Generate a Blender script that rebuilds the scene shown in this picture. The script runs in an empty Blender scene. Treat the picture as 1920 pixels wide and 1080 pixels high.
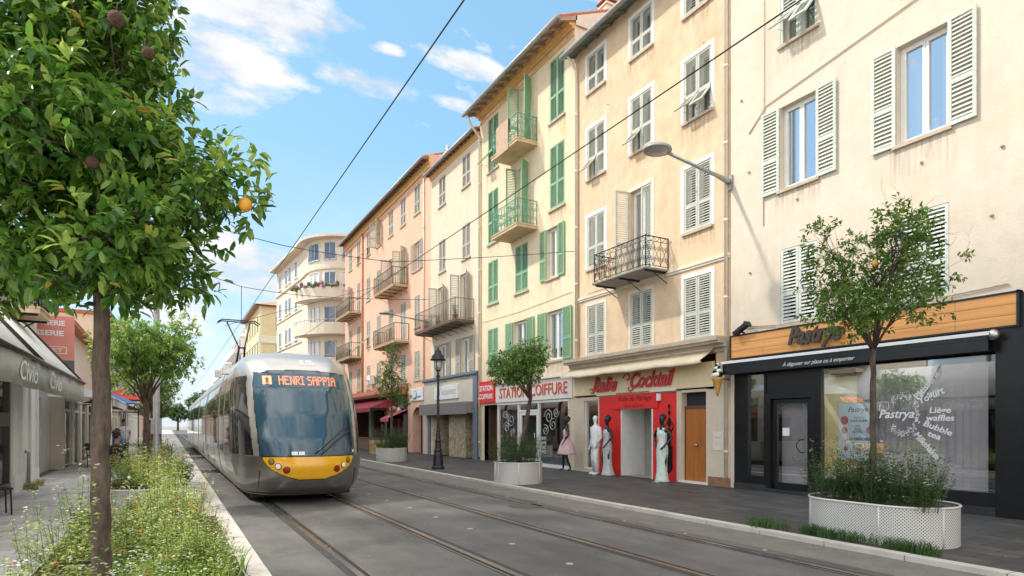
import bpy, math, random
import numpy as np
from mathutils import Vector, Matrix
random.seed(7); rng = np.random.default_rng(7)
R = math.radians
scene = bpy.context.scene
COL = scene.collection

# ---------------------------------------------------------------- camera
YAW = 0.509826; CH = 1.57
cam_d = bpy.data.cameras.new('camera'); cam = bpy.data.objects.new('camera', cam_d); COL.objects.link(cam)
cam.location = (0, 0, CH); cam.rotation_euler = (R(90), 0, -YAW)
cam_d.lens = 1150 / 1920 * 36; cam_d.sensor_width = 36; cam_d.shift_y = 258 / 1920
cam_d.clip_start = .05; cam_d.clip_end = 3000
scene.camera = cam

# ---------------------------------------------------------------- sun and sky
SUN = Vector((-1, .6, 1.45)).normalized()
sd = bpy.data.lights.new('sun', 'SUN'); so = bpy.data.objects.new('sun', sd); COL.objects.link(so)
sd.energy = 2.0; sd.angle = R(3); sd.color = (1, .93, .82)
so.rotation_euler = (-SUN).to_track_quat('-Z', 'Y').to_euler(); so.location = (-30, 30, 60)
world = bpy.data.worlds.new('World'); scene.world = world; world.use_nodes = True
nt = world.node_tree; nt.nodes.clear()
def N(t, nt=nt, **k):
    n = nt.nodes.new(t)
    for a, b in k.items(): setattr(n, a, b)
    return n
sky = N('ShaderNodeTexSky', sky_type='NISHITA', sun_disc=False, sun_elevation=R(51.2), sun_rotation=math.atan2(-1, .6), altitude=0, air_density=1.0, dust_density=.6, ozone_density=1.6)
def wmath(op, a, b=None, c=None, clamp=False):
    n = N('ShaderNodeMath', operation=op); n.use_clamp = clamp
    for i, v in enumerate((a, b, c)):
        if v is None: continue
        if isinstance(v, (int, float)): n.inputs[i].default_value = v
        else: nt.links.new(v, n.inputs[i])
    return n.outputs[0]
tc = N('ShaderNodeTexCoord'); sx = N('ShaderNodeSeparateXYZ'); nt.links.new(tc.outputs['Generated'], sx.inputs[0])
X_, Y_, Z_ = sx.outputs
ysafe = wmath('MAXIMUM', Y_, .05)
PX = wmath('DIVIDE', X_, ysafe); PZ = wmath('DIVIDE', Z_, ysafe)
comb = N('ShaderNodeCombineXYZ'); nt.links.new(PX, comb.inputs[0]); nt.links.new(wmath('MULTIPLY', PZ, 1.9), comb.inputs[1])
n1 = N('ShaderNodeTexNoise'); n1.inputs['Scale'].default_value = 5.5; n1.inputs['Detail'].default_value = 9; n1.inputs['Roughness'].default_value = .6
nt.links.new(comb.outputs[0], n1.inputs['Vector'])
n2 = N('ShaderNodeTexNoise'); n2.inputs['Scale'].default_value = 1.6; n2.inputs['Detail'].default_value = 9; n2.inputs['Roughness'].default_value = .62
mp = N('ShaderNodeMapping'); mp.inputs['Scale'].default_value = (1, 1, 2.6); mp.inputs['Location'].default_value = (3.1, 1.2, .4)
nt.links.new(tc.outputs['Generated'], mp.inputs[0]); nt.links.new(mp.outputs[0], n2.inputs['Vector'])
ca, sa = math.cos(YAW), math.sin(YAW)
def skydir(u, v):
    a = (u - 960) / 1150; return ((a * ca + sa) / (ca - a * sa), ((798 - v) / 1150) / (ca - a * sa))
CLOUDS = [(520, 28, 175, 60, 1.), (600, 45, 90, 40, .9), (395, 105, 140, 75, .95), (690, 152, 85, 26, 1.), (885, 125, 85, 22, 1.), (730, 92, 26, 12, .8), (420, 190, 70, 26, .55),
          (450, 500, 170, 75, .9), (330, 560, 150, 70, .7), (560, 610, 120, 40, .5), (850, 195, 40, 12, .6), (1010, -60, 150, 30, .8)]
tot = None
for (u, v, ru, rv, w) in CLOUDS:
    a, b = skydir(u, v); ra = abs(skydir(u + ru, v)[0] - skydir(u - ru, v)[0]) / 2; rb = abs(skydir(u, v + rv)[1] - skydir(u, v - rv)[1]) / 2
    dx = wmath('DIVIDE', wmath('SUBTRACT', PX, a), ra); dz = wmath('DIVIDE', wmath('SUBTRACT', PZ, b), rb)
    d2 = wmath('ADD', wmath('MULTIPLY', dx, dx), wmath('MULTIPLY', dz, dz))
    g = wmath('MULTIPLY', wmath('MAXIMUM', wmath('SUBTRACT', 1.0, wmath('MULTIPLY', d2, .62)), -.6), w)
    tot = g if tot is None else wmath('MAXIMUM', tot, g)
cl = wmath('ADD', tot, wmath('MULTIPLY', wmath('SUBTRACT', n1.outputs['Fac'], .52), 4.2))
cl = wmath('MULTIPLY', wmath('SMOOTH_MIN', wmath('MAXIMUM', wmath('SUBTRACT', cl, .05), 0), 1, .3), 1.5, clamp=True)
up = wmath('MULTIPLY', wmath('SUBTRACT', Z_, .66), 6, clamp=True)      # added unseen bright cloud overhead and behind, to fill and warm the shade
bk = wmath('MULTIPLY', wmath('SUBTRACT', .25, Y_), 5, clamp=True)
back = wmath('MULTIPLY', wmath('MAXIMUM', up, bk), wmath('MULTIPLY', wmath('SUBTRACT', n2.outputs['Fac'], .40), 5, clamp=True), clamp=True)
low = wmath('MULTIPLY', wmath('SUBTRACT', .40, Z_), 1.7, clamp=True)
fac = wmath('MAXIMUM', wmath('MULTIPLY', cl, wmath('GREATER_THAN', Y_, .06)), low, clamp=True)
tint = N('ShaderNodeMix', data_type='RGBA', blend_type='MIX'); tint.inputs[0].default_value = .6
nt.links.new(sky.outputs[0], tint.inputs[6]); tint.inputs[7].default_value = (.86, 1.92, 2.5, 1)
shade = N('ShaderNodeMix', data_type='RGBA'); nt.links.new(wmath('MULTIPLY', wmath('SUBTRACT', n1.outputs['Fac'], .42), 5, clamp=True), shade.inputs[0])
shade.inputs[6].default_value = (2.3, 2.5, 2.8, 1); shade.inputs[7].default_value = (3.3, 3.3, 3.3, 1)
mx = N('ShaderNodeMix', data_type='RGBA'); nt.links.new(fac, mx.inputs[0]); nt.links.new(tint.outputs[2], mx.inputs[6]); nt.links.new(shade.outputs[2], mx.inputs[7])
mxb = N('ShaderNodeMix', data_type='RGBA'); nt.links.new(wmath('MULTIPLY', back, .8), mxb.inputs[0]); nt.links.new(mx.outputs[2], mxb.inputs[6]); mxb.inputs[7].default_value = (9.5, 8.8, 8.0, 1)
bg = N('ShaderNodeBackground'); bg.inputs[1].default_value = .15; nt.links.new(mxb.outputs[2], bg.inputs[0])
wo = N('ShaderNodeOutputWorld'); nt.links.new(bg.outputs[0], wo.inputs[0])
scene.view_settings.view_transform = 'Standard'; scene.view_settings.look = 'None'; scene.view_settings.gamma = 1
scene.view_settings.exposure = 1.12

# ---------------------------------------------------------------- helpers
class Mesh:
    def __init__(s): s.cuts = []; s.v = []; s.f = []; s.m = []; s.sm = []; s.M = None
    def add(s, vs, fs, mi=0, smooth=False):
        b = len(s.v); s.cuts.append((b, len(s.f)))
        s.v += [tuple(s.M @ Vector(v)) for v in vs] if s.M is not None else [tuple(v) for v in vs]
        for f in fs: s.f.append(tuple(b + i for i in f)); s.m.append(mi); s.sm.append(smooth)
    def box(s, x0, x1, y0, y1, z0, z1, mi=0):
        s.add([(x0, y0, z0), (x1, y0, z0), (x1, y1, z0), (x0, y1, z0), (x0, y0, z1), (x1, y0, z1), (x1, y1, z1), (x0, y1, z1)],
              [(0, 3, 2, 1), (4, 5, 6, 7), (0, 1, 5, 4), (1, 2, 6, 5), (2, 3, 7, 6), (3, 0, 4, 7)], mi)
    def quad(s, a, b, c, d, mi=0): s.add([a, b, c, d], [(0, 1, 2, 3)], mi)
    def hexa(s, P, mi=0): s.add(P, [(0, 3, 2, 1), (4, 5, 6, 7), (0, 1, 5, 4), (1, 2, 6, 5), (2, 3, 7, 6), (3, 0, 4, 7)], mi)
    def tube(s, pts, r, n=6, mi=0, cap=True):
        pts = [Vector(p) for p in pts]; k = len(pts); rr = r if isinstance(r, (list, tuple)) else [r] * k
        vs = []; up = None
        for i, p in enumerate(pts):
            d = (pts[min(i + 1, k - 1)] - pts[max(i - 1, 0)])
            if d.length < 1e-9: d = Vector((0, 0, 1))
            d.normalize()
            if up is None: up = Vector((0, 0, 1)) if abs(d.z) < .9 else Vector((1, 0, 0))
            a = d.cross(up)
            if a.length < 1e-6: a = d.orthogonal()
            a.normalize(); b = a.cross(d).normalized(); up = b
            for j in range(n):
                t = 2 * math.pi * j / n; vs.append(p + (a * math.cos(t) + b * math.sin(t)) * rr[i])
        fs = [(i * n + j, i * n + (j + 1) % n, (i + 1) * n + (j + 1) % n, (i + 1) * n + j) for i in range(k - 1) for j in range(n)]
        if cap: fs += [tuple(range(n))[::-1], tuple((k - 1) * n + j for j in range(n))]
        s.add(vs, fs, mi, True)
    def lathe(s, prof, c=(0, 0, 0), n=16, mi=0, sx=1, sy=1, smooth=True):
        vs = []; k = len(prof)
        for (r, z) in prof:
            for j in range(n):
                t = 2 * math.pi * j / n; vs.append((c[0] + r * sx * math.cos(t), c[1] + r * sy * math.sin(t), c[2] + z))
        fs = [(i * n + j, i * n + (j + 1) % n, (i + 1) * n + (j + 1) % n, (i + 1) * n + j) for i in range(k - 1) for j in range(n)]
        fs += [tuple(range(n))[::-1], tuple((k - 1) * n + j for j in range(n))]
        s.add(vs, fs, mi, smooth)
    def ball(s, c, r, n=10, mi=0, sx=1, sy=1, sz=1):
        s.lathe([(r * math.sin(math.pi * i / n) + 1e-4, -r * sz * math.cos(math.pi * i / n)) for i in range(n + 1)], c, n * 2 if n < 8 else 14, mi, sx, sy)
    def each(s, name, mats, parent=None):
        """every piece that was added becomes an object of its own"""
        cuts = s.cuts + [(len(s.v), len(s.f))]
        for (v0, f0), (v1, f1) in zip(cuts, cuts[1:]):
            q = Mesh(); q.v = s.v[v0:v1]; q.f = [tuple(i - v0 for i in f) for f in s.f[f0:f1]]; q.m = s.m[f0:f1]; q.sm = s.sm[f0:f1]; q.build(name, mats, parent)
    def build(s, name, mats, parent=None):
        me = bpy.data.meshes.new(name); me.from_pydata(s.v, [], s.f); 
        if not isinstance(mats, (list, tuple)): mats = [mats]
        for m in mats: me.materials.append(m)
        me.polygons.foreach_set('material_index', s.m); me.polygons.foreach_set('use_smooth', s.sm); me.update()
        return link(me, name, parent)
WL = {}
def link(me, name, parent=None):
    o = bpy.data.objects.new(name, me); COL.objects.link(o)
    if parent is not None: setparent(o, parent)
    return o
def setparent(o, p):
    o.parent = p; o.matrix_parent_inverse = Matrix.Translation(-Vector(WL.get(p.name, (0, 0, 0))))
def empty(name, loc, label, cat, group=None):
    o = bpy.data.objects.new(name, None); COL.objects.link(o); o.location = loc; o.empty_display_size = .2
    WL[o.name] = tuple(loc); tag(o, label, cat, group); return o
def tag(o, label=None, cat=None, group=None, kind=None):
    if label: o['label'] = label
    if cat: o['category'] = cat
    if group: o['group'] = group
    if kind: o['kind'] = kind
    if o.type == 'MESH' and o.parent is None and kind != 'structure' and len(o.data.vertices):
        n = len(o.data.vertices); co = np.empty(n * 3); o.data.vertices.foreach_get('co', co); co = co.reshape(-1, 3)
        c = (co.min(0) + co.max(0)) / 2; c[2] = co[:, 2].min(); co -= c
        o.data.vertices.foreach_set('co', co.ravel()); o.data.update(); o.location = c; WL[o.name] = tuple(c)
        for ch in o.children: ch.matrix_parent_inverse = Matrix.Translation(-Vector(c))
    return o

MATS = {}
def mat(name, col, rough=.6, var=.12, scale=6., metal=0., bump=0., bscale=60., spec=.5, streak=0., stain=None, emit=0, coat=0, detail=6, stretch=(1, 1, 1), speck=0):
    if name in MATS: return MATS[name]
    m = bpy.data.materials.new(name); m.use_nodes = True; t = m.node_tree; b = t.nodes['Principled BSDF']; L = t.links.new
    b.inputs['Roughness'].default_value = rough; b.inputs['Metallic'].default_value = metal
    b.inputs['Specular IOR Level'].default_value = spec; b.inputs['Coat Weight'].default_value = coat
    g = t.nodes.new('ShaderNodeTexCoord')
    def noise(sc, de=detail, st=stretch, ro=.6):
        mp = t.nodes.new('ShaderNodeMapping'); mp.inputs['Scale'].default_value = st; L(g.outputs['Object'], mp.inputs[0])
        n = t.nodes.new('ShaderNodeTexNoise'); n.inputs['Scale'].default_value = sc; n.inputs['Detail'].default_value = de; n.inputs['Roughness'].default_value = ro
        L(mp.outputs[0], n.inputs['Vector']); return n.outputs['Fac']
    def mixc(f, a, c2, mode='MIX'):
        x = t.nodes.new('ShaderNodeMix'); x.data_type = 'RGBA'; x.blend_type = mode
        if isinstance(f, float): x.inputs[0].default_value = f
        else: L(f, x.inputs[0])
        for i, c in ((6, a), (7, c2)):
            if isinstance(c, tuple): x.inputs[i].default_value = (*c, 1)
            else: L(c, x.inputs[i])
        return x.outputs[2]
    def ramp(f, a, bb):
        r = t.nodes.new('ShaderNodeMapRange'); r.inputs[1].default_value = a; r.inputs[2].default_value = bb; L(f, r.inputs[0]); return r.outputs[0]
    c = tuple(col)
    if var > 0:
        c = mixc(ramp(noise(scale), .3, .7), tuple(x * (1 - var) for x in col), tuple(min(1, x * (1 + var)) for x in col))
    if streak > 0:
        f = ramp(noise(2.2, 5, (1, 1, .12)), .52, .78); q = t.nodes.new('ShaderNodeMath'); q.operation = 'MULTIPLY'; L(f, q.inputs[0]); q.inputs[1].default_value = streak
        c = mixc(q.outputs[0], c, tuple(x * .62 for x in col))
    if stain:
        f = ramp(noise(1.1, 8), .56, .70); q = t.nodes.new('ShaderNodeMath'); q.operation = 'MULTIPLY'; L(f, q.inputs[0]); q.inputs[1].default_value = stain[3]
        c = mixc(q.outputs[0], c, stain[:3])
        f = ramp(noise(7., 3, (1, 1, 1)), .68, .74); q = t.nodes.new('ShaderNodeMath'); q.operation = 'MULTIPLY'; L(f, q.inputs[0]); q.inputs[1].default_value = stain[3] * .8
        c = mixc(q.outputs[0], c, tuple(x * .7 for x in stain[:3]))
    if speck > 0:
        f = ramp(noise(160., 2), .35, .75); q = t.nodes.new('ShaderNodeMath'); q.operation = 'MULTIPLY'; L(f, q.inputs[0]); q.inputs[1].default_value = speck
        c = mixc(q.outputs[0], c, tuple(min(1, x * 2.2) for x in col))
    if isinstance(c, tuple): b.inputs['Base Color'].default_value = (*c, 1)
    else: L(c, b.inputs['Base Color'])
    if bump > 0:
        bn = t.nodes.new('ShaderNodeBump'); bn.inputs['Strength'].default_value = bump; bn.inputs['Distance'].default_value = .02
        L(noise(bscale, 4), bn.inputs['Height']); L(bn.outputs[0], b.inputs['Normal'])
    if emit:
        b.inputs['Emission Color'].default_value = (*col, 1); b.inputs['Emission Strength'].default_value = emit
    m['t'] = 1; MATS[name] = m; return m
def glassmat(name, tint=(.02, .03, .04), refl=.35, trans=.6):
    m = bpy.data.materials.new(name); m.use_nodes = True; t = m.node_tree; t.nodes.clear(); L = t.links.new
    o = t.nodes.new('ShaderNodeOutputMaterial'); gl = t.nodes.new('ShaderNodeBsdfGlossy'); gl.inputs['Roughness'].default_value = .012; gl.inputs['Color'].default_value = (.92, .97, 1, 1)
    tr = t.nodes.new('ShaderNodeBsdfTransparent'); tr.inputs['Color'].default_value = (trans, trans, trans * 1.02, 1)
    fr = t.nodes.new('ShaderNodeLayerWeight'); fr.inputs['Blend'].default_value = .55
    r = t.nodes.new('ShaderNodeMapRange'); r.inputs[3].default_value = refl; r.inputs[4].default_value = min(1, refl + .3); L(fr.outputs['Fresnel'], r.inputs[0])
    mx = t.nodes.new('ShaderNodeMixShader'); L(r.outputs[0], mx.inputs[0]); L(tr.outputs[0], mx.inputs[1]); L(gl.outputs[0], mx.inputs[2]); L(mx.outputs[0], o.inputs[0])
    bn = t.nodes.new('ShaderNodeBump'); bn.inputs['Strength'].default_value = .03; nz = t.nodes.new('ShaderNodeTexNoise'); nz.inputs['Scale'].default_value = 1.2
    g = t.nodes.new('ShaderNodeTexCoord'); L(g.outputs['Object'], nz.inputs['Vector']); L(nz.outputs['Fac'], bn.inputs['Height']); L(bn.outputs[0], gl.inputs['Normal'])
    return m
def leafmat(name, dark, mid, light, gloss=.35, trans=.35):
    m = bpy.data.materials.new(name); m.use_nodes = True; t = m.node_tree; b = t.nodes['Principled BSDF']; L = t.links.new; o = t.nodes['Material Output']
    a = t.nodes.new('ShaderNodeAttribute'); a.attribute_name = 'rnd'
    r = t.nodes.new('ShaderNodeValToRGB'); L(a.outputs['Fac'], r.inputs[0]); e = r.color_ramp.elements
    e[0].color = (*dark, 1); e[1].color = (*light, 1); x = e.new(.5); x.color = (*mid, 1); y = e.new(.965); y.color = (*light, 1); e[-1].color = (.5, .36, .05, 1)
    L(r.outputs[0], b.inputs['Base Color']); b.inputs['Roughness'].default_value = gloss; b.inputs['Specular IOR Level'].default_value = .5
    tr = t.nodes.new('ShaderNodeBsdfTranslucent'); h = t.nodes.new('ShaderNodeHueSaturation'); h.inputs['Hue'].default_value = .475; h.inputs['Value'].default_value = 1.7
    L(r.outputs[0], h.inputs['Color']); L(h.outputs[0], tr.inputs['Color'])
    mx = t.nodes.new('ShaderNodeMixShader'); mx.inputs[0].default_value = trans; L(b.outputs[0], mx.inputs[1]); L(tr.outputs[0], mx.inputs[2]); L(mx.outputs[0], o.inputs[0])
    return m

class Frame:
    """a wall's own axes: t runs along the wall, z up, d out of it"""
    def __init__(s, org, tdir, n): s.o = Vector((*org, 0)); s.t = Vector((*tdir, 0)).normalized(); s.n = Vector((*n, 0)).normalized()
    def p(s, t, z, d=0): return s.o + s.t * t + Vector((0, 0, z)) + s.n * d
    def box(s, m, t0, t1, z0, z1, d0, d1, mi=0):
        m.hexa([s.p(t0, z0, d0), s.p(t1, z0, d0), s.p(t1, z0, d1), s.p(t0, z0, d1), s.p(t0, z1, d0), s.p(t1, z1, d0), s.p(t1, z1, d1), s.p(t0, z1, d1)], mi)
    def quad(s, m, t0, t1, z0, z1, d, mi=0): m.quad(s.p(t0, z0, d), s.p(t1, z0, d), s.p(t1, z1, d), s.p(t0, z1, d), mi)
    def wall(s, m, t0, t1, z0, z1, holes, depth=.22, mi=0, ri=0):
        ts = sorted({t0, t1, *[h[0] for h in holes], *[h[1] for h in holes]}); zs = sorted({z0, z1, *[h[2] for h in holes], *[h[3] for h in holes]})
        ts = [t for t in ts if t0 <= t <= t1]; zs = [z for z in zs if z0 <= z <= z1]
        for a, b in zip(ts, ts[1:]):
            for c, d in zip(zs, zs[1:]):
                x, y = (a + b) / 2, (c + d) / 2
                if any(h[0] < x < h[1] and h[2] < y < h[3] for h in holes): continue
                s.quad(m, a, b, c, d, 0, mi)
        for (a, b, c, d) in holes:
            for q in (((a, c), (a, d)), ((b, c), (b, d)), ((a, c), (b, c)), ((a, d), (b, d))):
                (ta, za), (tb, zb) = q; m.quad(s.p(ta, za, 0), s.p(tb, zb, 0), s.p(tb, zb, -depth), s.p(ta, za, -depth), ri)
FR = Frame((12.05, 0), (0, 1), (-1, 0))      # right hand row of facades
FL = Frame((-3.1, 0), (0, 1), (1, 0))        # left hand row

def text(s, F, tc_, zc_, d, w=None, h=None, m=None, parent=None, name='lettering', shear=0, ext=.004, bold=0, rot=0, spacing=1, track=None, fn=None, align='C'):
    cu = bpy.data.curves.new('t', 'FONT'); cu.body = s; cu.size = 1; cu.extrude = 0; cu.shear = shear; cu.offset = bold; cu.space_character = spacing
    cu.align_x = 'CENTER'; cu.resolution_u = 3; cu.space_line = .95
    ob = bpy.data.objects.new('t', cu); COL.objects.link(ob); dg = bpy.context.evaluated_depsgraph_get(); me = bpy.data.meshes.new_from_object(ob.evaluated_get(dg))
    vs = np.array([v.co[:] for v in me.vertices]); fs = [tuple(p.vertices) for p in me.polygons]
    bpy.data.objects.remove(ob); bpy.data.curves.remove(cu); bpy.data.meshes.remove(me)
    lo, hi = vs.min(0), vs.max(0); vs = vs - (lo + hi) / 2; W, H = (hi - lo)[:2]
    kx = (w / W) if w else h / H; ky = (h / H) if h else kx
    vs[:, 0] *= kx; vs[:, 1] *= ky
    c, sn = math.cos(rot), math.sin(rot); xs = vs[:, 0] * c - vs[:, 1] * sn; ys = vs[:, 0] * sn + vs[:, 1] * c
    up = Vector((0, 0, 1)); sg = 1 if up.cross(F.n).dot(F.t) > 0 else -1 if F else 1
    q = Mesh(); n = len(vs)
    if fn: P = lambda x, y, e: fn(x, y, e)
    else: P = lambda x, y, e: F.p(tc_ + sg * x, zc_ + y, d + e)
    v = [P(x, y, ext) for x, y in zip(xs, ys)]; f = list(fs)
    if ext > .003:
        v += [P(x, y, 0) for x, y in zip(xs, ys)]
        cnt = {}
        for a in fs:
            for i in range(len(a)): cnt[(a[i], a[(i + 1) % len(a)])] = 1
        for (a, b) in cnt:
            if (b, a) not in cnt: f.append((a, b, b + n, a + n))
    q.add(v, f); return q.build(name, m, parent)

# ---------------------------------------------------------------- materials
M_cream = mat('plaster_cream', (.66, .57, .46), .9, .06, 3, bump=.3, bscale=30, streak=.34, stain=(.66, .48, .30, .35))
M_peach = mat('plaster_peach', (.68, .51, .34), .9, .11, 2.5, bump=.35, bscale=30, streak=.42, stain=(.60, .38, .21, .5))
M_yellow = mat('plaster_yellow', (.72, .61, .43), .9, .07, 3, bump=.25, bscale=30, streak=.35, stain=(.66, .46, .24, .45))
M_straw = mat('plaster_straw', (.70, .60, .46), .9, .05, 3, bump=.2, bscale=30, streak=.2, stain=(.7, .5, .3, .3))
M_orange = mat('plaster_orange', (.74, .46, .33), .9, .09, 2, bump=.2, bscale=30, streak=.38, stain=(.80, .50, .34, .6))
M_ochre = mat('ochre_cornice', (.72, .45, .18), .85, .08, 4, bump=.2)
M_white = mat('white_paint', (.78, .76, .72), .6, .05, 5, bump=.05)
M_offw = mat('off_white_trim', (.72, .64, .52), .8, .08, 5, bump=.15, streak=.3)
M_shM = mat('shutter_pale_mint', (.56, .61, .53), .65, .2, 14, bump=.2, streak=.5)
M_shL = mat('shutter_whitish', (.60, .62, .56), .65, .15, 14, bump=.2, streak=.5)
M_shG = mat('shutter_grey', (.50, .51, .44), .65, .12, 9, bump=.15, streak=.35)
M_shB = mat('shutter_green', (.23, .43, .25), .55, .12, 9, bump=.15, streak=.25)
M_shW = mat('shutter_light_grey', (.46, .43, .38), .65, .1, 9, bump=.1)
M_shO = mat('shutter_sage', (.42, .44, .35), .65, .15, 5, bump=.1)
M_shT = mat('shutter_teal', (.14, .36, .30), .65, .15, 5, bump=.1)
M_sill = mat('sill_stone', (.50, .40, .30), .8, .15, 8, bump=.2)
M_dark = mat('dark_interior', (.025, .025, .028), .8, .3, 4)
M_iron = mat('black_iron', (.03, .03, .035), .45, .2, 20, metal=.4)
M_irong = mat('green_iron', (.10, .30, .20), .5, .2, 20)
M_irono = mat('rusty_rail', (.20, .17, .13), .7, .3, 20)
M_conc = mat('balcony_concrete', (.60, .45, .28), .85, .15, 4, bump=.2, streak=.3)
M_grey = mat('grey_stone', (.33, .30, .27), .85, .2, 4, bump=.2)
M_zinc = mat('zinc', (.36, .36, .35), .5, .15, 6, metal=.5)
M_wood_s = mat('eave_wood', (.20, .15, .11), .8, .25, 8, bump=.2)
M_eaveg = mat('eave_green_grey', (.14, .17, .15), .8, .2, 8, bump=.2)
M_tile = mat('roof_tile', (.42, .16, .09), .85, .25, 9, bump=.5, bscale=25)
M_glass = glassmat('window_glass', refl=.27, trans=.45)
M_shopglass = glassmat('shop_glass', refl=.11, trans=.93)
M_curt = mat('curtain', (.62, .60, .55), .9, .1, 20, stretch=(1, 8, 1))
M_black = mat('black_paint', (.012, .012, .013), .28, .2, 6, bump=.02)
M_pink = mat('pinkish_white', (.78, .70, .64), .7, .06, 5, bump=.1)
M_red = mat('red_panel', (.78, .03, .022), .4, .08, 6, bump=.03)
M_redt = mat('red_letter', (.55, .05, .04), .45, .1, 10)
M_letterW = mat('white_letter', (.8, .8, .78), .5, .03, 10)
M_door = mat('brown_door', (.42, .145, .035), .35, .18, 9, stretch=(1, 1, .15), bump=.05)
M_metal = mat('silver_metal', (.5, .5, .5), .3, .05, 10, metal=.9)

# ---------------------------------------------------------------- ground
def slabmat(name, c1, c2, mortar, sc, bw=.5, rh=.25, rough=.75, ms=.012, rot=0):
    m = bpy.data.materials.new(name); m.use_nodes = True; t = m.node_tree; b = t.nodes['Principled BSDF']; L = t.links.new
    g = t.nodes.new('ShaderNodeTexCoord'); mp = t.nodes.new('ShaderNodeMapping'); mp.inputs['Rotation'].default_value = (0, 0, rot); L(g.outputs['Object'], mp.inputs[0])
    k = t.nodes.new('ShaderNodeTexBrick'); L(mp.outputs[0], k.inputs['Vector']); k.inputs['Scale'].default_value = sc; k.inputs['Color1'].default_value = (*c1, 1); k.inputs['Color2'].default_value = (*c2, 1)
    k.inputs['Mortar'].default_value = (*mortar, 1); k.inputs['Mortar Size'].default_value = ms; k.inputs['Brick Width'].default_value = bw; k.inputs['Row Height'].default_value = rh
    nz = t.nodes.new('ShaderNodeTexNoise'); nz.inputs['Scale'].default_value = 1.3; nz.inputs['Detail'].default_value = 9; nz.inputs['Roughness'].default_value = .7; L(g.outputs['Object'], nz.inputs['Vector'])
    mr = t.nodes.new('ShaderNodeMapRange'); mr.inputs[1].default_value = .3; mr.inputs[2].default_value = .7; mr.inputs[3].default_value = .68; mr.inputs[4].default_value = 1.3; L(nz.outputs['Fac'], mr.inputs[0])
    x = t.nodes.new('ShaderNodeMix'); x.data_type = 'RGBA'; x.blend_type = 'MULTIPLY'; x.inputs[0].default_value = 1; L(k.outputs['Color'], x.inputs[6]); L(mr.outputs[0], x.inputs[7])
    L(x.outputs[2], b.inputs['Base Color']); b.inputs['Roughness'].default_value = rough
    bn = t.nodes.new('ShaderNodeBump'); bn.inputs['Strength'].default_value = .3; bn.inputs['Distance'].default_value = .01; L(k.outputs['Fac'], bn.inputs['Height']); bn.invert = True; L(bn.outputs[0], b.inputs['Normal'])
    return m
M_slabR = slabmat('dark_paving', (.050, .048, .046), (.088, .082, .077), (.03, .03, .03), 1, .6, .3, .6, rot=R(90))
M_slabL = slabmat('pale_paving', (.52, .50, .47), (.60, .57, .54), (.33, .32, .30), 1, .8, .4, .75)
def asphalt():
    m = bpy.data.materials.new('asphalt'); m.use_nodes = True; t = m.node_tree; b = t.nodes['Principled BSDF']; L = t.links.new
    g = t.nodes.new('ShaderNodeTexCoord')
    def nz(s, d, st=(1, 1, 1), r=.6):
        mp = t.nodes.new('ShaderNodeMapping'); mp.inputs['Scale'].default_value = st; L(g.outputs['Object'], mp.inputs[0])
        n = t.nodes.new('ShaderNodeTexNoise'); n.inputs['Scale'].default_value = s; n.inputs['Detail'].default_value = d; n.inputs['Roughness'].default_value = r; L(mp.outputs[0], n.inputs['Vector']); return n.outputs['Fac']
    def mr(f, a, bb, c, d):
        r = t.nodes.new('ShaderNodeMapRange'); [setattr(r.inputs[i + 1], 'default_value', v) for i, v in enumerate((a, bb, c, d))]; L(f, r.inputs[0]); return r.outputs[0]
    def mul(a, c):
        q = t.nodes.new('ShaderNodeMath'); q.operation = 'MULTIPLY'; L(a, q.inputs[0]); L(c, q.inputs[1]); return q.outputs[0]
    v = mul(mul(mr(nz(.6, 6), .35, .65, .74, 1.28), mr(nz(2.4, 8, (1, .25, 1)), .3, .7, .8, 1.2)), mr(nz(85, 3), .3, .75, .60, 1.75))
    vo = t.nodes.new('ShaderNodeTexVoronoi'); vo.feature = 'DISTANCE_TO_EDGE'; vo.inputs['Scale'].default_value = .22
    dm = t.nodes.new('ShaderNodeMapping'); L(g.outputs['Object'], dm.inputs[0]); 
    dn = t.nodes.new('ShaderNodeTexNoise'); dn.inputs['Scale'].default_value = 1.6; dn.inputs['Detail'].default_value = 8; L(g.outputs['Object'], dn.inputs['Vector'])
    dx = t.nodes.new('ShaderNodeMix'); dx.data_type = 'RGBA'; dx.blend_type = 'LINEAR_LIGHT'; dx.inputs[0].default_value = .9; L(dm.outputs[0], dx.inputs[6]); L(dn.outputs['Color'], dx.inputs[7]); L(dx.outputs[2], vo.inputs['Vector'])
    v = mul(v, mr(vo.outputs['Distance'], 0, .006, .7, 1))
    r = t.nodes.new('ShaderNodeMix'); r.data_type = 'RGBA'; r.blend_type = 'MULTIPLY'; r.inputs[0].default_value = 1; r.inputs[6].default_value = (.104, .098, .092, 1); L(v, r.inputs[7])
    L(r.outputs[2], b.inputs['Base Color']); b.inputs['Roughness'].default_value = .72; b.inputs['Specular IOR Level'].default_value = .4
    bn = t.nodes.new('ShaderNodeBump'); bn.inputs['Strength'].default_value = .45; bn.inputs['Distance'].default_value = .01; L(nz(90, 3), bn.inputs['Height']); L(bn.outputs[0], b.inputs['Normal'])
    return m
M_asph = asphalt()
M_strip = mat('gutter_concrete', (.150, .135, .118), .8, .25, 3, bump=.3, bscale=80, speck=.35)
M_kerb = mat('kerb_stone', (.50, .46, .41), .8, .15, 3, bump=.2, speck=.15)
M_rail = mat('rail_steel', (.42, .40, .37), .26, .25, 20, metal=.9)
M_groove = mat('rail_groove', (.012, .012, .012), .7, .2, 10)
M_rubber = mat('rail_border', (.045, .042, .040), .8, .3, 6, bump=.2)
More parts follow.
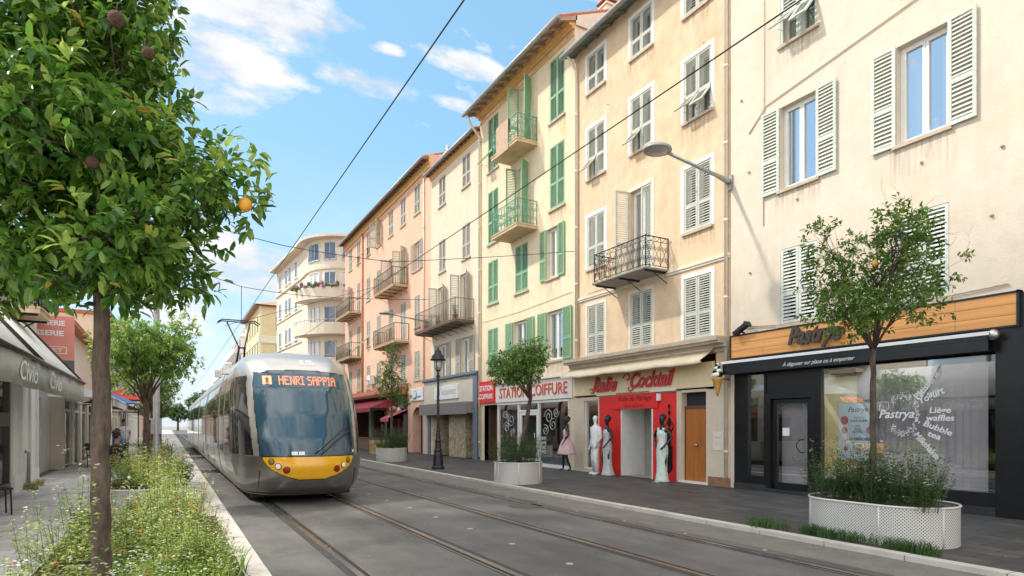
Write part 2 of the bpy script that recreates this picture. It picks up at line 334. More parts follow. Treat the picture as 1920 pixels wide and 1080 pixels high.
def sheet(name, x0, x1, y0, y1, z, m, th=0):
    q = Mesh()
    if th: q.box(x0, x1, y0, y1, z - th, z)
    else: q.quad((x0, y0, z), (x1, y0, z), (x1, y1, z), (x0, y1, z))
    return tag(q.build(name, m), kind='structure')
sheet('ground', -400, 400, -60, 1200, -.02, mat('earth', (.25, .24, .22), .9))
sheet('road', .9, 6.62, -12, 240, 0, M_asph)
sheet('road_gutter', 6.62, 7.45, -12, 240, .002, M_strip)
sheet('pavement_right', 7.62, 12.4, -12, 240, .05, M_slabR, .09)
sheet('pavement_left', -3.3, .70, -12, 240, .05, M_slabL, .09)
for nm, x0, x1 in (('kerb_right', 7.45, 7.62), ('kerb_left', .70, .90)):
    q = Mesh(); y = -12.
    while y < 120: q.box(x0, x1, y, y + .985, -.05, .065 + random.uniform(-.002, .002)); y += 1
    tag(q.build(nm, M_kerb), kind='structure')
for cx in (2.465, 5.59):
    q = Mesh()
    for s in (-1, 1):
        x = cx + s * .7175
        q.box(x - .115, x + .115, -12, 200, -.01, .004, 2)
        q.box(x - .036, x + .036, -12, 200, 0, .009, 0)
        i = x - s * .062; q.box(i - .024, i + .024, -12, 200, 0, .0065, 1)
        i = x - s * .098; q.box(i - .011, i + .011, -12, 200, 0, .0085, 0)
    tag(q.build('tram_track', [M_rail, M_groove, M_rubber]), kind='structure')
q = Mesh(); M_stud = mat('white_marking', (.36, .35, .33), .7, .2, 20)
for i in range(22):
    for x, off, r in ((3.98, 0, .045), (6.55, .8, .028)):
        q.lathe([(r, 0), (r, .006)], (x + random.uniform(-.02, .02), 4.4 + i * 1.35 + off, .0), 10, smooth=False)
tag(q.build('road_marking', M_stud), kind='structure')
q = Mesh(); q.lathe([(.33, 0), (.33, .009)], (6.05, 10.3, 0), 24, smooth=False)
tag(q.build('manhole_cover', mat('cast_iron', (.07, .065, .06), .6, .3, 30, bump=.4, bscale=20)), 'round dark manhole cover in the road beside the right rail', 'manhole cover')
# leaf litter and small debris
q = Mesh()
for i in range(700):
    x = random.choice([random.gauss(2.95, .12), random.gauss(1.9, .2), random.uniform(.95, 7.3), random.gauss(7.2, .12), random.uniform(8, 11.5)]); y = random.uniform(3, 22); z = .012 if x < 7.5 else .06
    s = random.uniform(.005, .018); a = random.uniform(0, 6.3)
    q.add([(x + s * math.cos(a), y + s * math.sin(a), z), (x - s * .4 * math.sin(a), y + s * .4 * math.cos(a), z + .006), (x - s * math.cos(a), y - s * math.sin(a), z), (x + s * .4 * math.sin(a), y - s * .4 * math.cos(a), z)], [(0, 1, 2, 3)])
tag(q.build('leaf_litter', mat('dry_leaf', (.33, .26, .14), .8, .3, 3)), 'scattered dry leaves and crumbs on the street', 'leaf litter', kind='stuff')

def stainmat():
    m = bpy.data.materials.new('rain_stain'); m.use_nodes = True; t = m.node_tree; b = t.nodes['Principled BSDF']; L = t.links.new; b.inputs['Base Color'].default_value = (.30, .21, .13, 1); b.inputs['Roughness'].default_value = .95
    g = t.nodes.new('ShaderNodeTexCoord'); mp = t.nodes.new('ShaderNodeMapping'); mp.inputs['Scale'].default_value = (6, 6, .5); L(g.outputs['Object'], mp.inputs[0]); n = t.nodes.new('ShaderNodeTexNoise'); n.inputs['Scale'].default_value = 2.5; n.inputs['Detail'].default_value = 6; L(mp.outputs[0], n.inputs['Vector'])
    r = t.nodes.new('ShaderNodeMapRange'); r.inputs[1].default_value = .42; r.inputs[2].default_value = .75; r.inputs[4].default_value = .42; L(n.outputs['Fac'], r.inputs[0])
    s = t.nodes.new('ShaderNodeSeparateXYZ'); L(g.outputs['Generated'], s.inputs[0]); q = t.nodes.new('ShaderNodeMath'); q.operation = 'MULTIPLY'; L(r.outputs[0], q.inputs[0]); L(s.outputs[2], q.inputs[1]); L(q.outputs[0], b.inputs['Alpha']); return m
M_stain = stainmat()
# ---------------------------------------------------------------- windows, shutters, balconies
def slats(m, x0, x1, z0, z1, pitch, tilt=0):
    n = max(2, int((z1 - z0) / pitch)); pz = (z1 - z0) / n; a = pz * .30
    for i in range(n):
        z = z0 + (i + .5) * pz + random.uniform(-.003, .003)
        m.hexa([(x0, .014, z - a), (x1, .014, z - a), (x1, -.014, z + a - .008), (x0, -.014, z + a - .008),
                (x0, .014, z - a + .008), (x1, .014, z - a + .008), (x1, -.014, z + a), (x0, -.014, z + a)])
def leaf_panel(m, w, z0, z1, pitch, split=None):
    s = min(.06, w * .14); t = .018
    m.box(0, s, -t, t, z0, z1); m.box(w - s, w, -t, t, z0, z1)
    zs = [z0] + ([split] if split else []) + [z1]
    r = .045
    m.box(s, w - s, -t, t, z0, z0 + r * 1.6); m.box(s, w - s, -t, t, z1 - r, z1)
    if split: m.box(s, w - s, -t, t, split - r, split + r)
    b = [(z0 + r * 1.6, (split - r) if split else z1 - r)] + ([(split + r, z1 - r)] if split else [])
    for (a, c) in b: slats(m, s, w - s, a, c, pitch)
def shutter(parent, o, wd, nd, w, h, m, pitch=.062, flap=0, label=None):
    q = Mesh(); X = Vector(wd).normalized(); Y = Vector(nd).normalized(); Z = Vector((0, 0, 1))
    B = Matrix(((X.x, Y.x, 0, o[0]), (X.y, Y.y, 0, o[1]), (0, 0, 1, o[2]), (0, 0, 0, 1))); q.M = B
    sp = h * .40
    if flap:
        leaf_panel(q, w, sp - .03, h, pitch)
        q.box(0, .05, -.018, .018, 0, sp); q.box(w - .05, w, -.018, .018, 0, sp)
        q.M = B @ Matrix.Translation((0, .02, sp - .05)) @ Matrix.Rotation(R(flap), 4, 'X')
        leaf_panel(q, w - .02, -(sp - .1), 0, pitch); q.M = B
        q.tube([(w * .5, .02, sp * .25), (w * .5, .02 + math.sin(R(flap)) * sp * .8, sp * .2)], .006, 4)
    else: leaf_panel(q, w, 0, h, pitch, sp)
    ob = q.build('shutter', m, parent)
    if label: ob['label'] = label
    return ob
def window(par, F, t0, t1, z0, z1, kind, shm, frm=None, pitch=.062, surround=None, sill=True, depth=.2, sm=None, curtain=True, ang=None, name='window'):
    frm = frm or M_white; w = t1 - t0; h = z1 - z0; q = Mesh()
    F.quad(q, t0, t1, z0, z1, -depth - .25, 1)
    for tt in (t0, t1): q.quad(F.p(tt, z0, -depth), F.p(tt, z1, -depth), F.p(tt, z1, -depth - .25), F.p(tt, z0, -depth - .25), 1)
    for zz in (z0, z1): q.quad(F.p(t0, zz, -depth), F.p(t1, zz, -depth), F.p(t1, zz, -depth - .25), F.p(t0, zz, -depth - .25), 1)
    f = .055; d0, d1 = -depth, -depth + .06; e = .002
    F.box(q, t0 + e, t0 + f, z0 + e, z1 - e, d0, d1); F.box(q, t1 - f, t1 - e, z0 + e, z1 - e, d0, d1)
    F.box(q, t0 + f, t1 - f, z1 - f, z1 - e, d0, d1); F.box(q, t0 + f, t1 - f, z0 + e, z0 + f, d0, d1)
    mid = (t0 + t1) / 2
    for s in (-1, 1):      # the two casements
        a, b = (t0 + f, mid - .004) if s < 0 else (mid + .004, t1 - f); g = .05
        F.box(q, a, a + g, z0 + f, z1 - f, d0 + .01, d1 + .012); F.box(q, b - g, b, z0 + f, z1 - f, d0 + .01, d1 + .012)
        F.box(q, a + g, b - g, z1 - f - g, z1 - f, d0 + .01, d1 + .012); F.box(q, a + g, b - g, z0 + f, z0 + f + g, d0 + .01, d1 + .012)
    if surround:
        b = .11; k = Mesh(); F.box(k, t0 - b, t0 - .002, z0 - .02, z1 + b, .001, .014); F.box(k, t1 + .002, t1 + b, z0 - .02, z1 + b, .001, .014); F.box(k, t0 - .002, t1 + .002, z1 + .002, z1 + b, .001, .014)
    win = q.build(name, [frm, M_dark], par)
    if surround: k.build('surround', surround, win)
    if kind != 'C':
        g = Mesh(); F.quad(g, t0 + f, mid, z0 + f, z1 - f, d0 + .03); F.quad(g, mid, t1 - f, z0 + f, z1 - f, d0 + .031); g.build('pane', M_glass, win)
        if curtain:
            g = Mesh(); n = 14
            for s in (0, 1):
                a = t0 + .06 if s == 0 else t1 - .06; sg = 1 if s == 0 else -1; ww = w * random.choice([.2, .3, .42])
                P = [(a + sg * ww * i / n, -depth - .10 + .02 * math.sin(i * 1.9)) for i in range(n + 1)]
                g.add([F.p(t, z, d) for t, d in P for z in (z0 + .02, z1 - .02)], [(2 * i, 2 * i + 2, 2 * i + 3, 2 * i + 1) for i in range(n)], 0, True)
            g.each('curtain', M_curt, win)
    if sill:
        g = Mesh(); F.box(g, t0 - .06, t1 + .06, z0 - .07, z0 - .003, -.02, .06); g.build('sill', sm or M_sill, win)
        if pitch < .1:
            g = Mesh(); F.quad(g, t0 - .12, t1 + .12, z0 - random.uniform(.45, .95), z0 - .07, .0035); g.build('rain_stain', M_stain, win)
    g = .012; hw = w / 2 - g
    T = F.t; Nn = F.n
    H0 = F.p(t0 + .008, z0 + .01, 0); H1 = F.p(t1 - .008, z0 + .01, 0)
    hh = h - .02
    def closed(s, fl=0):
        if s == 0: shutter(win, F.p(t0 + .008, z0 + .01, -.02), T, Nn, hw, hh, shm, pitch, fl)
        else: shutter(win, F.p(t1 - .008 - hw, z0 + .01, -.02), T, Nn, hw, hh, shm, pitch, fl)
    def opened(s, a):     # a = 180 flat on the wall
        a = R(a); H = F.p(t0 if s == 0 else t1, z0 - .02, .035); sg = 1 if s == 0 else -1
        wd = T * (sg * math.cos(a)) + Nn * math.sin(a); nd = T * (-sg * math.sin(a)) + Nn * math.cos(a)
        if s: nd = -Nn * -math.cos(a) + T * math.sin(a)
        shutter(win, H, wd, -nd if math.cos(a) < 0 else nd, w / 2, h + .03, shm, pitch)
    if kind == 'C': closed(0); closed(1)
    elif kind == 'CF': closed(0); closed(1, 42)
    elif kind == 'CFF': closed(0, 38); closed(1, 46)
    elif kind == 'O': opened(0, 178); opened(1, 178)
    elif kind == 'A': opened(0, (ang or (100, 100))[0]); opened(1, (ang or (100, 100))[1])
    elif kind == 'H': closed(0); opened(1, (ang or (0, 95))[1])
    return win
def spiral(m, P, cx, cz, r0, turns, a0, sgn, rad):
    n = int(turns * 9); pts = []
    for i in range(n + 1):
        u = i / n; r = r0 * (1 - .82 * u); a = a0 + sgn * u * turns * 2 * math.pi
        pts.append(P(cx + r * math.cos(a), cz + r * math.sin(a)))
    m.tube(pts, rad, 4, cap=False)
def balcony(par, F, t0, t1, z, depth, slabm, railm, style='bars', h=.95, th=.14, bracket=True, rad=.008, sub=None, boards=None, step=.115):
    q = Mesh(); F.box(q, t0, t1, z - th, z, 0, depth)
    if style != 'scroll' or True: F.box(q, t0 - .02, t1 + .02, z - .035, z + .004, .0, depth + .025)
    b = q.build('balcony', slabm, par)
    if bracket:
        g = Mesh(); n = max(2, int((t1 - t0) / .8) + 1)
        for i in range(n):
            t = t0 + .08 + (t1 - t0 - .16) * i / (n - 1)
            g.hexa([F.p(t - .03, z - th - .01, 0), F.p(t + .03, z - th - .01, 0), F.p(t + .03, z - th - .01, depth * .95), F.p(t - .03, z - th - .01, depth * .95),
                    F.p(t - .03, z - th - .002, 0), F.p(t + .03, z - th - .002, 0), F.p(t + .03, z - th - .002, depth * .95), F.p(t - .03, z - th - .002, depth * .95)])
            g.tube([F.p(t, z - th - .03, .0), F.p(t, z - th - .03, depth * .93)], .022, 4)
            g.tube([F.p(t, z - th - .30, .01), F.p(t, z - th - .04, depth * .6)], .014, 4)
        g.build('bracket', railm if bracket is True else bracket, b)
    r = Mesh(); dd = depth - .03
    faces = [((t0 + .03, .02), (t0 + .03, dd)), ((t0 + .03, dd), (t1 - .03, dd)), ((t1 - .03, dd), (t1 - .03, .02))]
    for (a, c) in faces:
        L = math.hypot(c[0] - a[0], c[1] - a[1])
        P = lambda s, zz: F.p(a[0] + (c[0] - a[0]) * s / L, z + zz, a[1] + (c[1] - a[1]) * s / L)
        r.tube([P(0, h), P(L, h)], rad * 1.9, 5); r.tube([P(0, .07), P(L, .07)], rad * 1.2, 4)
        for s in (0, L): r.tube([P(s, 0), P(s, h + .02)], rad * 1.7, 5)
        if style == 'bars':
            n = max(2, int(L / step))
            for i in range(1, n): r.tube([P(L * i / n, .02), P(L * i / n, h)], rad, 4)
        else:
            r.tube([P(0, h - .13), P(L, h - .13)], rad, 4); w = .26; n = max(2, round(L / w)); w = L / n
            for i in range(n + 1): r.tube([P(w * i, .07), P(w * i, h)], rad * 1.1, 4)
            k = max(3, int(L / .1))
            for i in range(k): r.tube([P(L * i / k, h - .13 + (.12 if i % 2 else 0)), P(L * (i + 1) / k, h - .13 + (0 if i % 2 else .12))], rad * .8, 4, cap=False)
            for i in range(n):
                c0 = w * (i + .5); H = h - .2
                for (dx, dz, a0, sg) in ((-.0, H * .28, math.pi / 2, 1), (0, H * .28, -math.pi / 2, 1), (0, H * .72, math.pi / 2, -1), (0, H * .72, -math.pi / 2, -1)):
                    spiral(r, P, c0 + (w * .2 if a0 < 0 else -w * .2) * sg, .07 + dz, w * .26, 1.5, a0, sg, rad * .9)
                r.tube([P(w * i, .07), P(c0, .07 + H * .5), P(w * (i + 1), .07 + H)], rad * .8, 4, cap=False)
                r.tube([P(w * i, .07 + H), P(c0, .07 + H * .5), P(w * (i + 1), .07)], rad * .8, 4, cap=False)
    r.build('railing', railm, b)
    return b
def body(par, F, t0, t1, h, depth, m, name='side_walls', e=.004):
    q = Mesh()
    for t in (t0 + e, t1 - e): q.quad(F.p(t, 0, -.001), F.p(t, h, -.001), F.p(t, h, -depth), F.p(t, 0, -depth))
    F.quad(q, t0 + e, t1 - e, 0, h, -depth); q.build(name, m, par)
def roof(par, F, t0, t1, z, over, rise, depth, tile=None, soffit=None, rafters=.45, gut=True, th=.06, pitch=.3, raft_h=.12, raft_m=None, gz=0, tail=1):
    """one slope from the eave up to a ridge, rafters under it, a gutter along it"""
    q = Mesh(); half = depth / 2; k = rise / (half + over)
    za = z; zr = z + rise
    P = lambda t, d, dz: F.p(t, za + (over - d) * k + dz, d)
    q.hexa([P(t0, over, 0), P(t1, over, 0), P(t1, -half, 0), P(t0, -half, 0), P(t0, over, th), P(t1, over, th), P(t1, -half, th), P(t0, -half, th)], 0)
    q.hexa([F.p(t0, zr, -half - .002), F.p(t1, zr, -half - .002), F.p(t1, za, -depth), F.p(t0, za, -depth), F.p(t0, zr + th, -half - .002), F.p(t1, zr + th, -half - .002), F.p(t1, za + th, -depth), F.p(t0, za + th, -depth)], 0)
    n = int((t1 - t0) / .22)
    for i in range(n):    # rows of round tiles
        t = t0 + .11 + i * (t1 - t0 - .22) / max(1, n - 1)
        q.tube([P(t, over + .03, th + .02), P(t, -half, th + .02)], .075, 6)
    for i in range(2):
        t = (t0, t1)[i]; q.add([P(t, 0, 0), P(t, -half, 0), F.p(t, za, 0), F.p(t, za, -half)], [(0, 1, 3, 2)], 1)
    o = q.build('roof', [tile or M_tile, M_offw], par)
    if rafters:
        g = Mesh(); n = int((t1 - t0) / rafters)
        for i in range(n + 1):
            t = t0 + .05 + (t1 - t0 - .1) * i / n; w = .05
            g.hexa([P(t - w, over - .05, -raft_h * .6), P(t + w, over - .05, -raft_h * .6), P(t + w, -.05, -raft_h), P(t - w, -.05, -raft_h), P(t - w, over - .05, -.002), P(t + w, over - .05, -.002), P(t + w, -.05, -.002), P(t - w, -.05, -.002)])
        g.each('rafter', raft_m or M_wood_s, o)
    if soffit:
        g = Mesh(); g.quad(P(t0, over - .01, -.004), P(t1, over - .01, -.004), P(t1, -.02, -.004), P(t0, -.02, -.004)); g.build('soffit', soffit, o)
    if gut:
        g = Mesh(); g.tube([P(t0 - .05, over + .06, gz + .02), P(t1 + .05, over + .06, gz + .02)], .075, 8)
        for i in range(int((t1 - t0) / .6) + 1): t = t0 + i * .6; g.tube([P(t, over + .06, gz + .02), P(t, over - .1, gz - .03)], .018, 4)
        g.build('gutter', M_zinc, o)
    return o
def pipe(par, F, pts, r=.05, m=None, n='downpipe'):
    q = Mesh(); q.tube([F.p(*a) for a in pts], r, 8)
    z0, z1 = pts[-1][1], pts[-2][1]; z = min(z0, z1) + .6
    while z < max(z0, z1): q.tube([F.p(pts[-1][0], z, pts[-1][2]), F.p(pts[-1][0], z + .06, pts[-1][2])], r * 1.25, 8); z += 1.9
    q.build(n, m or M_grey, par)
def cornice(par, F, t0, t1, prof, m, name='cornice'):
    """prof: list of (z0,z1,d) steps"""
    q = Mesh()
    for z0, z1, d in prof: F.box(q, t0, t1, z0, z1, -.01, d)
    return q.each(name, m, par)
def chimney(par, x, y, z, h, w, m, pots=2):
    q = Mesh(); q.box(x - w, x + w, y - w * .7, y + w * .7, z - 1.2, z + h); q.box(x - w - .05, x + w + .05, y - w * .7 - .05, y + w * .7 + .05, z + h, z + h + .08)
    c = q.build('chimney', m, par); g = Mesh()
    for i in range(pots):
        cx = x + (i - (pots - 1) / 2) * w * 1.1; g.lathe([(.09, 0), (.11, .25), (.06, .27), (.13, .36), (.02, .46)], (cx, y, z + h + .08), 8)
    g.each('chimney_pot', M_tile if pots == 1 else M_metal, c)

# ================================================================ pastry-shop building (nearest, cream)
B1 = empty('cream_building', (12.05, 4, .0), 'pale cream house with mint shutters above the pastry shop, nearest on the right', 'building')
o1 = [(5.70, 6.60, 6.87, 8.74), (8.23, 9.14, 6.87, 8.74), (8.23, 9.13, 10.12, 11.9), (5.70, 6.60, 10.12, 11.9), (8.23, 9.13, 3.84, 5.53), (5.70, 6.60, 3.84, 5.53), (3.0, 3.9, 6.87, 8.74), (3., 3.9, 3.84, 5.53), (.4, 1.3, 6.87, 8.74), (.4, 1.3, 3.84, 5.53)]
q = Mesh(); FR.wall(q, -8, 10.54, 0, 15.5, o1 + [(4.3, 10.40, -.1, 3.2), (-6, 3.4, -.1, 3.)]); q.build('wall', M_cream, B1); body(B1, FR, -8, 10.54, 15.5, 10, M_cream)
roof(B1, FR, -8, 10.54, 15.5, .5, 2, 10)
for i, (a, b, c, d) in enumerate(o1):
    k = {0: 'O', 1: 'O', 2: 'CFF', 3: 'C', 4: 'C', 5: 'C', 6: 'O'}.get(i, 'C')
    window(B1, FR, a, b, c, d, k, M_shM if c > 6 else M_shL, pitch=.072)
# the little vase behind the big window
q = Mesh(); q.lathe([(.03, 0), (.06, .05), (.07, .12), (.03, .2), (.08, .27)], (12.05 + .19 + .10, 6.05, 6.95), 12); q.build('vase', M_white, B1)
# loose cables and fixings on the plaster
q = Mesh(); q.tube([FR.p(4.2, 9.75, .02), FR.p(6.4, 9.42, .02), FR.p(9.5, 8.95, .02), FR.p(9.98, 8.5, .015)], .012, 5)
q.tube([FR.p(9.55, 12.2, .02), FR.p(9.55, 9.2, .02), FR.p(9.57, 6.2, .02)], .009, 5)
q.tube([FR.p(10.3, 3.95, .03), FR.p(9.2, 3.85, .04), FR.p(8., 3.86, .03), FR.p(6.9, 4.02, .03), FR.p(6.2, 3.84, .04), FR.p(4.8, 3.9, .03)], .014, 5)
for (t, z) in ((4.75, 9.0), (9.98, 7.6), (9.95, 5.2), (10.2, 9.4), (6.15, 6.4), (8.7, 6.55), (4.9, 6.2), (5.05, 5.1)):
    q.ball(FR.p(t, z, .02), .03, 6)
q.build('wall_cable', M_sill, B1)
for (t, z) in ((6.1, 5.75),): pass
# shopfront
q = Mesh()
FR.box(q, 10.0, 10.40, .0, 3.17, -.1, .03); FR.box(q, 8.13, 8.24, .0, 3.1, -.1, .02); FR.box(q, 9.50, 9.56, .0, 3.1, -.1, .02)
FR.box(q, 4.31, 4.97, 0, 3.72, -.1, .08); FR.box(q, 8.24, 9.50, 2.30, 3.1, -.12, .0); FR.box(q, 4.97, 8.13, .0, .44, -.1, .05); FR.box(q, 9.56, 10.0, .0, .40, -.1, .02)
FR.box(q, 8.24, 8.36, .1, 2.30, -.12, .03); FR.box(q, 9.38, 9.50, .1, 2.30, -.12, .03); FR.box(q, 8.36, 9.38, 2.18, 2.30, -.12, .03); FR.box(q, 4.97, 10, 2.98, 3.19, -.1, .02)
sf = q.build('shopfront', M_black, B1); sf['label'] = 'glossy black shopfront frame'
q = Mesh(); FR.box(q, 4.31, 8.2, .03, .20, .05, .065); FR.box(q, 9.5, 10.4, .03, .20, .03, .045); FR.box(q, 8.24, 9.5, .04, .13, -.3, .10); q.build('plinth', mat('plinth_tile', (.04, .04, .042), .35, .3, 3), B1)
g = Mesh(); FR.quad(g, 4.97, 8.13, .44, 2.98, -.03); FR.quad(g, 9.56, 10.0, .40, 2.98, -.03); g.each('shop_window', M_shopglass, B1)
q = Mesh(); a = .09
FR.box(q, 8.40, 8.40 + a, .14, 2.16, -.1, -.04); FR.box(q, 9.34 - a, 9.34, .14, 2.16, -.1, -.04); FR.box(q, 8.4 + a, 9.34 - a, 2.16 - a, 2.16, -.1, -.04); FR.box(q, 8.4 + a, 9.34 - a, .14, .14 + a * 1.6, -.1, -.04)
dr = q.build('door', M_black, B1); g = Mesh(); FR.quad(g, 8.49, 9.25, .28, 2.07, -.07); g.build('pane', M_shopglass, dr)
g = Mesh(); g.tube([FR.p(8.56, .98, -.035), FR.p(8.62, .99, .03), FR.p(8.68, 1.08, .05), FR.p(8.69, 1.17, .05), FR.p(8.62, 1.26, .03), FR.p(8.56, 1.27, -.035)], .014, 6); g.build('handle', M_iron, dr)
g = Mesh(); FR.box(g, 8.95, 9.12, 1.34, 1.52, -.066, -.06); g.build('notice', M_letterW, dr)
# inside the shop
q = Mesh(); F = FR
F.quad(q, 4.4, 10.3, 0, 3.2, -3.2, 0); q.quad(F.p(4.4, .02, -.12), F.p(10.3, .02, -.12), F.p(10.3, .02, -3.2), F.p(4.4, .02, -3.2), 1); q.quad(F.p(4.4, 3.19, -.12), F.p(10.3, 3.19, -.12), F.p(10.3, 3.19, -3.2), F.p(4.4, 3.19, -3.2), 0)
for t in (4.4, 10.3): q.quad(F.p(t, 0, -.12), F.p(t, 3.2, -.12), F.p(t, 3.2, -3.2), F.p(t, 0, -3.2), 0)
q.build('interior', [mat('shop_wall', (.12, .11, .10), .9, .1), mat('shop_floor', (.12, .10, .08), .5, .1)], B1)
q = Mesh(); t = 5.22      # vertical blinds
while t < 9.4:
    w = .118
    if t < 8.13: q.hexa([F.p(t, .2, -.27), F.p(t + w, .2, -.24), F.p(t + w, .2, -.243), F.p(t, .2, -.273), F.p(t, 2.72, -.27), F.p(t + w, 2.72, -.24), F.p(t + w, 2.72, -.243), F.p(t, 2.72, -.273)])
    t += .122
F.box(q, 8.45, 9.3, .2, 2.15, -.30, -.28); F.box(q, 5.2, 8.13, 2.72, 2.76, -.28, -.22); q.build('blinds', mat('grey_blind', (.46, .43, .43), .8, .05, 3), B1)
q = Mesh(); F.box(q, 7.42, 8.12, .46, 2.58, -.10, -.085); q.build('yellow_panel', mat('yellow_board', (.75, .63, .27), .8, .12, 3), B1)
q = Mesh(); F.box(q, 7.04, 7.78, .86, 2.02, -.06, -.052); po = tag(q.build('poster', mat('poster_white', (.62, .68, .66), .5, .04)), 'white menu poster with food pictures in the pastry shop window', 'poster')
dk = mat('poster_ink', (.05, .04, .04), .6, 0); rdi = mat('poster_red', (.45, .12, .07), .6, .5, 30)
text('Pastrya', F, 7.38, 1.88, -.05, w=.40, h=.13, m=dk, parent=po, shear=.35, ext=.002)
text('POUR LE', F, 7.36, 1.73, -.05, w=.20, h=.035, m=dk, parent=po, ext=.002)
text('DEJEUNER', F, 7.36, 1.66, -.05, w=.36, h=.06, m=dk, parent=po, ext=.002, bold=.02)
text('PIZZA\nSALADE\nSANDWICH', F, 7.38, 1.50, -.05, w=.20, h=.17, m=dk, parent=po, ext=.002, bold=.01)
text('GOURMANDISES', F, 7.36, 1.30, -.05, w=.46, h=.06, m=dk, parent=po, ext=.002, bold=.03)
text('CREPES\nCHURROS\nGLACES', F, 7.36, 1.1, -.05, w=.20, h=.18, m=dk, parent=po, ext=.002)
g = Mesh(); g.M = None
for (t, z, r) in ((7.66, 1.68, .09), (7.66, 1.47, .07), (7.14, 1.48, .075), (7.63, 1.10, .05)):
    g.add([F.p(t + r * math.cos(a * .5236), z + r * math.sin(a * .5236), -.05) for a in range(12)], [tuple(range(12))])
g.each('food_picture', rdi, po)
# white lettering on the glass
gl = text('Pastrya', F, 6.62, 1.77, -.026, w=.64, h=.22, m=M_letterW, parent=B1, shear=.3, ext=.002, bold=.012, name='window_lettering')
for s_, t, z, w, h, r_ in (('P\u00e2tisseries', 6.06, 2.33, .66, .12, R(50)), ('frozen', 5.98, 2.185, .22, .05, R(25)), ('Yogurt', 6.0, 2.10, .46, .17, R(25)), ('Li\u00e8ge\nwaffles', 5.86, 1.78, .46, .25, 0), ('Bubble\ntea', 5.92, 1.46, .50, .25, R(-22)), ('Milkshakes', 6.07, 1.2, .60, .12, R(-48))):
    text(s_, F, t, z, -.026, w=w, h=h, m=M_letterW, parent=B1, ext=.002, bold=.018, rot=r_, name='window_lettering', shear=.12)
g = Mesh()
for i in range(330):
    a = random.uniform(-2.5, 2.5); rr = .36 + random.gauss(0, .035); t = 6.50 - rr * math.cos(a) * .72; z = 1.78 + rr * math.sin(a) * 1.0; r = random.uniform(.006, .013)
    g.add([F.p(t + r * math.cos(k * 1.047), z + r * math.sin(k * 1.047), -.0265) for k in range(6)], [tuple(range(6))])
g.tube([F.p(6.92, 2.0, -.026), F.p(6.94, 1.87, -.026), F.p(6.86, 1.83, -.026), F.p(6.76, 1.90, -.026), F.p(6.76, 2.02, -.026), F.p(6.9, 2.03, -.026), F.p(6.98, 2.0, -.026)], .006, 4)
g.build('window_dots', M_letterW, B1)['kind'] = 'stuff'
# timber fascia, sign letters, awning
M_planks = []
q = Mesh(); zz = [3.20, 3.375, 3.55, 3.72]; cuts = [4.66, 5.55, 7.9, 9.35, 10.42]
for i in range(3):
    cs = [4.66] + sorted(random.sample([5.55, 6.6, 7.7, 8.6, 9.5], 2)) + [10.42]
    for a, b in zip(cs, cs[1:]): F.box(q, a + .003, b - .003, zz[i] + .003, zz[i + 1] - .003, .03, .12 + random.uniform(-.001, .001))
m_w = mat('fascia_wood', (.68, .32, .10), .45, .22, 7, stretch=(1, .08, 2), bump=.08)
fs = tag(q.build('shop_fascia', m_w), 'orange varnished timber fascia board above the pastry shop', 'fascia')
q = Mesh(); F.box(q, 4.62, 4.66, 3.17, 3.76, .01, .14); F.box(q, 4.62, 10.45, 3.721, 3.75, .01, .14); F.box(q, 10.42, 10.45, 3.17, 3.72, .01, .14); F.box(q, 4.66, 10.42, 3.17, 3.197, .01, .13); q.build('trim', M_black, fs)
sg = text('Pastrya', F, 8.18, 3.46, .17, w=1.22, h=.50, m=mat('bronze_letter', (.06, .045, .035), .4, .1), name='shop_sign', shear=.35, ext=.05, bold=.035)
tag(sg, 'dark raised cursive letters reading Pastrya on the timber fascia', 'sign')
q = Mesh(); F.box(q, 4.97, 10.49, 2.99, 3.12, .09, .34); F.box(q, 4.97, 10.49, 2.80, 2.99, .30, .33)
q.hexa([F.p(4.97, 2.8, .08), F.p(10.49, 2.8, .08), F.p(10.49, 2.8, .1), F.p(4.97, 2.8, .1), F.p(4.97, 3.05, .08), F.p(10.49, 3.05, .08), F.p(10.49, 3.05, .1), F.p(4.97, 3.05, .1)])
aw = tag(q.build('awning', M_black), 'rolled-up black shop awning with a white bar and white script', 'awning')
q = Mesh(); F.box(q, 4.95, 10.51, 3.055, 3.115, .341, .365); q.build('front_bar', M_letterW, aw)
q = Mesh()
for t, s in ((4.93, .09), (10.5, .035)): q.ball(F.p(t, 3.06, .25), s, 8)
q.build('bracket', M_metal, aw)
text('\u00c0 d\u00e9guster sur place ou \u00e0 emporter', F, 8.02, 2.90, .331, w=1.62, h=.13, m=M_letterW, parent=aw, shear=.4, ext=.002)
q = Mesh(); q.M = Matrix.Translation(F.p(10.05, 3.86, .22)) @ Matrix.Rotation(R(-28), 4, 'X'); q.box(-.08, .08, -.22, .2, -.05, .03); q.box(-.1, .1, -.24, -.2, -.07, .05); q.M = None; q.tube([F.p(10.1, 3.78, .02), F.p(10.1, 3.82, .18)], .02, 6)
tag(q.build('floodlight', M_iron), 'small black floodlight above the left end of the timber fascia', 'floodlight')
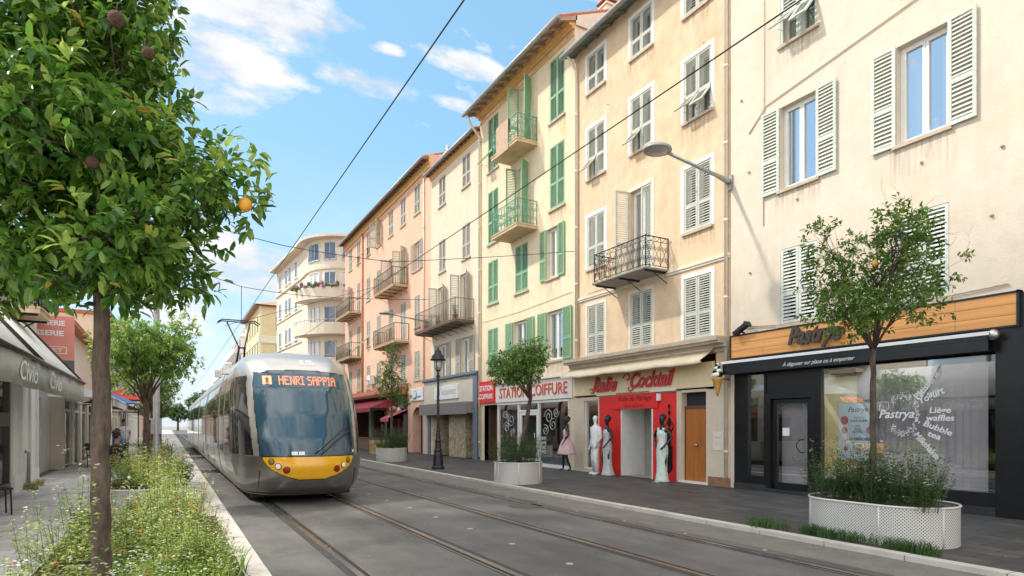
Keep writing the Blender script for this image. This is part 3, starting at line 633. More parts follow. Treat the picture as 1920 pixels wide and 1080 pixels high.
# ice-cream cone sign
ic = empty('cone_sign', (11.55, 10.6, 2.3), 'giant soft ice cream cone sign hanging at the pastry shop corner', 'sign')
cx, cy, cz = 11.62, 10.56, 2.28
q = Mesh(); q.lathe([(.015, 0), (.05, .12), (.12, .38), (.14, .42), (.135, .45)], (cx, cy, cz), 14); q.build('cone', mat('wafer', (.62, .30, .08), .7, .3, 18, bump=.5, bscale=40), ic)
q = Mesh(); pts = []; rr = []
for i in range(46):
    u = i / 45; a = u * 4.2 * 2 * math.pi; r = .105 * (1 - u) ** .8; pts.append((cx + r * math.cos(a), cy + r * math.sin(a), cz + .47 + u * .36)); rr.append(.062 * (1 - u * .75))
q.tube(pts, rr, 8); 
for i in range(len(q.f)): q.m[i] = 1 if (i // 8) % 7 < 3 else 0
q.build('ice_cream', [M_letterW, M_black], ic); q = Mesh(); q.tube([(12.05, cy, cz + .42), (cx, cy, cz + .42)], .012, 5); q.tube([(12.05, cy, cz + .75), (cx + .1, cy, cz + .45)], .01, 5); q.build('bracket', M_iron, ic)
# wall street lamp
def wall_lamp(y, label, z=7.55, L=2.25):
    e = empty('street_lamp', (12.05, y, z), label, 'lamp', 'grey lamps on wall brackets'); x0 = 12.05
    q = Mesh(); q.tube([(x0 - .02, y, z), (x0 - .18, y, z + .03), (x0 - .5, y, z + .08), (x0 - L + .2, y, z + .27)], [.07, .075, .05, .032], 10); q.build('bracket_arm', M_zinc, e)
    q = Mesh(); q.box(x0 - .05, x0 + .0, y - .08, y + .08, z - .2, z + .16); q.build('wall_plate', M_zinc, e)
    hd = Mesh(); hx = x0 - L - .12; hz = z + .27
    hd.lathe([(.30, -.02), (.31, .0), (.29, .05), (.20, .10), (.06, .13), (.0005, .135)], (hx, y, hz), 20, sx=1.1); hd.tube([(hx + .45, y, hz + .0), (hx + .2, y, hz + .04)], [.035, .06], 8)
    hh = hd.build('lamp_head', M_zinc, e); g = Mesh(); g.lathe([(.001, -.05), (.16, -.04), (.27, -.018)], (hx, y, hz), 20, sx=1.1); g.build('lens', mat('lamp_lens', (.30, .31, .29), .25, .05), hh)
wall_lamp(10.54, 'large grey oval street lamp on long wall arm between peach and cream houses')
wall_lamp(30.4, 'smaller grey wall-arm lamp on the straw coloured house beside the orange house', 7.0, 2.3)

# ================================================================ peach building
B2 = empty('peach_building', (12.05, 14, 0), 'weathered peach house with grey shutters and one black iron balcony', 'building')
cols = [(11.15, 12.10), (13.35, 14.27), (15.53, 16.44)]
rows = [(3.86, 5.48), (6.7, 8.4), (9.65, 11.28), (12.48, 13.68)]
op = [(a, b, c, d) for a, b in cols for c, d in rows if not (a == 13.35 and c == 6.7)] + [(13.36, 14.30, 5.90, 8.54)]
q = Mesh(); FR.wall(q, 10.544, 17.156, 3.4, 14.2, op); FR.box(q, 10.545, 11.005, 0, 3.4, -.2, .0); FR.box(q, 16.63, 17.155, 0, 2.5, -.2, 0)
q.build('wall', M_peach, B2); body(B2, FR, 10.544, 17.156, 14.2, 10, M_offw)
roof(B2, FR, 10.5, 17.2, 13.95, .46, 2.0, 10, soffit=M_eaveg, rafters=.62, raft_m=M_eaveg, raft_h=.07)
for (a, b, c, d) in op:
    k = 'C'
    if a == 11.15 and c == 9.65: k = 'CFF'
    if a in (13.35, 15.53) and c == 9.65: k = 'CF'
    if c == 5.90: k = 'H'
    window(B2, FR, a, b, c, d, k, M_shG, pitch=.062, surround=M_white if c > 4 and c != 5.9 or a == 11.15 else M_offw, sill=c != 5.9, ang=(0, 100))
balcony(B2, FR, 12.66, 15.0, 5.86, .86, M_grey, M_iron, 'scroll', h=.86, th=.05, rad=.0085)
q = Mesh()
for k in range(16): q.ball(FR.p(random.uniform(10.8, 16.9), random.uniform(4.2, 13.4), .01), random.uniform(.012, .03), 4)
q.each('wall_fixing', M_sill, B2)
q = Mesh(); q.tube([FR.p(16.85, 3.9, .03), FR.p(16.83, 5.6, .03), FR.p(16.3, 5.9, .03), FR.p(14.8, 5.88, .03)], .008, 4); q.build('wall_cable', M_iron, B2)
cornice(B2, FR, 10.55, 17.15, [(5.76, 5.83, .06), (5.70, 5.76, .035)], M_offw, 'string_course')
cornice(B2, FR, 10.56, 17.25, [(3.66, 3.76, .46), (3.60, 3.66, .40), (3.52, 3.60, .20), (3.42, 3.52, .06)], mat('stone_cornice', (.50, .42, .32), .85, .15, 4, bump=.2, streak=.5))
pipe(B2, FR, [(16.98, 13.92, .45), (16.98, 13.78, .3), (16.98, 13.5, .07), (16.98, 3.8, .07)], .05, M_offw)
pipe(B2, FR, [(10.62, 13.9, .3), (10.62, 13.6, .07), (10.62, .3, .07)], .045, M_offw)
# bridal shop below it
q = Mesh(); F = FR
M_beige = mat('beige_shop_wall', (.66, .55, .42), .7, .05, 4, bump=.06, streak=.15)
F.box(q, 10.56, 11.30, .03, 2.50, -.2, .03); F.box(q, 16.62, 17.18, .03, 2.5, -.2, .03); F.box(q, 12.16, 12.34, .03, 2.5, -.2, .035); F.box(q, 15.78, 15.84, .03, 2.5, -.2, .03)
F.box(q, 11.30, 12.16, 2.45, 2.52, -.2, .03); F.box(q, 15.84, 16.62, .03, .15, -.2, .03); F.box(q, 15.84, 16.62, 2.38, 2.5, -.2, .031); F.box(q, 12.35, 15.78, 2.49, 2.56, -.2, .012)
q.build('shopfront', M_beige, B2)
q = Mesh(); F.box(q, 12.345, 13.28, .04, 2.48, -.1, .028); F.box(q, 14.70, 15.775, .04, 2.48, -.1, .028); q.each('red_panel', M_red, B2)
q = Mesh(); F.box(q, 13.28, 13.34, .04, 2.1, -.9, .03); F.box(q, 14.64, 14.70, .04, 2.1, -.9, .03); F.box(q, 13.28, 14.70, 2.1, 2.16, -.9, .03); F.box(q, 12.34, 13.35, 2.52, 2.58, .03, .10); F.box(q, 14.9, 15.9, 2.52, 2.58, .03, .06); q.build('doorway', M_white, B2)
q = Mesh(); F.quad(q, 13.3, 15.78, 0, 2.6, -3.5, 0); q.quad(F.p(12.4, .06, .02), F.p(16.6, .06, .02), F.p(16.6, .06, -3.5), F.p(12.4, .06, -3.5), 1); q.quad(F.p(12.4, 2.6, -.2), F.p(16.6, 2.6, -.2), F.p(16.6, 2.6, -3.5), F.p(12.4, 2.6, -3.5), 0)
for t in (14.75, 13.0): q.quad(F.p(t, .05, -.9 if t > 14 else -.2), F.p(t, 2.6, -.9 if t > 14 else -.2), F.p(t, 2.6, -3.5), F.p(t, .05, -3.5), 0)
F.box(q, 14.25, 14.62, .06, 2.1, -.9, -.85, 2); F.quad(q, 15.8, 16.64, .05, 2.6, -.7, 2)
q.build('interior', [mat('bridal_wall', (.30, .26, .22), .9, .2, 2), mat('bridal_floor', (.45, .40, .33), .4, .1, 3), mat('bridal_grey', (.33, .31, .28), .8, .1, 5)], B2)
q = Mesh()      # dresses hanging inside the doorway
for (t, d, s, mi) in ((13.75, -1.9, .22, 0), (13.95, -2.3, .26, 1), (13.5, -1.4, .18, 0), (16.25, -.4, .2, 2), (16.0, -.45, .17, 0)):
    q.lathe([(s * 1.5, .1), (s * 1.2, .5), (s * .6, 1.0), (s * .75, 1.25), (s * .3, 1.42), (.03, 1.5)], F.p(t, .05, d), 10, mi)
q.each('hanging_dress', [mat('cloth_black', (.03, .03, .04), .8), mat('cloth_lilac', (.5, .42, .42), .8), mat('cloth_ivory', (.6, .56, .48), .8)], B2)
g = Mesh(); F.quad(g, 15.84, 16.62, .15, 2.38, -.08); g.each('shop_window', M_shopglass, B2)
q = Mesh(); F.box(q, 15.845, 15.88, .15, 2.38, -.1, -.03); F.box(q, 16.58, 16.615, .15, 2.38, -.1, -.03); F.box(q, 15.88, 16.58, 2.34, 2.375, -.1, -.03); F.box(q, 15.88, 16.58, .152, .19, -.1, -.03); q.build('window_frame', M_white, B2)
q = Mesh(); F.box(q, 11.33, 12.13, .10, 2.02, -.16, -.10); d2 = q.build('door', M_door, B2)
q = Mesh(); F.box(q, 11.45, 11.62, .25, 1.9, -.101, -.093); F.box(q, 11.84, 12.01, .25, 1.9, -.101, -.093); q.each('door_panel', M_door, d2)
q = Mesh(); q.ball(F.p(11.72, 1.06, -.06), .035, 8); q.ball(F.p(11.80, 1.06, -.07), .018, 6); q.build('handle', M_metal, d2)
q = Mesh(); F.box(q, 11.30, 12.16, 2.02, 2.10, -.18, -.08); F.quad(q, 11.3, 12.16, 2.1, 2.45, -.16, 1); F.box(q, 12.13, 12.16, .05, 2.02, -.18, -.08); q.build('transom', [mat('brown_frame', (.12, .06, .03), .5), M_dark], B2)
q = Mesh(); F.box(q, 11.2, 12.25, .04, .10, -.25, .05); q.build('door_step', M_white, B2)
q = Mesh(); F.box(q, 10.72, 11.06, .95, 1.42, .03, .045); F.box(q, 10.80, 11.00, 1.28, 1.36, .045, .055); q.build('meter_hatch', M_offw, B2)
q = Mesh(); F.box(q, 10.53, 11.22, .04, .28, .03, .05); q.build('plinth', mat('brown_marble', (.30, .15, .09), .4, .35, 6), B2)
q = Mesh(); F.box(q, 11.03, 17.2, 2.56, 3.20, .0, .075); fa = tag(q.build('shop_fascia', mat('cream_fascia', (.82, .66, .40), .6, .04, 4, streak=.12)), 'cream fascia board with red script over the bridal shop', 'fascia')
q = Mesh()
for t in (12.9, 14.75, 16.0): F.box(q, t, t + .012, 2.56, 3.2, .075, .078)
q.build('seam', M_offw, fa)
sg1 = text('Italie', F, 15.42, 2.86, .09, w=1.25, h=.46, m=M_redt, shear=.45, ext=.03, bold=.03, name='sign_lettering', parent=fa)
sg2 = text('Cocktail', F, 13.25, 2.90, .09, w=1.85, h=.46, m=M_redt, shear=.45, ext=.03, bold=.03, name='sign_lettering', parent=fa)
g = Mesh()
def curl(cx, cz, r, a0, tr, sg):
    g.tube([F.p(cx + r * (1 - .6 * i / 20) * math.cos(a0 + sg * i / 20 * tr), cz + r * .8 * (1 - .6 * i / 20) * math.sin(a0 + sg * i / 20 * tr), .1) for i in range(21)], .017, 5)
curl(16.08, 2.66, .13, .5, 5.5, 1); curl(15.75, 3.04, .12, 0, 4.5, 1); curl(14.33, 3.0, .17, 0, 5.2, 1); curl(14.2, 2.68, .14, 2.5, 4.6, 1)
g.build('flourish', M_redt, fa)
q = Mesh(); F.box(q, 13.05, 15.05, 2.07, 2.515, .04, .075); rs = tag(q.build('shop_sign', M_red), 'red board over the bridal shop doorway with dark script', 'sign')
ink = mat('dark_red_ink', (.10, .01, .01), .5, 0)
text('Robe de Mariage', F, 14.02, 2.35, .077, w=1.5, h=.20, m=ink, parent=rs, shear=.4, ext=.003); text('04 93 56 27 52', F, 14.05, 2.15, .077, w=.8, h=.075, m=ink, parent=rs, ext=.003)
q = Mesh(); F.box(q, 12.92, 13.04, 2.27, 2.47, .05, .12); q.build('alarm_box', M_letterW, rs)
# retracted cream awning
q = Mesh(); n = 24; M_canv = mat('cream_canvas', (.74, .62, .44), .9, .1, 5, bump=.3, bscale=8)
ys = [11.0 + 6.25 * i / n for i in range(n + 1)]; wv = lambda t: .012 * math.sin(t * 3.1) + .006 * math.sin(t * 7.7)
q.add([v for t in ys for v in (FR.p(t, 3.50, .10), FR.p(t, 3.34 + wv(t) * .5, .33), FR.p(t, 3.20 + wv(t), .55), FR.p(t, 3.12 + wv(t), .56))], [(4 * i + k, 4 * i + 4 + k, 4 * i + 5 + k, 4 * i + 1 + k) for i in range(n) for k in range(3)], 0, True)
aw2 = tag(q.build('awning', M_canv), 'cream fabric awning half rolled in above the red script sign', 'awning'); aw2.modifiers.new('s', 'SOLIDIFY').thickness = .006
q = Mesh(); q.tube([F.p(11.0, 3.52, .12), F.p(17.25, 3.52, .12)], .055, 8); q.build('roller', M_offw, aw2)
q = Mesh()
for t in (11.6, 14.2, 16.7): q.tube([F.p(t, 3.3, .08), F.p(t - .4, 3.18, .3), F.p(t, 3.15, .54)], .014, 5)
q.each('folding_arm', M_white, aw2)
q = Mesh()        # black silhouette picture on the red wall
F.box(q, 12.50, 12.72, .35, 1.0, .0285, .036)
for (t, z, a, b) in ((12.62, 1.93, .055, .07), (12.62, 1.66, .075, .14), (12.62, 1.30, .08, .22), (12.64, .9, .10, .3), (12.64, .45, .12, .2), (12.63, 2.10, .05, .07), (12.625, 1.80, .022, .12), (12.63, 2.0, .015, .12), (12.63, 1.1, .085, .3), (12.63, .68, .10, .4)):
    q.add([F.p(t + a * math.cos(k * .5236), z + b * math.sin(k * .5236), .037 + z * .0005) for k in range(12)], [tuple(range(12))])
q.tube([F.p(12.67, 1.72, .035), F.p(12.80, 1.55, .035), F.p(12.69, 1.38, .035)], .018, 5); q.tube([F.p(12.57, 1.72, .035), F.p(12.46, 1.55, .035), F.p(12.56, 1.38, .035)], .018, 5)
tag(q.build('wall_silhouette', M_black), 'black cut-out silhouette of a woman on the red shop wall', 'decoration')

# ================================================================ yellow building with green shutters
B3 = empty('yellow_building', (12.05, 21, 0), 'tall yellow house with bright green shutters and two small balconies', 'building')
W3 = [(17.79, 18.74, 12.49, 14.7, 'C'), (20.05, 20.95, 12.25, 14.8, 'A'), (22.72, 23.68, 12.47, 14.75, 'CF'),
      (17.79, 18.74, 9.34, 11.6, 'C'), (20.29, 21.15, 9.15, 11.7, 'A'), (22.72, 23.68, 9.37, 11.6, 'C'),
      (18.15, 18.95, 6.89, 8.71, 'O'), (20.29, 21.3, 6.81, 8.66, 'C'), (22.74, 23.68, 6.79, 8.6, 'C'),
      (17.85, 18.95, 3.91, 5.70, 'O'), (20.35, 21.45, 3.91, 5.70, 'O'), (22.74, 23.7, 3.95, 5.7, 'C')]
q = Mesh(); FR.wall(q, 17.162, 24.456, 3.2, 15.1, [w[:4] for w in W3]); FR.box(q, 17.163, 17.45, 0, 3.2, -.2, 0); FR.box(q, 24.02, 24.455, 0, 3.2, -.2, 0); FR.box(q, 22.80, 24.02, 2.45, 3.2, -.2, 0)
q.build('wall', M_yellow, B3); body(B3, FR, 17.162, 24.456, 15.5, 10, M_offw)
for i, w in enumerate(W3): window(B3, FR, *w[:4], w[4], M_shB, pitch=.065, sill=w[2] not in (12.25, 9.15), ang=(118, 100) if w[4] == 'A' else None, surround=None)
roof(B3, FR, 17.10, 24.52, 15.18, .72, 2.4, 10, soffit=mat('soffit_plank', (.34, .27, .20), .8, .2, 6), rafters=.5, raft_h=.16, raft_m=mat('pale_rafter', (.38, .29, .2), .8, .2, 8))
cornice(B3, FR, 17.17, 24.45, [(15.30, 15.5, .28), (15.16, 15.30, .22), (15.08, 15.16, .10), (14.86, 14.93, .04)], M_ochre)
q = Mesh(); t = 17.3     # stencilled frieze between the openings
while t < 24.3:
    if not any(w[0] - .1 < t < w[1] + .1 and w[3] > 14.6 for w in W3): FR.box(q, t, t + .05, 14.94, 15.05, 0, .008); FR.box(q, t + .07, t + .10, 14.97, 15.02, 0, .008)
    t += .14
q.build('frieze', mat('frieze_brown', (.50, .36, .22), .8, .1), B3)
q = Mesh(); q.tube([FR.p(24.2, 6.1, .02), FR.p(21, 6.05, .02), FR.p(17.3, 6.15, .02)], .008, 4); q.build('wall_cable', M_sill, B3)
for z in (12.2, 9.06): balcony(B3, FR, 19.6, 21.68, z, .87, M_conc, M_irong, 'scroll', h=.92, th=.13, bracket=False, rad=.008)
q = Mesh(); P = [(19.8 + .0, 0)];
q.add([FR.p(20.25, 13.15, .905), FR.p(21.2, 13.15, .905), FR.p(21.2, 12.0, .91), FR.p(20.25, 12.0, .91), FR.p(20.25, 13.17, .80), FR.p(21.2, 13.17, .80), FR.p(21.2, 12.7, .79), FR.p(20.25, 12.7, .79)], [(0, 1, 2, 3), (0, 1, 5, 4), (4, 5, 6, 7)])
cl_ = tag(q.build('rug', mat('rug_cloth', (.50, .36, .25), .9, .12, 8, bump=.3, bscale=12)), 'brown rug airing over the rail of the top green balcony', 'rug'); cl_.modifiers.new('s', 'SOLIDIFY').thickness = .02
pipe(B3, FR, [(24.3, 15.1, .72), (24.33, 14.75, .5), (24.36, 14.3, .08), (24.36, .2, .08)], .05, M_offw)
chimney(B3, 14.1, 17.9, 16.1, .75, .28, M_offw, 1)
q = Mesh(); q.add([(13.7, 17.6, 17.0), (14.5, 17.6, 17.0), (14.5, 18.2, 17.0), (13.7, 18.2, 17.0), (14.1, 17.9, 17.55)], [(0, 1, 4), (1, 2, 4), (2, 3, 4), (3, 0, 4), (0, 3, 2, 1)]); q.build('chimney_cap', M_tile, B3)
# hairdresser below
q = Mesh(); F = FR
for a, b in ((17.45, 17.52), (19.5, 19.57), (21.02, 21.1), (22.73, 22.80)): F.box(q, a, b, .1, 2.42, -.1, .0)
F.box(q, 17.45, 22.8, 2.42, 2.5, -.1, .02); F.box(q, 17.45, 22.8, .03, .16, -.1, .02); F.box(q, 19.57, 21.02, 2.10, 2.18, -.1, -.01)
q.build('shopfront', M_white, B3)
g = Mesh(); F.quad(g, 17.52, 19.5, .16, 2.42, -.05); F.quad(g, 21.1, 22.73, .16, 2.42, -.05); F.quad(g, 19.57, 21.02, 2.18, 2.42, -.05); g.each('shop_window', M_shopglass, B3)
q = Mesh(); F.box(q, 19.6, 19.72, .17, 2.09, -.09, -.03); F.box(q, 20.87, 20.99, .17, 2.09, -.09, -.03); F.box(q, 19.72, 20.87, 1.97, 2.09, -.09, -.03); F.box(q, 19.72, 20.87, .17, .33, -.09, -.03); d3 = q.build('door', M_white, B3)
g = Mesh(); F.quad(g, 19.72, 20.87, .33, 1.97, -.06); g.build('pane', M_shopglass, d3); g = Mesh(); g.tube([F.p(19.8, .9, .0), F.p(19.8, 1.3, .0)], .015, 5); g.build('handle', M_metal, d3)
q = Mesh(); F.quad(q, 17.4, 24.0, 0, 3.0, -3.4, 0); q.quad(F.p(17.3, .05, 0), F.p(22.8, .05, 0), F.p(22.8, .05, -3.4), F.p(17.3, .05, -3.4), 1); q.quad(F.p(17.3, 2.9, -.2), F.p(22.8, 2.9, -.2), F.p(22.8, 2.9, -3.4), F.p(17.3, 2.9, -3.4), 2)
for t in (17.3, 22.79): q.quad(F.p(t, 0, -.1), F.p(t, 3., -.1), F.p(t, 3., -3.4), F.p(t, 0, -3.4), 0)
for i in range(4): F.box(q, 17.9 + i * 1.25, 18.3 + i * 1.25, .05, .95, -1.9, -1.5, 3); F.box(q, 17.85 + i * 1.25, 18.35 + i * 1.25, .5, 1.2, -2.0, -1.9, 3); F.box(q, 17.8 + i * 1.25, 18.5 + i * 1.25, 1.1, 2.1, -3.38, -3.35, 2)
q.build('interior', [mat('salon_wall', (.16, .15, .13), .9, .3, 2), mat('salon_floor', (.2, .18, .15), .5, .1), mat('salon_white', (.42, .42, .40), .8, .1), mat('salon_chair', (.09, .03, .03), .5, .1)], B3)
g = Mesh()     # white scroll decal on the glass
for (t, z, r, a, s) in ((18.9, 1.9, .3, 0, 1), (18.6, 1.6, .25, 2, -1), (19.1, 1.4, .22, 1, 1), (18.4, 2.05, .2, 3, 1), (21.7, 1.8, .3, 1, -1), (22.1, 1.5, .25, 0, 1), (21.6, 1.3, .2, 2, 1), (22.2, 2.0, .2, 4, -1)):
    spiral(g, lambda x, z_: F.p(x, z_, -.045), t, z, r, 1.6, a, s, .012)
g.build('window_decal', mat('decal_white', (.55, .56, .54), .6, 0), B3)
text('FORFAIT\nHOMME\nFEMME\nENFANT', F, 19.25, .85, -.045, w=.42, h=.62, m=M_letterW, parent=B3, ext=.002, bold=.02, name='window_lettering')
q = Mesh(); F.box(q, 17.25, 22.86, 2.52, 3.28, .0, .06); F.box(q, 17.2, 22.9, 3.28, 3.36, .0, .16); fb = tag(q.build('shop_fascia', M_pink), 'pale fascia board with tall red STATION COIFFURE letters', 'fascia')
text('STATION COIFFURE', F, 20.0, 2.90, .07, w=4.95, h=.42, m=mat('faded_red', (.60, .10, .06), .5, .15, 20), parent=fb, name='sign_lettering', ext=.02, bold=.0, track=1)
q = Mesh(); F.box(q, 17.44, 17.54, .4, 2.4, .021, .03); q.build('jamb_board', M_pink, fb)
for i, ch in enumerate('COIFF'): text(ch, F, 17.49, 2.05 - i * .25, .031, w=.085, h=.17, m=M_redt, parent=fb, ext=.003, name='sign_lettering')
q = Mesh(); F.box(q, 22.92, 24.5, 2.58, 3.44, .01, .09); F.box(q, 22.9, 24.52, 3.44, 3.48, .01, .1); F.box(q, 22.9, 24.52, 2.55, 2.58, .01, .1); sb = tag(q.build('shop_sign', M_red), 'square red sign with white STATION COIFFURE over the wooden door', 'sign')
text('STATION', F, 23.7, 3.18, .092, w=1.25, h=.24, m=M_letterW, parent=sb, ext=.003, bold=.03); text('COIFFURE', F, 23.7, 2.83, .092, w=1.25, h=.22, m=M_letterW, parent=sb, ext=.003, bold=.03)
q = Mesh(); F.box(q, 22.9, 23.7, .06, 2.3, -.5, -.44); dd = q.build('door', mat('honey_wood', (.48, .21, .05), .4, .2, 8, stretch=(1, 1, .2)), B3)
q = Mesh(); q.add([F.p(23.3 + .24 * math.cos(a * .349), 1.55 + .3 * math.sin(a * .349), -.436) for a in range(18)], [tuple(range(18))]); F.box(q, 23.06, 23.54, .3, .95, -.44, -.43); q.build('door_panel', mat('honey_dark', (.25, .10, .03), .4), dd)
q = Mesh(); F.quad(q, 22.81, 24.02, 0, 2.5, -.52); q.quad(F.p(24.02, 0, 0), F.p(24.02, 2.5, 0), F.p(24.02, 2.5, -.55), F.p(24.02, 0, -.55)); q.quad(F.p(22.81, 2.45, 0), F.p(24.02, 2.45, 0), F.p(24.02, 2.45, -.55), F.p(22.81, 2.45, -.55)); q.build('door_recess', mat('dark_recess', (.10, .05, .03), .8), B3)

# ================================================================ straw building with the long balcony
B4 = empty('straw_building', (12.05, 27.4, 0), 'narrow straw coloured house with grey shutters and one long wooden balcony', 'building')
W4 = [(25.46, 26.36, 12.70, 14.15, 'C'), (28.34, 29.21, 12.7, 14.15, 'C'), (25.46, 26.36, 9.35, 10.95, 'C'), (28.34, 29.21, 9.35, 10.95, 'C'),
      (25.75, 26.65, 6.3, 8.7, 'A'), (28.5, 29.4, 6.3, 8.6, 'A'), (25.5, 26.5, 3.85, 5.68, 'O'), (28.2, 29.2, 3.85, 5.68, 'O')]
q = Mesh(); FR.wall(q, 24.462, 30.306, 3.95, 14.75, [w[:4] for w in W4]); q.build('wall', M_straw, B4); body(B4, FR, 24.462, 30.306, 14.7, 10, M_offw)
for w in W4: window(B4, FR, *w[:4], w[4], M_shW, pitch=.085, sill=w[2] != 6.3, ang=(150, 95))
roof(B4, FR, 24.47, 30.36, 14.66, .33, 1.6, 10, soffit=M_wood_s, rafters=.4)
cornice(B4, FR, 24.47, 30.3, [(14.5, 14.72, .1), (14.42, 14.5, .05)], M_ochre)
balcony(B4, FR, 25.05, 30.2, 6.35, .95, M_wood_s, M_irono, 'bars', h=.95, th=.10, rad=.01)
chimney(B4, 12.9, 29.7, 15.0, .75, .3, M_offw, 2)
# grey shop with stone pillar
q = Mesh(); F = FR
F.box(q, 25.03, 31.24, 2.64, 3.86, -.2, .02); F.box(q, 30.85, 31.24, .03, 2.64, -.2, .018); q.build('shop_wall', mat('cream_shop', (.62, .55, .45), .75, .05, 3, streak=.2), B4)
q = Mesh(); F.box(q, 24.60, 25.03, .03, 3.9, -.2, .09); F.box(q, 24.55, 31.3, 3.9, 4.02, -.02, .16); F.box(q, 24.55, 31.3, 3.86, 3.9, -.02, .1); F.box(q, 30.4, 30.7, .03, 2.2, -.3, .03); q.build('pilaster', mat('blue_grey_paint', (.16, .19, .23), .5, .1, 5), B4)
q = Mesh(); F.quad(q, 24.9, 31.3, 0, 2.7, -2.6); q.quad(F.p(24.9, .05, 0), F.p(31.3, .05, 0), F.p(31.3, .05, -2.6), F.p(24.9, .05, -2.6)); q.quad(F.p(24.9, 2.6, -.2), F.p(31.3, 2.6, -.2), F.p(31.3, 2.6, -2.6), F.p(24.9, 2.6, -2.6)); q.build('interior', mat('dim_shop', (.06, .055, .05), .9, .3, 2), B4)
M_rub = mat('rubble_stone', (.42, .34, .22), .9, .45, 5, bump=1., bscale=6)
q = Mesh(); F.box(q, 26.25, 28.2, .03, 2.62, -.7, -.12); F.box(q, 29.5, 30.35, .03, 2.62, -.7, -.15); q.each('stone_pillar', M_rub, B4)
q = Mesh(); F.box(q, 25.04, 30.95, 2.15, 2.66, .05, .42); F.box(q, 25.04, 30.95, 2.10, 2.15, .38, .43); tag(q.build('blind', mat('taupe_canvas', (.24, .22, .20), .85, .1, 5)), 'taupe folded shop blind under the small white sign board', 'awning')
q = Mesh(); F.box(q, 26.7, 29.6, 2.88, 3.55, .02, .10); s4 = tag(q.build('shop_sign', M_white), 'white sign board with thin grey AQUAVELO letters', 'sign')
text('AQUAVELO', F, 27.75, 3.2, .102, w=1.75, h=.28, m=mat('grey_ink', (.35, .36, .36), .5, 0), parent=s4, ext=.003)
g = Mesh(); g.tube([F.p(29.1 + .22 * math.cos(a * .4), 3.2 + .22 * math.sin(a * .4), .102) for a in range(3, 15)], .03, 5); g.build('emblem', mat('blue_ink', (.10, .35, .55), .5, 0), s4)

# ================================================================ orange building
B5 = empty('orange_building', (12.05, 39, 0), 'long salmon orange house with four iron balconies beyond the straw house', 'building')
cc = [46.7, 44.4, 41.9, 39.5, 37.0, 34.7, 32.35]
W5 = []
for i, c in enumerate(cc):
    a, b = c - .46, c + .46
    W5.append((a, b, 13.36, 14.95, 'CF' if i in (1, 2) else 'A' if i == 3 else 'C'))
    W5.append((a, b, *((9.75, 11.95) if i in (0, 1, 4, 5) else (10.22, 11.8)), {0: 'A', 1: 'C', 4: 'H', 5: 'A', 6: 'O'}.get(i, 'C')))
    W5.append((a, b, *((6.55, 8.8) if i in (0, 1, 5) else (7.05, 8.8)), 'CF' if i in (0, 1, 2, 3, 4) else 'C'))
    W5.append((a, b, 4.1, 5.72, 'C'))
q = Mesh(); FR.wall(q, 30.312, 48.38, 3.4, 15.9, [w[:4] for w in W5]); FR.wall(q, 30.4, 34.0, 0, 3.4, [(31.5, 33.1, -.1, 2.6)], .5); q.build('wall', M_orange, B5); body(B5, FR, 30.312, 48.38, 15.9, 11, M_orange)
for i, w in enumerate(W5): window(B5, FR, *w[:4], w[4], M_shO if w[2] < 5 else M_shW if (i * 7) % 3 else M_shO, pitch=.11, ang=(125, 100), sill=w[2] not in (9.75, 6.55))
roof(B5, FR, 30.35, 48.5, 15.62, .45, 2.2, 11, soffit=M_wood_s, rafters=.45, raft_h=.14)
cornice(B5, FR, 30.32, 48.4, [(15.45, 15.9, .10), (15.28, 15.45, .05), (15.2, 15.28, .09)], M_ochre)
for a, b, z in ((43.6, 47.6, 9.7), (43.6, 47.6, 6.5), (33.9, 37.7, 9.7), (33.7, 37.8, 6.45)): balcony(B5, FR, a, b, z, .9, M_conc, M_irono, 'bars', h=1., th=.12, rad=.013, step=.14)
pipe(B5, FR, [(43.2, 15.2, .08), (43.2, 3.6, .08)], .07, mat('pink_pipe', (.55, .25, .15), .6, .1))
pipe(B5, FR, [(31.2, 15.2, .06), (31.2, 4, .06)], .045, M_offw)
q = Mesh(); FR.box(q, 40.3, 41.1, 4.35, 4.95, .05, .35); q.lathe([(.22, 0), (.22, .01)], (12.05 - .36, 40.7, 4.6), 12); tag(q.build('air_conditioner', M_white), 'white air conditioner box on the orange wall', 'air conditioner')
q = Mesh(); n = 12       # arch infill
for i in range(n):
    a0, a1 = math.pi * i / n, math.pi * (i + 1) / n
    q.quad(F.p(32.3 + .8 * math.cos(a0), 1.95 + .65 * math.sin(a0), -.01), F.p(32.3 + .8 * math.cos(a1), 1.95 + .65 * math.sin(a1), -.01), F.p(32.3 + .8 * math.cos(a1), 2.61, -.01), F.p(32.3 + .8 * math.cos(a0), 2.61, -.01))
q.build('arch', M_orange, B5)
q = Mesh(); F.box(q, 31.5, 33.1, .03, 2.6, -.6, -.5); q.build('door', mat('dark_wood_door', (.05, .03, .025), .5, .2), B5)
q = Mesh(); F.box(q, 31.35, 33.15, 2.95, 3.65, .01, .08); s5 = tag(q.build('shop_sign', M_letterW), 'small white sign with a blue wave over the arched door', 'sign')
g = Mesh(); g.tube([F.p(32.5 + .28 * math.cos(a * .35), 3.3 + .22 * math.sin(a * .35), .085) for a in range(2, 16)], [.01 + .004 * a for a in range(14)], 5); g.tube([F.p(32.4, 3.2, .085), F.p(32, 3.15, .085), F.p(31.6, 3.2, .085)], .03, 5); g.build('wave', mat('blue_ink', (.1, .35, .55)), s5)
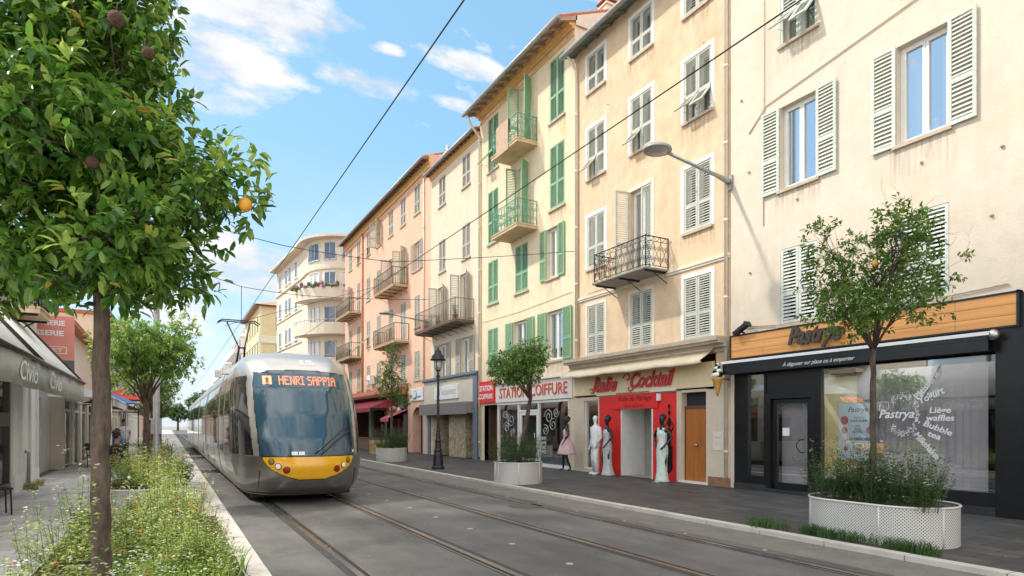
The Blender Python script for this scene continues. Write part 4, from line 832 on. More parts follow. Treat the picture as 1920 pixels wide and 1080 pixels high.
# florist / grocer
q = Mesh(); M_gw = mat('green_shop_paint', (.20, .33, .20), .6, .1, 4, streak=.2)
F.box(q, 34.4, 48.3, 2.6, 3.4, -.2, .01); F.box(q, 45.5, 48.3, .03, 2.6, -.2, .01); F.box(q, 41.2, 41.8, .03, 2.6, -.2, .0); F.box(q, 38, 45.5, .03, .6, -.2, 0); q.build('shop_wall', M_gw, B5)
q = Mesh(); F.box(q, 33.9, 34.5, .03, 3.4, -.2, .05); F.box(q, 37.7, 38.0, .03, 2.6, -.2, .03); q.build('pilaster', M_black, B5)
q = Mesh(); q.hexa([F.p(33.9, 3.42, 0), F.p(48.3, 3.42, 0), F.p(48.3, 3.34, .9), F.p(33.9, 3.34, .9), F.p(33.9, 3.85, 0), F.p(48.3, 3.85, 0), F.p(48.3, 3.42, .9), F.p(33.9, 3.42, .9)]); i = 33.95
while i < 48.2: q.tube([F.p(i, 3.88, 0), F.p(i, 3.44, .95)], .07, 5); i += .2
q.build('canopy_roof', M_tile, B5)
q = Mesh(); F.quad(q, 34.2, 48.3, 0, 2.7, -3); q.quad(F.p(34.2, .05, 0), F.p(48.3, .05, 0), F.p(48.3, .05, -3), F.p(34.2, .05, -3)); q.quad(F.p(34.2, 2.65, -.2), F.p(48.3, 2.65, -.2), F.p(48.3, 2.65, -3), F.p(34.2, 2.65, -3)); q.build('interior', M_dark, B5)
q = Mesh()
for i in range(26):
    t = random.uniform(35, 47); F.box(q, t, t + random.uniform(.2, .6), random.uniform(.5, 1.2), random.uniform(1.3, 2.2), -2.5, -random.uniform(1.2, 2.4), i % 4)
q.each('shelf_goods', [M_white, M_red, mat('goods_pink', (.6, .15, .25)), M_shB], B5)
q = Mesh(); q.add([F.p(35.6, 3.35, .05), F.p(45.2, 3.35, .05), F.p(45.2, 2.62, 1.75), F.p(35.6, 2.62, 1.75), F.p(45.2, 2.38, 1.76), F.p(35.6, 2.38, 1.76)], [(0, 1, 2, 3), (3, 2, 4, 5)]); q.add([F.p(35.6, 3.35, .05), F.p(35.6, 2.62, 1.75), F.p(35.6, 2.62, .05)], [(0, 1, 2)])
a5 = tag(q.build('awning', mat('burgundy_canvas', (.33, .045, .06), .85, .12, 5)), 'burgundy sloping shop awning below the orange house', 'awning'); a5.modifiers.new('s', 'SOLIDIFY').thickness = .01
q = Mesh(); q.add([F.p(32.9 + .9, 2.5, .05), F.p(35.3, 2.5, .05), F.p(35.3, 2.0, 1.2), F.p(33.8, 2.0, 1.2), F.p(35.3, 1.8, 1.2), F.p(33.8, 1.8, 1.2)], [(0, 1, 2, 3), (3, 2, 4, 5)])
a6 = tag(q.build('awning', mat('pink_canvas', (.55, .10, .16), .8, .1)), 'small pink awning beside the dark pillar left of the arched door', 'awning'); a6.modifiers.new('s', 'SOLIDIFY').thickness = .01
q = Mesh()
for i in range(30): q.ball(F.p(random.uniform(34.6, 37.4), random.uniform(2.35, 2.75), random.uniform(.05, .5)), random.uniform(.07, .15), 5, i % 2)
tag(q.build('hanging_oranges', [mat('orange_fruit', (.75, .33, .03), .5, .2), M_letterW]), 'bunch of orange and white decorations hanging over the grocer doorway', 'decoration')
lab = ['pale wooden crate at the bottom of the stack outside the grocer', 'pale wooden crate in the middle of the stack outside the grocer', 'pale wooden crate on top of the stack outside the grocer']
def crate(x, y, z, label, w=.5, d=.38, h=.24):
    q = Mesh()
    for k in range(3):
        zz = z + .01 + k * h / 3
        q.box(x - w / 2, x + w / 2, y - d / 2, y - d / 2 + .012, zz, zz + h / 4.2); q.box(x - w / 2, x + w / 2, y + d / 2 - .012, y + d / 2, zz, zz + h / 4.2)
        q.box(x - w / 2, x - w / 2 + .012, y - d / 2 + .013, y + d / 2 - .013, zz, zz + h / 4.2); q.box(x + w / 2 - .012, x + w / 2, y - d / 2 + .013, y + d / 2 - .013, zz, zz + h / 4.2)
    for sx in (-1, 1):
        for sy in (-1, 1): q.box(x + sx * (w / 2 - .035) - .014, x + sx * (w / 2 - .035) + .014, y + sy * (d / 2 - .028) - .014, y + sy * (d / 2 - .028) + .014, z, z + h)
    q.box(x - w / 2 + .013, x + w / 2 - .013, y - d / 2 + .013, y + d / 2 - .013, z + .012, z + .02)
    return tag(q.build('crate', mat('crate_wood', (.52, .36, .19), .8, .2, 8)), label, 'crate', 'crates outside the grocer')
for i, l in enumerate(lab): crate(10.15, 33.0, .05 + i * .25, l, 1.0, .8)
crate(9.9, 32.0, .05, 'single low crate on the pavement next to the crate stack', .9, .7)
q = Mesh(); q.box(10.9, 11.9, 35.0, 41, .05, .75); q.box(10.85, 11.95, 34.95, 41.05, .75, .8); tag(q.build('market_stand', mat('stand_brown', (.22, .13, .08), .8, .2)), 'brown display stand along the grocer front', 'stand')

# ================================================================ rounded white apartment building
B6 = empty('rounded_building', (11, 56, 0), 'cream rounded corner apartment block with curved balconies behind the tram', 'building')
pl = [(9.75, 67.5), (10.0, 64), (10.25, 60), (10.45, 57.5)]; 
for i in range(11): a = math.pi * (1 - .5 * i / 10); pl.append((13.7 + 3.2 * math.cos(a), 55.2 - 3.4 * math.sin(a)))
pl += [(17, 51.8), (22, 51.8)]
def ring(m, path, z0, z1, off=0, mi=0):
    P = []
    for i, p in enumerate(path):
        a = Vector(path[max(0, i - 1)]); b = Vector(path[min(len(path) - 1, i + 1)]); d = (b - a).normalized(); nrm = Vector((d.y, -d.x)); 
        P.append(Vector(p) + nrm * -off * -1)
    for a, b in zip(P, P[1:]): m.quad((a.x, a.y, z0), (b.x, b.y, z0), (b.x, b.y, z1), (a.x, a.y, z1), mi)
    return P
def outn(path, i):
    a = Vector(path[max(0, i - 1)]); b = Vector(path[min(len(path) - 1, i + 1)]); d = (b - a).normalized(); return Vector((d.y, -d.x))
# outward is to the street / viewer side
sgn = 1 if outn(pl, 5).dot(Vector((-1, -1))) > 0 else -1
def off(path, o): return [Vector(p) + outn(path, i) * sgn * o for i, p in enumerate(path)]
def band(m, path, z0, z1, o0, o1, mi=0):
    A, B_ = off(path, o0), off(path, o1)
    for i in range(len(path) - 1):
        m.hexa([(A[i].x, A[i].y, z0), (A[i + 1].x, A[i + 1].y, z0), (B_[i + 1].x, B_[i + 1].y, z0), (B_[i].x, B_[i].y, z0), (A[i].x, A[i].y, z1), (A[i + 1].x, A[i + 1].y, z1), (B_[i + 1].x, B_[i + 1].y, z1), (B_[i].x, B_[i].y, z1)], mi)
M_cr6 = mat('cream_render', (.76, .67, .55), .85, .05, 3, streak=.15)
q = Mesh(); band(q, pl, 0, 17.3, -.6, 0); q.build('wall', M_cr6, B6)
q = Mesh(); q.add([(p[0], p[1], 17.2) for p in pl] + [(22, 67.5, 17.2)], [tuple(range(len(pl) + 1))]); q.quad((9.75, 67.5, 0), (22, 67.5, 0), (22, 67.5, 17.2), (9.75, 67.5, 17.2)); q.build('end_wall', M_cr6, B6)
q = Mesh(); band(q, pl, 17.3, 17.5, -.3, .75); rp = off(pl, .75); q.add([(p.x, p.y, 17.5) for p in rp] + [(16, 60, 19.0)], [(i, i + 1, len(rp)) for i in range(len(rp) - 1)], 1); q.build('roof', [M_offw, M_tile], B6)
q = Mesh(); band(q, pl, 14.75, 14.95, -.1, .12); band(q, pl[:4], 12.0, 12.1, -.1, .08); band(q, pl[:4], 9.1, 9.2, -.1, .08); q.build('string_course', M_offw, B6)
fr_ = pl[4:14]
for k, zf in enumerate((12.25, 9.35, 6.45, 3.55)):
    q = Mesh(); band(q, pl[4:16], zf - .2, zf, -.1, 1.15); band(q, pl[4:16], zf, zf + .75, 1.05, 1.15); b_ = q.build('balcony', M_cr6, B6)
    q = Mesh(); A = off(pl[4:16], 1.1); q.tube([(p.x, p.y, zf + .98) for p in A], .03, 5)
    for p in A: q.tube([(p.x, p.y, zf + .74), (p.x, p.y, zf + .98)], .02, 4)
    q.build('railing', M_zinc, b_)
M_whp = mat('white_panel', (.74, .74, .74), .6, .03, 3)
for k, (z0, z1) in enumerate(((15.55, 17.0), (12.75, 14.5), (9.8, 11.6), (6.9, 8.7), (4., 5.8))):
    A = off(pl, .05); Bq = off(pl, .012)
    for i in range(5, 15):
        if i in (8, 11): continue
        a, b = A[i], A[i + 1]; q = Mesh(); glass = (k == 0) or i in (9, 10)
        if k in (0,) or not glass: 
            q.quad((a.x, a.y, z0), (b.x, b.y, z0), (b.x, b.y, z1), (a.x, a.y, z1), 1 if glass else 0)
        else: q.quad((a.x, a.y, z0), (b.x, b.y, z0), (b.x, b.y, z1), (a.x, a.y, z1), 1)
        for p in (a, b): q.tube([(p.x, p.y, z0), (p.x, p.y, z1)], .06, 4)
        q.tube([(a.x, a.y, z1), (b.x, b.y, z1)], .06, 4); q.tube([(a.x, a.y, z0), (b.x, b.y, z0)], .06, 4)
        q.build('window', [M_whp, mat('blue_window', (.05, .10, .17), .08, .2, 2, spec=1.)], B6)
F6 = Frame(pl[0], (pl[3][0] - pl[0][0], pl[3][1] - pl[0][1]), (-1, -.05))
for k, z in enumerate((15.3, 12.4, 9.5, 6.6, 3.7)):
    for j, t in enumerate((1.2, 3.8, 5.2, 7.6)):
        q = Mesh(); F6.box(q, t, t + .9, z, z + 1.5, .0, .05, 0); F6.box(q, t + .08, t + .82, z + .08, z + 1.42, .05, .055, 1); F6.box(q, t - .1, t + 1.0, z - .1, z, .0, .14, 0); q.build('window', [M_white, mat('blue_window', (.05, .10, .17))], B6)
q = Mesh()
for p in off(pl[5:15], 1.1):
    for k in range(5): q.ball((p.x + random.uniform(-.5, .5), p.y + random.uniform(-.3, .3), 13.05 + random.uniform(0, .3)), random.uniform(.08, .2), 4, k % 3)
fl = tag(q.build('balcony_plants', [mat('dusty_green', (.12, .18, .07), .8, .4, 3), mat('mauve_flower', (.35, .2, .3), .8, .4), mat('dusty_green2', (.2, .2, .12), .8)]), 'row of potted flowers along the upper curved balcony', 'plants', kind='stuff')

# ================================================================ yellow corner block and terraces further away
B7 = empty('corner_building', (10.5, 86, 0), 'yellow house with teal shutters and a red tiled roof beyond the rounded block', 'building')
Fa = Frame((10.3, 86), (0, 1), (-1, 0)); Fb = Frame((10.3, 86), (1, 0), (0, -1))
M_y7 = mat('plaster_soft_yellow', (.74, .58, .33), .85, .05, 2, streak=.1); M_y7b = mat('band_cream', (.76, .68, .50), .85, .05)
wa = [(1.2 + 3. * i, 2.3 + 3. * i, z, z + 1.9) for i in range(5) for z in (3.6, 7.4, 10.6, 14.2)]
wb = [(x, x + 1.15, z, z + 1.9) for x in (2., 6.) for z in (3.6, 7.4, 10.4, 14.2)]
q = Mesh(); Fa.wall(q, 0, 17, 0, 17.2, wa); Fb.wall(q, 0, 14, 0, 17.2, wb); q.build('wall', M_y7, B7)
for (a, b, c, d) in wa: window(B7, Fa, a, b, c, d, 'C', M_shT, pitch=.2)
for (a, b, c, d) in wb: window(B7, Fb, a, b, c, d, 'C', M_shT, pitch=.2)
q = Mesh(); Fa.box(q, 0, 17, 12.6, 13.4, 0, .06); Fb.box(q, 0, 14, 12.6, 13.4, 0, .06); Fb.box(q, 0, 14, 12.4, 12.6, 0, .16); Fb.box(q, .0, .3, 0, 17.2, .001, .05); q.build('string_course', M_y7b, B7)
q = Mesh(); q.add([(9.7, 85.4, 17.2), (25, 85.4, 17.2), (25, 103, 17.2), (9.7, 103, 17.2), (16, 91, 19.6), (25, 91, 19.8), (16, 100, 19.6), (9.7, 85.4, 17.35), (25, 85.4, 17.35), (9.7, 103, 17.35)], [(0, 1, 2, 3), (7, 8, 5, 4), (9, 7, 4, 6)]); q.build('roof', mat('pale_tile', (.50, .24, .15), .85, .2, 5, bump=.4), B7)
q = Mesh(); q.tube([(9.7, 85.3, 17.3), (9.7, 103, 17.3)], .12, 6); q.build('gutter', M_zinc, B7)
for k, (x, y, w, d, h, lb) in enumerate(((11.2, 106, 12, 14, 13.5, 'low ochre house beyond the yellow corner house'), (11.5, 122, 14, 20, 24, 'tall white terraced apartment block far down the street'), (10.5, 146, 14, 22, 21, 'second far white apartment block with stepped terraces'), (9.5, 172, 14, 30, 17, 'farthest pale block at the end of the right hand row'))):
    e = empty('apartment_building', (x, y, 0), lb, 'building', 'far buildings on the right'); mm = [mat('far_ochre', (.62, .42, .22), .85), mat('far_white', (.72, .70, .67), .8), mat('far_white', (.7, .7, .7)), mat('far_cream', (.68, .6, .5), .8)][k]
    q = Mesh(); nf = int(h / 3)
    for i in range(nf): s = max(0, i - nf + 3) * 1.6 * (k > 0); q.box(x + s, x + w, y + s * .8, y + d, i * 3, i * 3 + 2.85); q.box(x + s - .15, x + w, y + s * .8 - .15, y + d, i * 3 + 2.85, i * 3 + 3)
    q.build('wall', mm, e)
    for i in range(nf):
        s = max(0, i - nf + 3) * 1.6 * (k > 0); q = Mesh()
        if k: q.box(x + s - 1.2, x + s + .05, y + s * .8 + .6, y + d - .5, i * 3 - .12, i * 3 + .75)
        else: q.box(x + s - .12, x + s + .05, y + 1, y + d - 1, i * 3 - .12, i * 3)
        q.build('balcony', mm, e)
        for j in range(int(d / 4)):
            q = Mesh(); q.box(x + s - .03, x + s + .02, y + s * .8 + 1 + j * 4, y + s * .8 + 3 + j * 4, i * 3 + .8, i * 3 + 2.5); q.build('window', M_dark, e)
        for j in range(int(w / 4)):
            q = Mesh(); q.box(x + s + 1 + j * 4, x + s + 2.4 + j * 4, y + s * .8 - .03, y + s * .8 + .02, i * 3 + .9, i * 3 + 2.4); q.build('window', M_dark, e)
0 and tag(None or (lambda q: (q.add([(-260, 560, -2), (-90, 600, 22), (-10, 640, 38), (70, 640, 30), (140, 620, 44), (260, 600, 18), (330, 560, -2), (30, 800, -2)], [(0, 1, 7), (1, 2, 7), (2, 3, 7), (3, 4, 7), (4, 5, 7), (5, 6, 7)]), q.build('hills', mat('hill_haze', (.34, .42, .48), .95, .2, .02)))[1])(Mesh()), kind='structure')

# ================================================================ left hand row
F = FL
L1 = empty('cafe_building', (-3.1, 15, 0), 'pale cafe house with grey shutters behind the big grey awning on the left', 'building')
wl = [(16.5, 17.3, 4.15, 5.35), (18.4, 19.3, 4.15, 5.35)]
q = Mesh(); F.wall(q, 16.2, 20.6, 3.2, 5.5, wl[:2]); F.box(q, 17.4, 20.6, 0, 3.2, -.25, 0); F.box(q, 8.6, 16.2, 3.2, 3.9, -.2, 0); q.build('wall', M_cream, L1)
q = Mesh(); F.box(q, 8.6, 20.6, 0, 3.2, -5, -4.9); F.box(q, 16.2, 20.6, 3.2, 5.5, -5, -4.9); q.quad(F.p(20.6, 0, 0), F.p(20.6, 5.5, 0), F.p(20.6, 5.5, -5), F.p(20.6, 0, -5)); q.quad(F.p(16.2, 3.2, 0), F.p(16.2, 5.5, 0), F.p(16.2, 5.5, -5), F.p(16.2, 3.2, -5)); F.box(q, 8.5, 16.19, 3.9, 3.96, -5, .05); F.box(q, 16.2, 20.7, 5.5, 5.62, -5, .15); q.build('side_walls', M_cream, L1)
for w in wl[:2]: window(L1, F, *w, 'O', M_shW, pitch=.07)
balcony(L1, F, 16.3, 17.6, 4.1, .7, M_conc, M_iron, 'bars', h=.9)
q = Mesh(); M_bronze = mat('bronze_frame', (.07, .055, .045), .35, .2, 6, metal=.4)
for t in (9, 10.2, 11.5, 12.8, 13.9, 14.45, 15.4, 16.0, 17.3): F.box(q, t, t + .10, .05, 3.2, -.1, .01)
F.box(q, 8.6, 17.4, 2.9, 3.2, -.1, .03); F.box(q, 8.6, 17.4, .05, .3, -.1, .02); F.box(q, 15.5, 17.3, 1.55, 1.85, -.08, .02); q.build('shopfront', M_bronze, L1)
q = Mesh(); F.quad(q, 8.6, 15.4, .3, 2.9, -.05); F.quad(q, 15.5, 17.3, .3, 2.9, -.05); q.each('shop_window', M_shopglass, L1)
q = Mesh(); F.quad(q, 8.6, 17.4, 0, 3.2, -1.6); q.quad(F.p(17.39, 0, 0), F.p(17.39, 3.2, 0), F.p(17.39, 3.2, -1.6), F.p(17.39, 0, -1.6)); q.quad(F.p(8.6, .05, 0), F.p(17.4, .05, 0), F.p(17.4, .05, -1.6), F.p(8.6, .05, -1.6)); F.box(q, 13.6, 14.2, .05, 2.0, -1.2, -.6, 1); F.box(q, 16.2, 17.0, .05, 1.5, -1.4, -1.0, 2); q.build('interior', [M_dark, mat('poster_red', (.5, .1, .05)), M_white], L1)
q = Mesh(); F.box(q, 17.5, 20.5, .05, 3.2, 0, .04); F.box(q, 17.5, 20.5, .05, .45, .04, .07); 
for t in (18.1, 19.2, 20.1): F.box(q, t, t + .12, .45, 2.6, .04, .10)
q.build('white_shop_wall', mat('bright_white_wall', (.80, .79, .77), .7, .04, 5, streak=.15), L1)
q = Mesh(); q.tube([F.p(18.75, .05, .12), F.p(18.75, .9, .12), F.p(18.75, .95, .04)], .04, 6); q.build('vent_pipe', M_grey, L1)
# the cafe awning with lettering on its valance
aw = empty('awning', (-1.9, 14.5, 2.1), 'big pale grey cafe awning on the left with Civio on its valance', 'awning')
q = Mesh(); n = 20; M_aw = mat('awning_canvas', (.82, .80, .77), .9, .06, 3, bump=.2, bscale=4, streak=.15)
X0, X1, za, zb = -3.05, -1.9, 4.0, 2.62
ys = [7.0 + 11.9 * i / n for i in range(n + 1)]
q.add([v for y in ys for v in ((X0, y, za), ((X0 + X1) / 2, y, (za + zb) / 2 - .03), (X1, y, zb - .02 * math.sin(y * 2.3)))], [(3 * i + k, 3 * i + 3 + k, 3 * i + 4 + k, 3 * i + 1 + k) for i in range(n) for k in range(2)], 0, True)
q.add([(X0, 18.9, za), (X1, 18.9, zb), (X0, 18.9, zb)], [(0, 1, 2)])
c1 = q.build('canopy', M_aw, aw); c1.modifiers.new('s', 'SOLIDIFY').thickness = .008
q = Mesh(); n = 60; P = [(X1 + .012 * math.sin(y * 4.1) + .008 * math.sin(y * 9), y) for y in np.linspace(7, 18.9, n)]
for (x, y) in P: pass
q.add([v for x, y in P for v in ((x, y, 2.16 + .01 * math.sin(y * 3)), (x, y, 2.62))], [(2 * i, 2 * i + 2, 2 * i + 3, 2 * i + 1) for i in range(n - 1)], 0, True)
v1 = q.build('valance', mat('valance_canvas', (.46, .45, .43), .9, .12, 3, bump=.2), aw); v1.modifiers.new('s', 'SOLIDIFY').thickness = .006
fv = Frame((X1, 0), (0, 1), (1, 0))
for y in (8.9, 11.85, 14.4): text('Civio', fv, y, 2.39, .03, w=1.35, h=.30, m=M_letterW, parent=aw, shear=.25, ext=.002, bold=.01)
q = Mesh(); q.tube([(X1 + .02, 6.9, 2.65), (X1 + .02, 19.0, 2.65)], .035, 8)
for y in (8, 11, 14, 17.5): q.tube([(X1, y, 2.62), (X1 - .6, y + .5, 2.9), (X0, y, 3.0)], .02, 5)
q.tube([(X0, 18.93, 4.04), (X1, 18.93, 2.66)], .03, 6); q.tube([(X0, 13.2, 4.06), (X1, 13.2, 2.68)], .035, 6); q.build('frame', M_bronze, aw)
# bakery sign
Fs = Frame((0, 24.0), (1, 0), (0, -1))
q = Mesh(); Fs.box(q, -4.35, -2.65, 3.65, 5.05, -.06, .0, 0); Fs.box(q, -4.35, -2.65, 3.3, 3.65, -.06, .0, 1); bs = tag(q.build('bakery_sign', [mat('washed_red', (.68, .24, .19), .6, .08, 3), mat('sign_grey', (.10, .11, .12), .5)]), 'square washed-out red bakery sign standing out from the left houses', 'sign')
text('BOULANGERIE', Fs, -3.6, 4.82, .003, w=1.42, h=.17, m=M_letterW, parent=bs, ext=.003, bold=.03); text('PATISSERIE', Fs, -3.55, 4.50, .003, w=1.25, h=.17, m=M_letterW, parent=bs, ext=.003, bold=.03)
text('EILLET', Fs, -3.3, 3.96, .003, w=.7, h=.12, m=M_letterW, parent=bs, ext=.003); text('GROUP', Fs, -3.0, 3.42, .003, w=.42, h=.09, m=M_letterW, parent=bs, ext=.003)
q = Mesh()
for a, b, c, d in ((-3.75, -2.85, 3.85, 3.87), (-3.75, -2.85, 4.06, 4.08), (-3.75, -3.73, 3.87, 4.06), (-2.87, -2.85, 3.87, 4.06)): Fs.box(q, a, b, c, d, .001, .006)
q.build('frame_line', M_letterW, bs); q = Mesh(); Fs.box(q, -3.2, -2.95, 3.54, 3.65, .001, .006); q.tube([(-4.5, 24.03, 5.2), (-2.65, 24.03, 5.2)], .03, 5); q.build('mark', M_red, bs)
# the remaining low shops and upper houses
def left_house(t0, t1, h, m, label, off_=0, shops=True, back=6, w0=.6):
    F_ = Frame((-3.1 - off_, 0), (0, 1), (1, 0)); e = empty('street_building', (-3.1 - off_, (t0 + t1) / 2, 0), label, 'building', 'houses along the left pavement')
    ho = []; t = t0 + w0
    while t + 1 < t1:
        z = 4.4
        while z + 1.7 < h: ho.append((t, t + .95, z, z + 1.6)); z += 3.
        t += 2.4
    sh = []; t = t0 + .4
    while shops and t + 2 < t1: sh.append((t, t + 1.9, -.05, 2.5)); t += 2.5
    q = Mesh(); F_.wall(q, t0 + .003, t1 - .003, 0, h, ho + sh, .25); F_.quad(q, t0, t1, 0, h, -back)
    for t in (t0 + .003, t1 - .003): q.quad(F_.p(t, 0, 0), F_.p(t, h, 0), F_.p(t, h, -back), F_.p(t, 0, -back))
    q.build('wall', m, e)
    q = Mesh(); F_.box(q, t0 - .1, t1 + .1, h, h + .18, -back, .35); F_.box(q, t0, t1, 2.9, 3.05, .0, .12); q.build('roof', M_tile, e)
    for o_ in ho: window(e, F_, *o_, random.choice('COC'), random.choice([M_shW, M_shG, M_shO]), pitch=.12, curtain=False)
    for (a, b, c, d) in sh:
        q = Mesh(); F_.quad(q, a, b, .05, d, -.5, 1); F_.box(q, a, a + .07, .05, d, -.12, -.05); F_.box(q, b - .07, b, .05, d, -.12, -.05); F_.box(q, a + .07, b - .07, 2.1, 2.2, -.12, -.05); s_ = q.build('shopfront', [M_white, M_dark], e); g = Mesh(); F_.quad(g, a + .07, b - .07, .05, d, -.1); g.build('pane', M_glass, s_)
    return e
left_house(20.61, 27, 4.9, mat('left_white', (.76, .74, .70), .8, .05, 3, streak=.15), 'low white shop just beyond the cafe on the left', .6)
left_house(27.01, 40, 5.2, mat('left_cream', (.74, .66, .54), .85, .05, 3, streak=.15), 'low cream shops behind the second orange tree', .2)
left_house(40.01, 58, 7.6, mat('left_sand', (.72, .60, .45), .85, .05, 3), 'sand coloured house further along the left pavement', 0)
left_house(58.01, 84, 9.6, mat('left_pale', (.74, .70, .64), .85, .05, 3), 'pale taller house at the far left of the street', 0)
left_house(84.01, 130, 12.5, mat('left_rose', (.70, .52, .42), .85, .05, 3), 'farthest rose coloured house on the left side', 0)
def mk_awn(y0, y1, x1, z1, z0, m, label, x0=-3.2, val=.25):
    q = Mesh(); q.add([(x0, y0, z0), (x0, y1, z0), (x1, y1, z1), (x1, y0, z1), (x1, y1, z1 - val), (x1, y0, z1 - val)], [(0, 1, 2, 3), (3, 2, 4, 5)]); q.add([(x0, y0, z0), (x1, y0, z1), (x0, y0, z1)], [(0, 1, 2)])
    q.tube([(x1, y0, z1), (x1, y1, z1)], .03, 5)
    for y in (y0 + .1, y1 - .1): q.tube([(x0, y, z1), (x1, y, z1 - .02)], .025, 4); q.tube([(x1 - .05, y, z1), (x1 - .05, y, .05)], .03, 5)
    a = tag(q.build('awning', m), label, 'awning'); return a
mk_awn(23, 31, -1.55, 2.45, 3.1, mat('white_canvas', (.74, .74, .74), .9, .05), 'white awning on posts over the seated customers')
mk_awn(36, 44, -1.3, 2.4, 3.2, mat('dark_canvas', (.08, .07, .07), .9), 'dark awning further down the left pavement')
mk_awn(52, 62, -1.2, 2.5, 3.3, mat('beige_canvas', (.55, .48, .38), .9), 'beige awning far down the left pavement')
def parasol(x, y, r, z, m, label):
    q = Mesh(); n = 8; q.add([(x + r * math.cos(i * math.pi / 4), y + r * math.sin(i * math.pi / 4), z) for i in range(8)] + [(x, y, z + r * .42)], [(i, (i + 1) % 8, 8) for i in range(8)]); e = empty('parasol', (x, y, .05), label, 'parasol'); q.build('canopy', m, e).modifiers.new('s', 'SOLIDIFY').thickness = .01
    q = Mesh(); q.tube([(x, y, .05), (x, y, z + r * .42 + .1)], .025, 6); q.lathe([(.25, 0), (.25, .05), (.05, .08)], (x, y, .05), 12); q.build('pole', M_metal, e)
parasol(-1.9, 33.5, 1.25, 2.75, mat('red_canvas', (.62, .06, .04), .8), 'red parasol above the cafe tables on the left')
parasol(-2.1, 30.5, 1.0, 2.5, mat('blue_canvas', (.08, .2, .45), .8), 'small blue parasol half hidden behind the second left tree')
# grey mast
q = Mesh(); q.lathe([(.13, 0), (.13, .8), (.10, .85), (.085, 6.5), (.07, 8.8)], (-.35, 22.5, .05), 12); q.box(-.5, -.2, 22.42, 22.58, 1.3, 1.8); tag(q.build('catenary_mast', M_zinc), 'grey steel mast between the left orange trees', 'mast')

# ---------------------------------------------------------------- people and mannequins
def figure(name, pos, ang, P, skin, label, cat, scale=1., group=None, hands=True):
    """P: joint name -> local (x right, y forward, z up), one skinned body"""
    e = empty(name, pos, label, cat, group); ca_, sa_ = math.cos(ang), math.sin(ang)
    W = lambda p: (pos[0] + (p[0] * ca_ - p[1] * sa_) * scale, pos[1] + (p[0] * sa_ + p[1] * ca_) * scale, pos[2] + p[2] * scale)
    J = dict(pelvis=(0, 0, .95), waist=(0, .0, 1.08), chest=(0, .0, 1.30), neck0=(0, -.01, 1.46), neck=(0, 0, 1.53), jaw=(0, .025, 1.60), head=(0, .005, 1.68), crown=(0, 0, 1.75),
             shL=(-.17, 0, 1.42), shR=(.17, 0, 1.42), elL=(-.22, -.02, 1.14), elR=(.22, -.02, 1.14), wrL=(-.24, .04, .90), wrR=(.24, .04, .90),
             hipL=(-.09, 0, .90), hipR=(.09, 0, .90), knL=(-.10, .02, .50), knR=(.10, .02, .50), anL=(-.10, -.02, .08), anR=(.10, -.02, .08), toL=(-.11, .13, .03), toR=(.11, .13, .03)); J.update(P)
    Rd = dict(pelvis=.125, waist=.10, chest=.125, neck0=.065, neck=.048, jaw=.062, head=.083, crown=.06, shL=.055, shR=.055, elL=.038, elR=.038, wrL=.024, wrR=.024, hipL=.085, hipR=.085, knL=.05, knR=.05, anL=.034, anR=.034, toL=.026, toR=.026)
    E = [('pelvis', 'waist'), ('waist', 'chest'), ('chest', 'neck0'), ('neck0', 'neck'), ('neck', 'jaw'), ('jaw', 'head'), ('head', 'crown'), ('chest', 'shL'), ('chest', 'shR'), ('shL', 'elL'), ('shR', 'elR'), ('elL', 'wrL'), ('elR', 'wrR'),
         ('pelvis', 'hipL'), ('pelvis', 'hipR'), ('hipL', 'knL'), ('hipR', 'knR'), ('knL', 'anL'), ('knR', 'anR'), ('anL', 'toL'), ('anR', 'toR')]
    ks = list(J); vs = [J[k] for k in ks]; rd = [Rd[k] for k in ks]; ed = [(ks.index(a), ks.index(b)) for a, b in E]
    if hands:
        for s in 'LR':
            w = Vector(J['wr' + s]); d = (w - Vector(J['el' + s])).normalized(); side = d.cross(Vector((0, 1, 0)));
            if side.length < .1: side = Vector((1, 0, 0))
            side.normalize(); pm = w + d * .07; vs.append(tuple(pm)); rd.append(.026); ip = len(vs) - 1; ed.append((ks.index('wr' + s), ip))
            for k, (o_, l_) in enumerate(((-.024, .055), (-.008, .068), (.008, .064), (.024, .048))):
                a = pm + side * o_ + d * .03; b = a + d * l_ * .55; c = b + d * l_ * .4 + Vector((0, .012, -.012))
                i = len(vs); vs += [tuple(a), tuple(b), tuple(c)]; rd += [.009, .008, .007]; ed += [(ip, i), (i, i + 1), (i + 1, i + 2)]
            i = len(vs); a = w + d * .03 + side * -.03; vs += [tuple(a), tuple(a + side * -.018 + d * .035)]; rd += [.011, .009]; ed += [(ip, i), (i, i + 1)]
    me = bpy.data.meshes.new('body'); me.from_pydata([W(v) for v in vs], ed, []); me.materials.append(skin); o = link(me, 'body', e)
    sk = o.modifiers.new('skin', 'SKIN'); sk.use_smooth_shade = True; dt = me.skin_vertices[0].data
    for i, r in enumerate(rd): dt[i].radius = (r * scale, r * scale)
    dt[0].use_root = True
    sb = o.modifiers.new('sub', 'SUBSURF'); sb.levels = 1; sb.render_levels = 1
    # face: nose and ears as one small piece of the same skin
    q = Mesh(); h = J['head']; q.tube([W((h[0], h[1] + .078, h[2] + .02)), W((h[0], h[1] + .105, h[2] - .02)), W((h[0], h[1] + .08, h[2] - .03))], [.008, .014, .01], 6)
    for s in (-1, 1): q.ball(W((h[0] + s * .082, h[1], h[2] - .01)), .02 * scale, 5)
    q.build('face', skin, e)
    return e, W
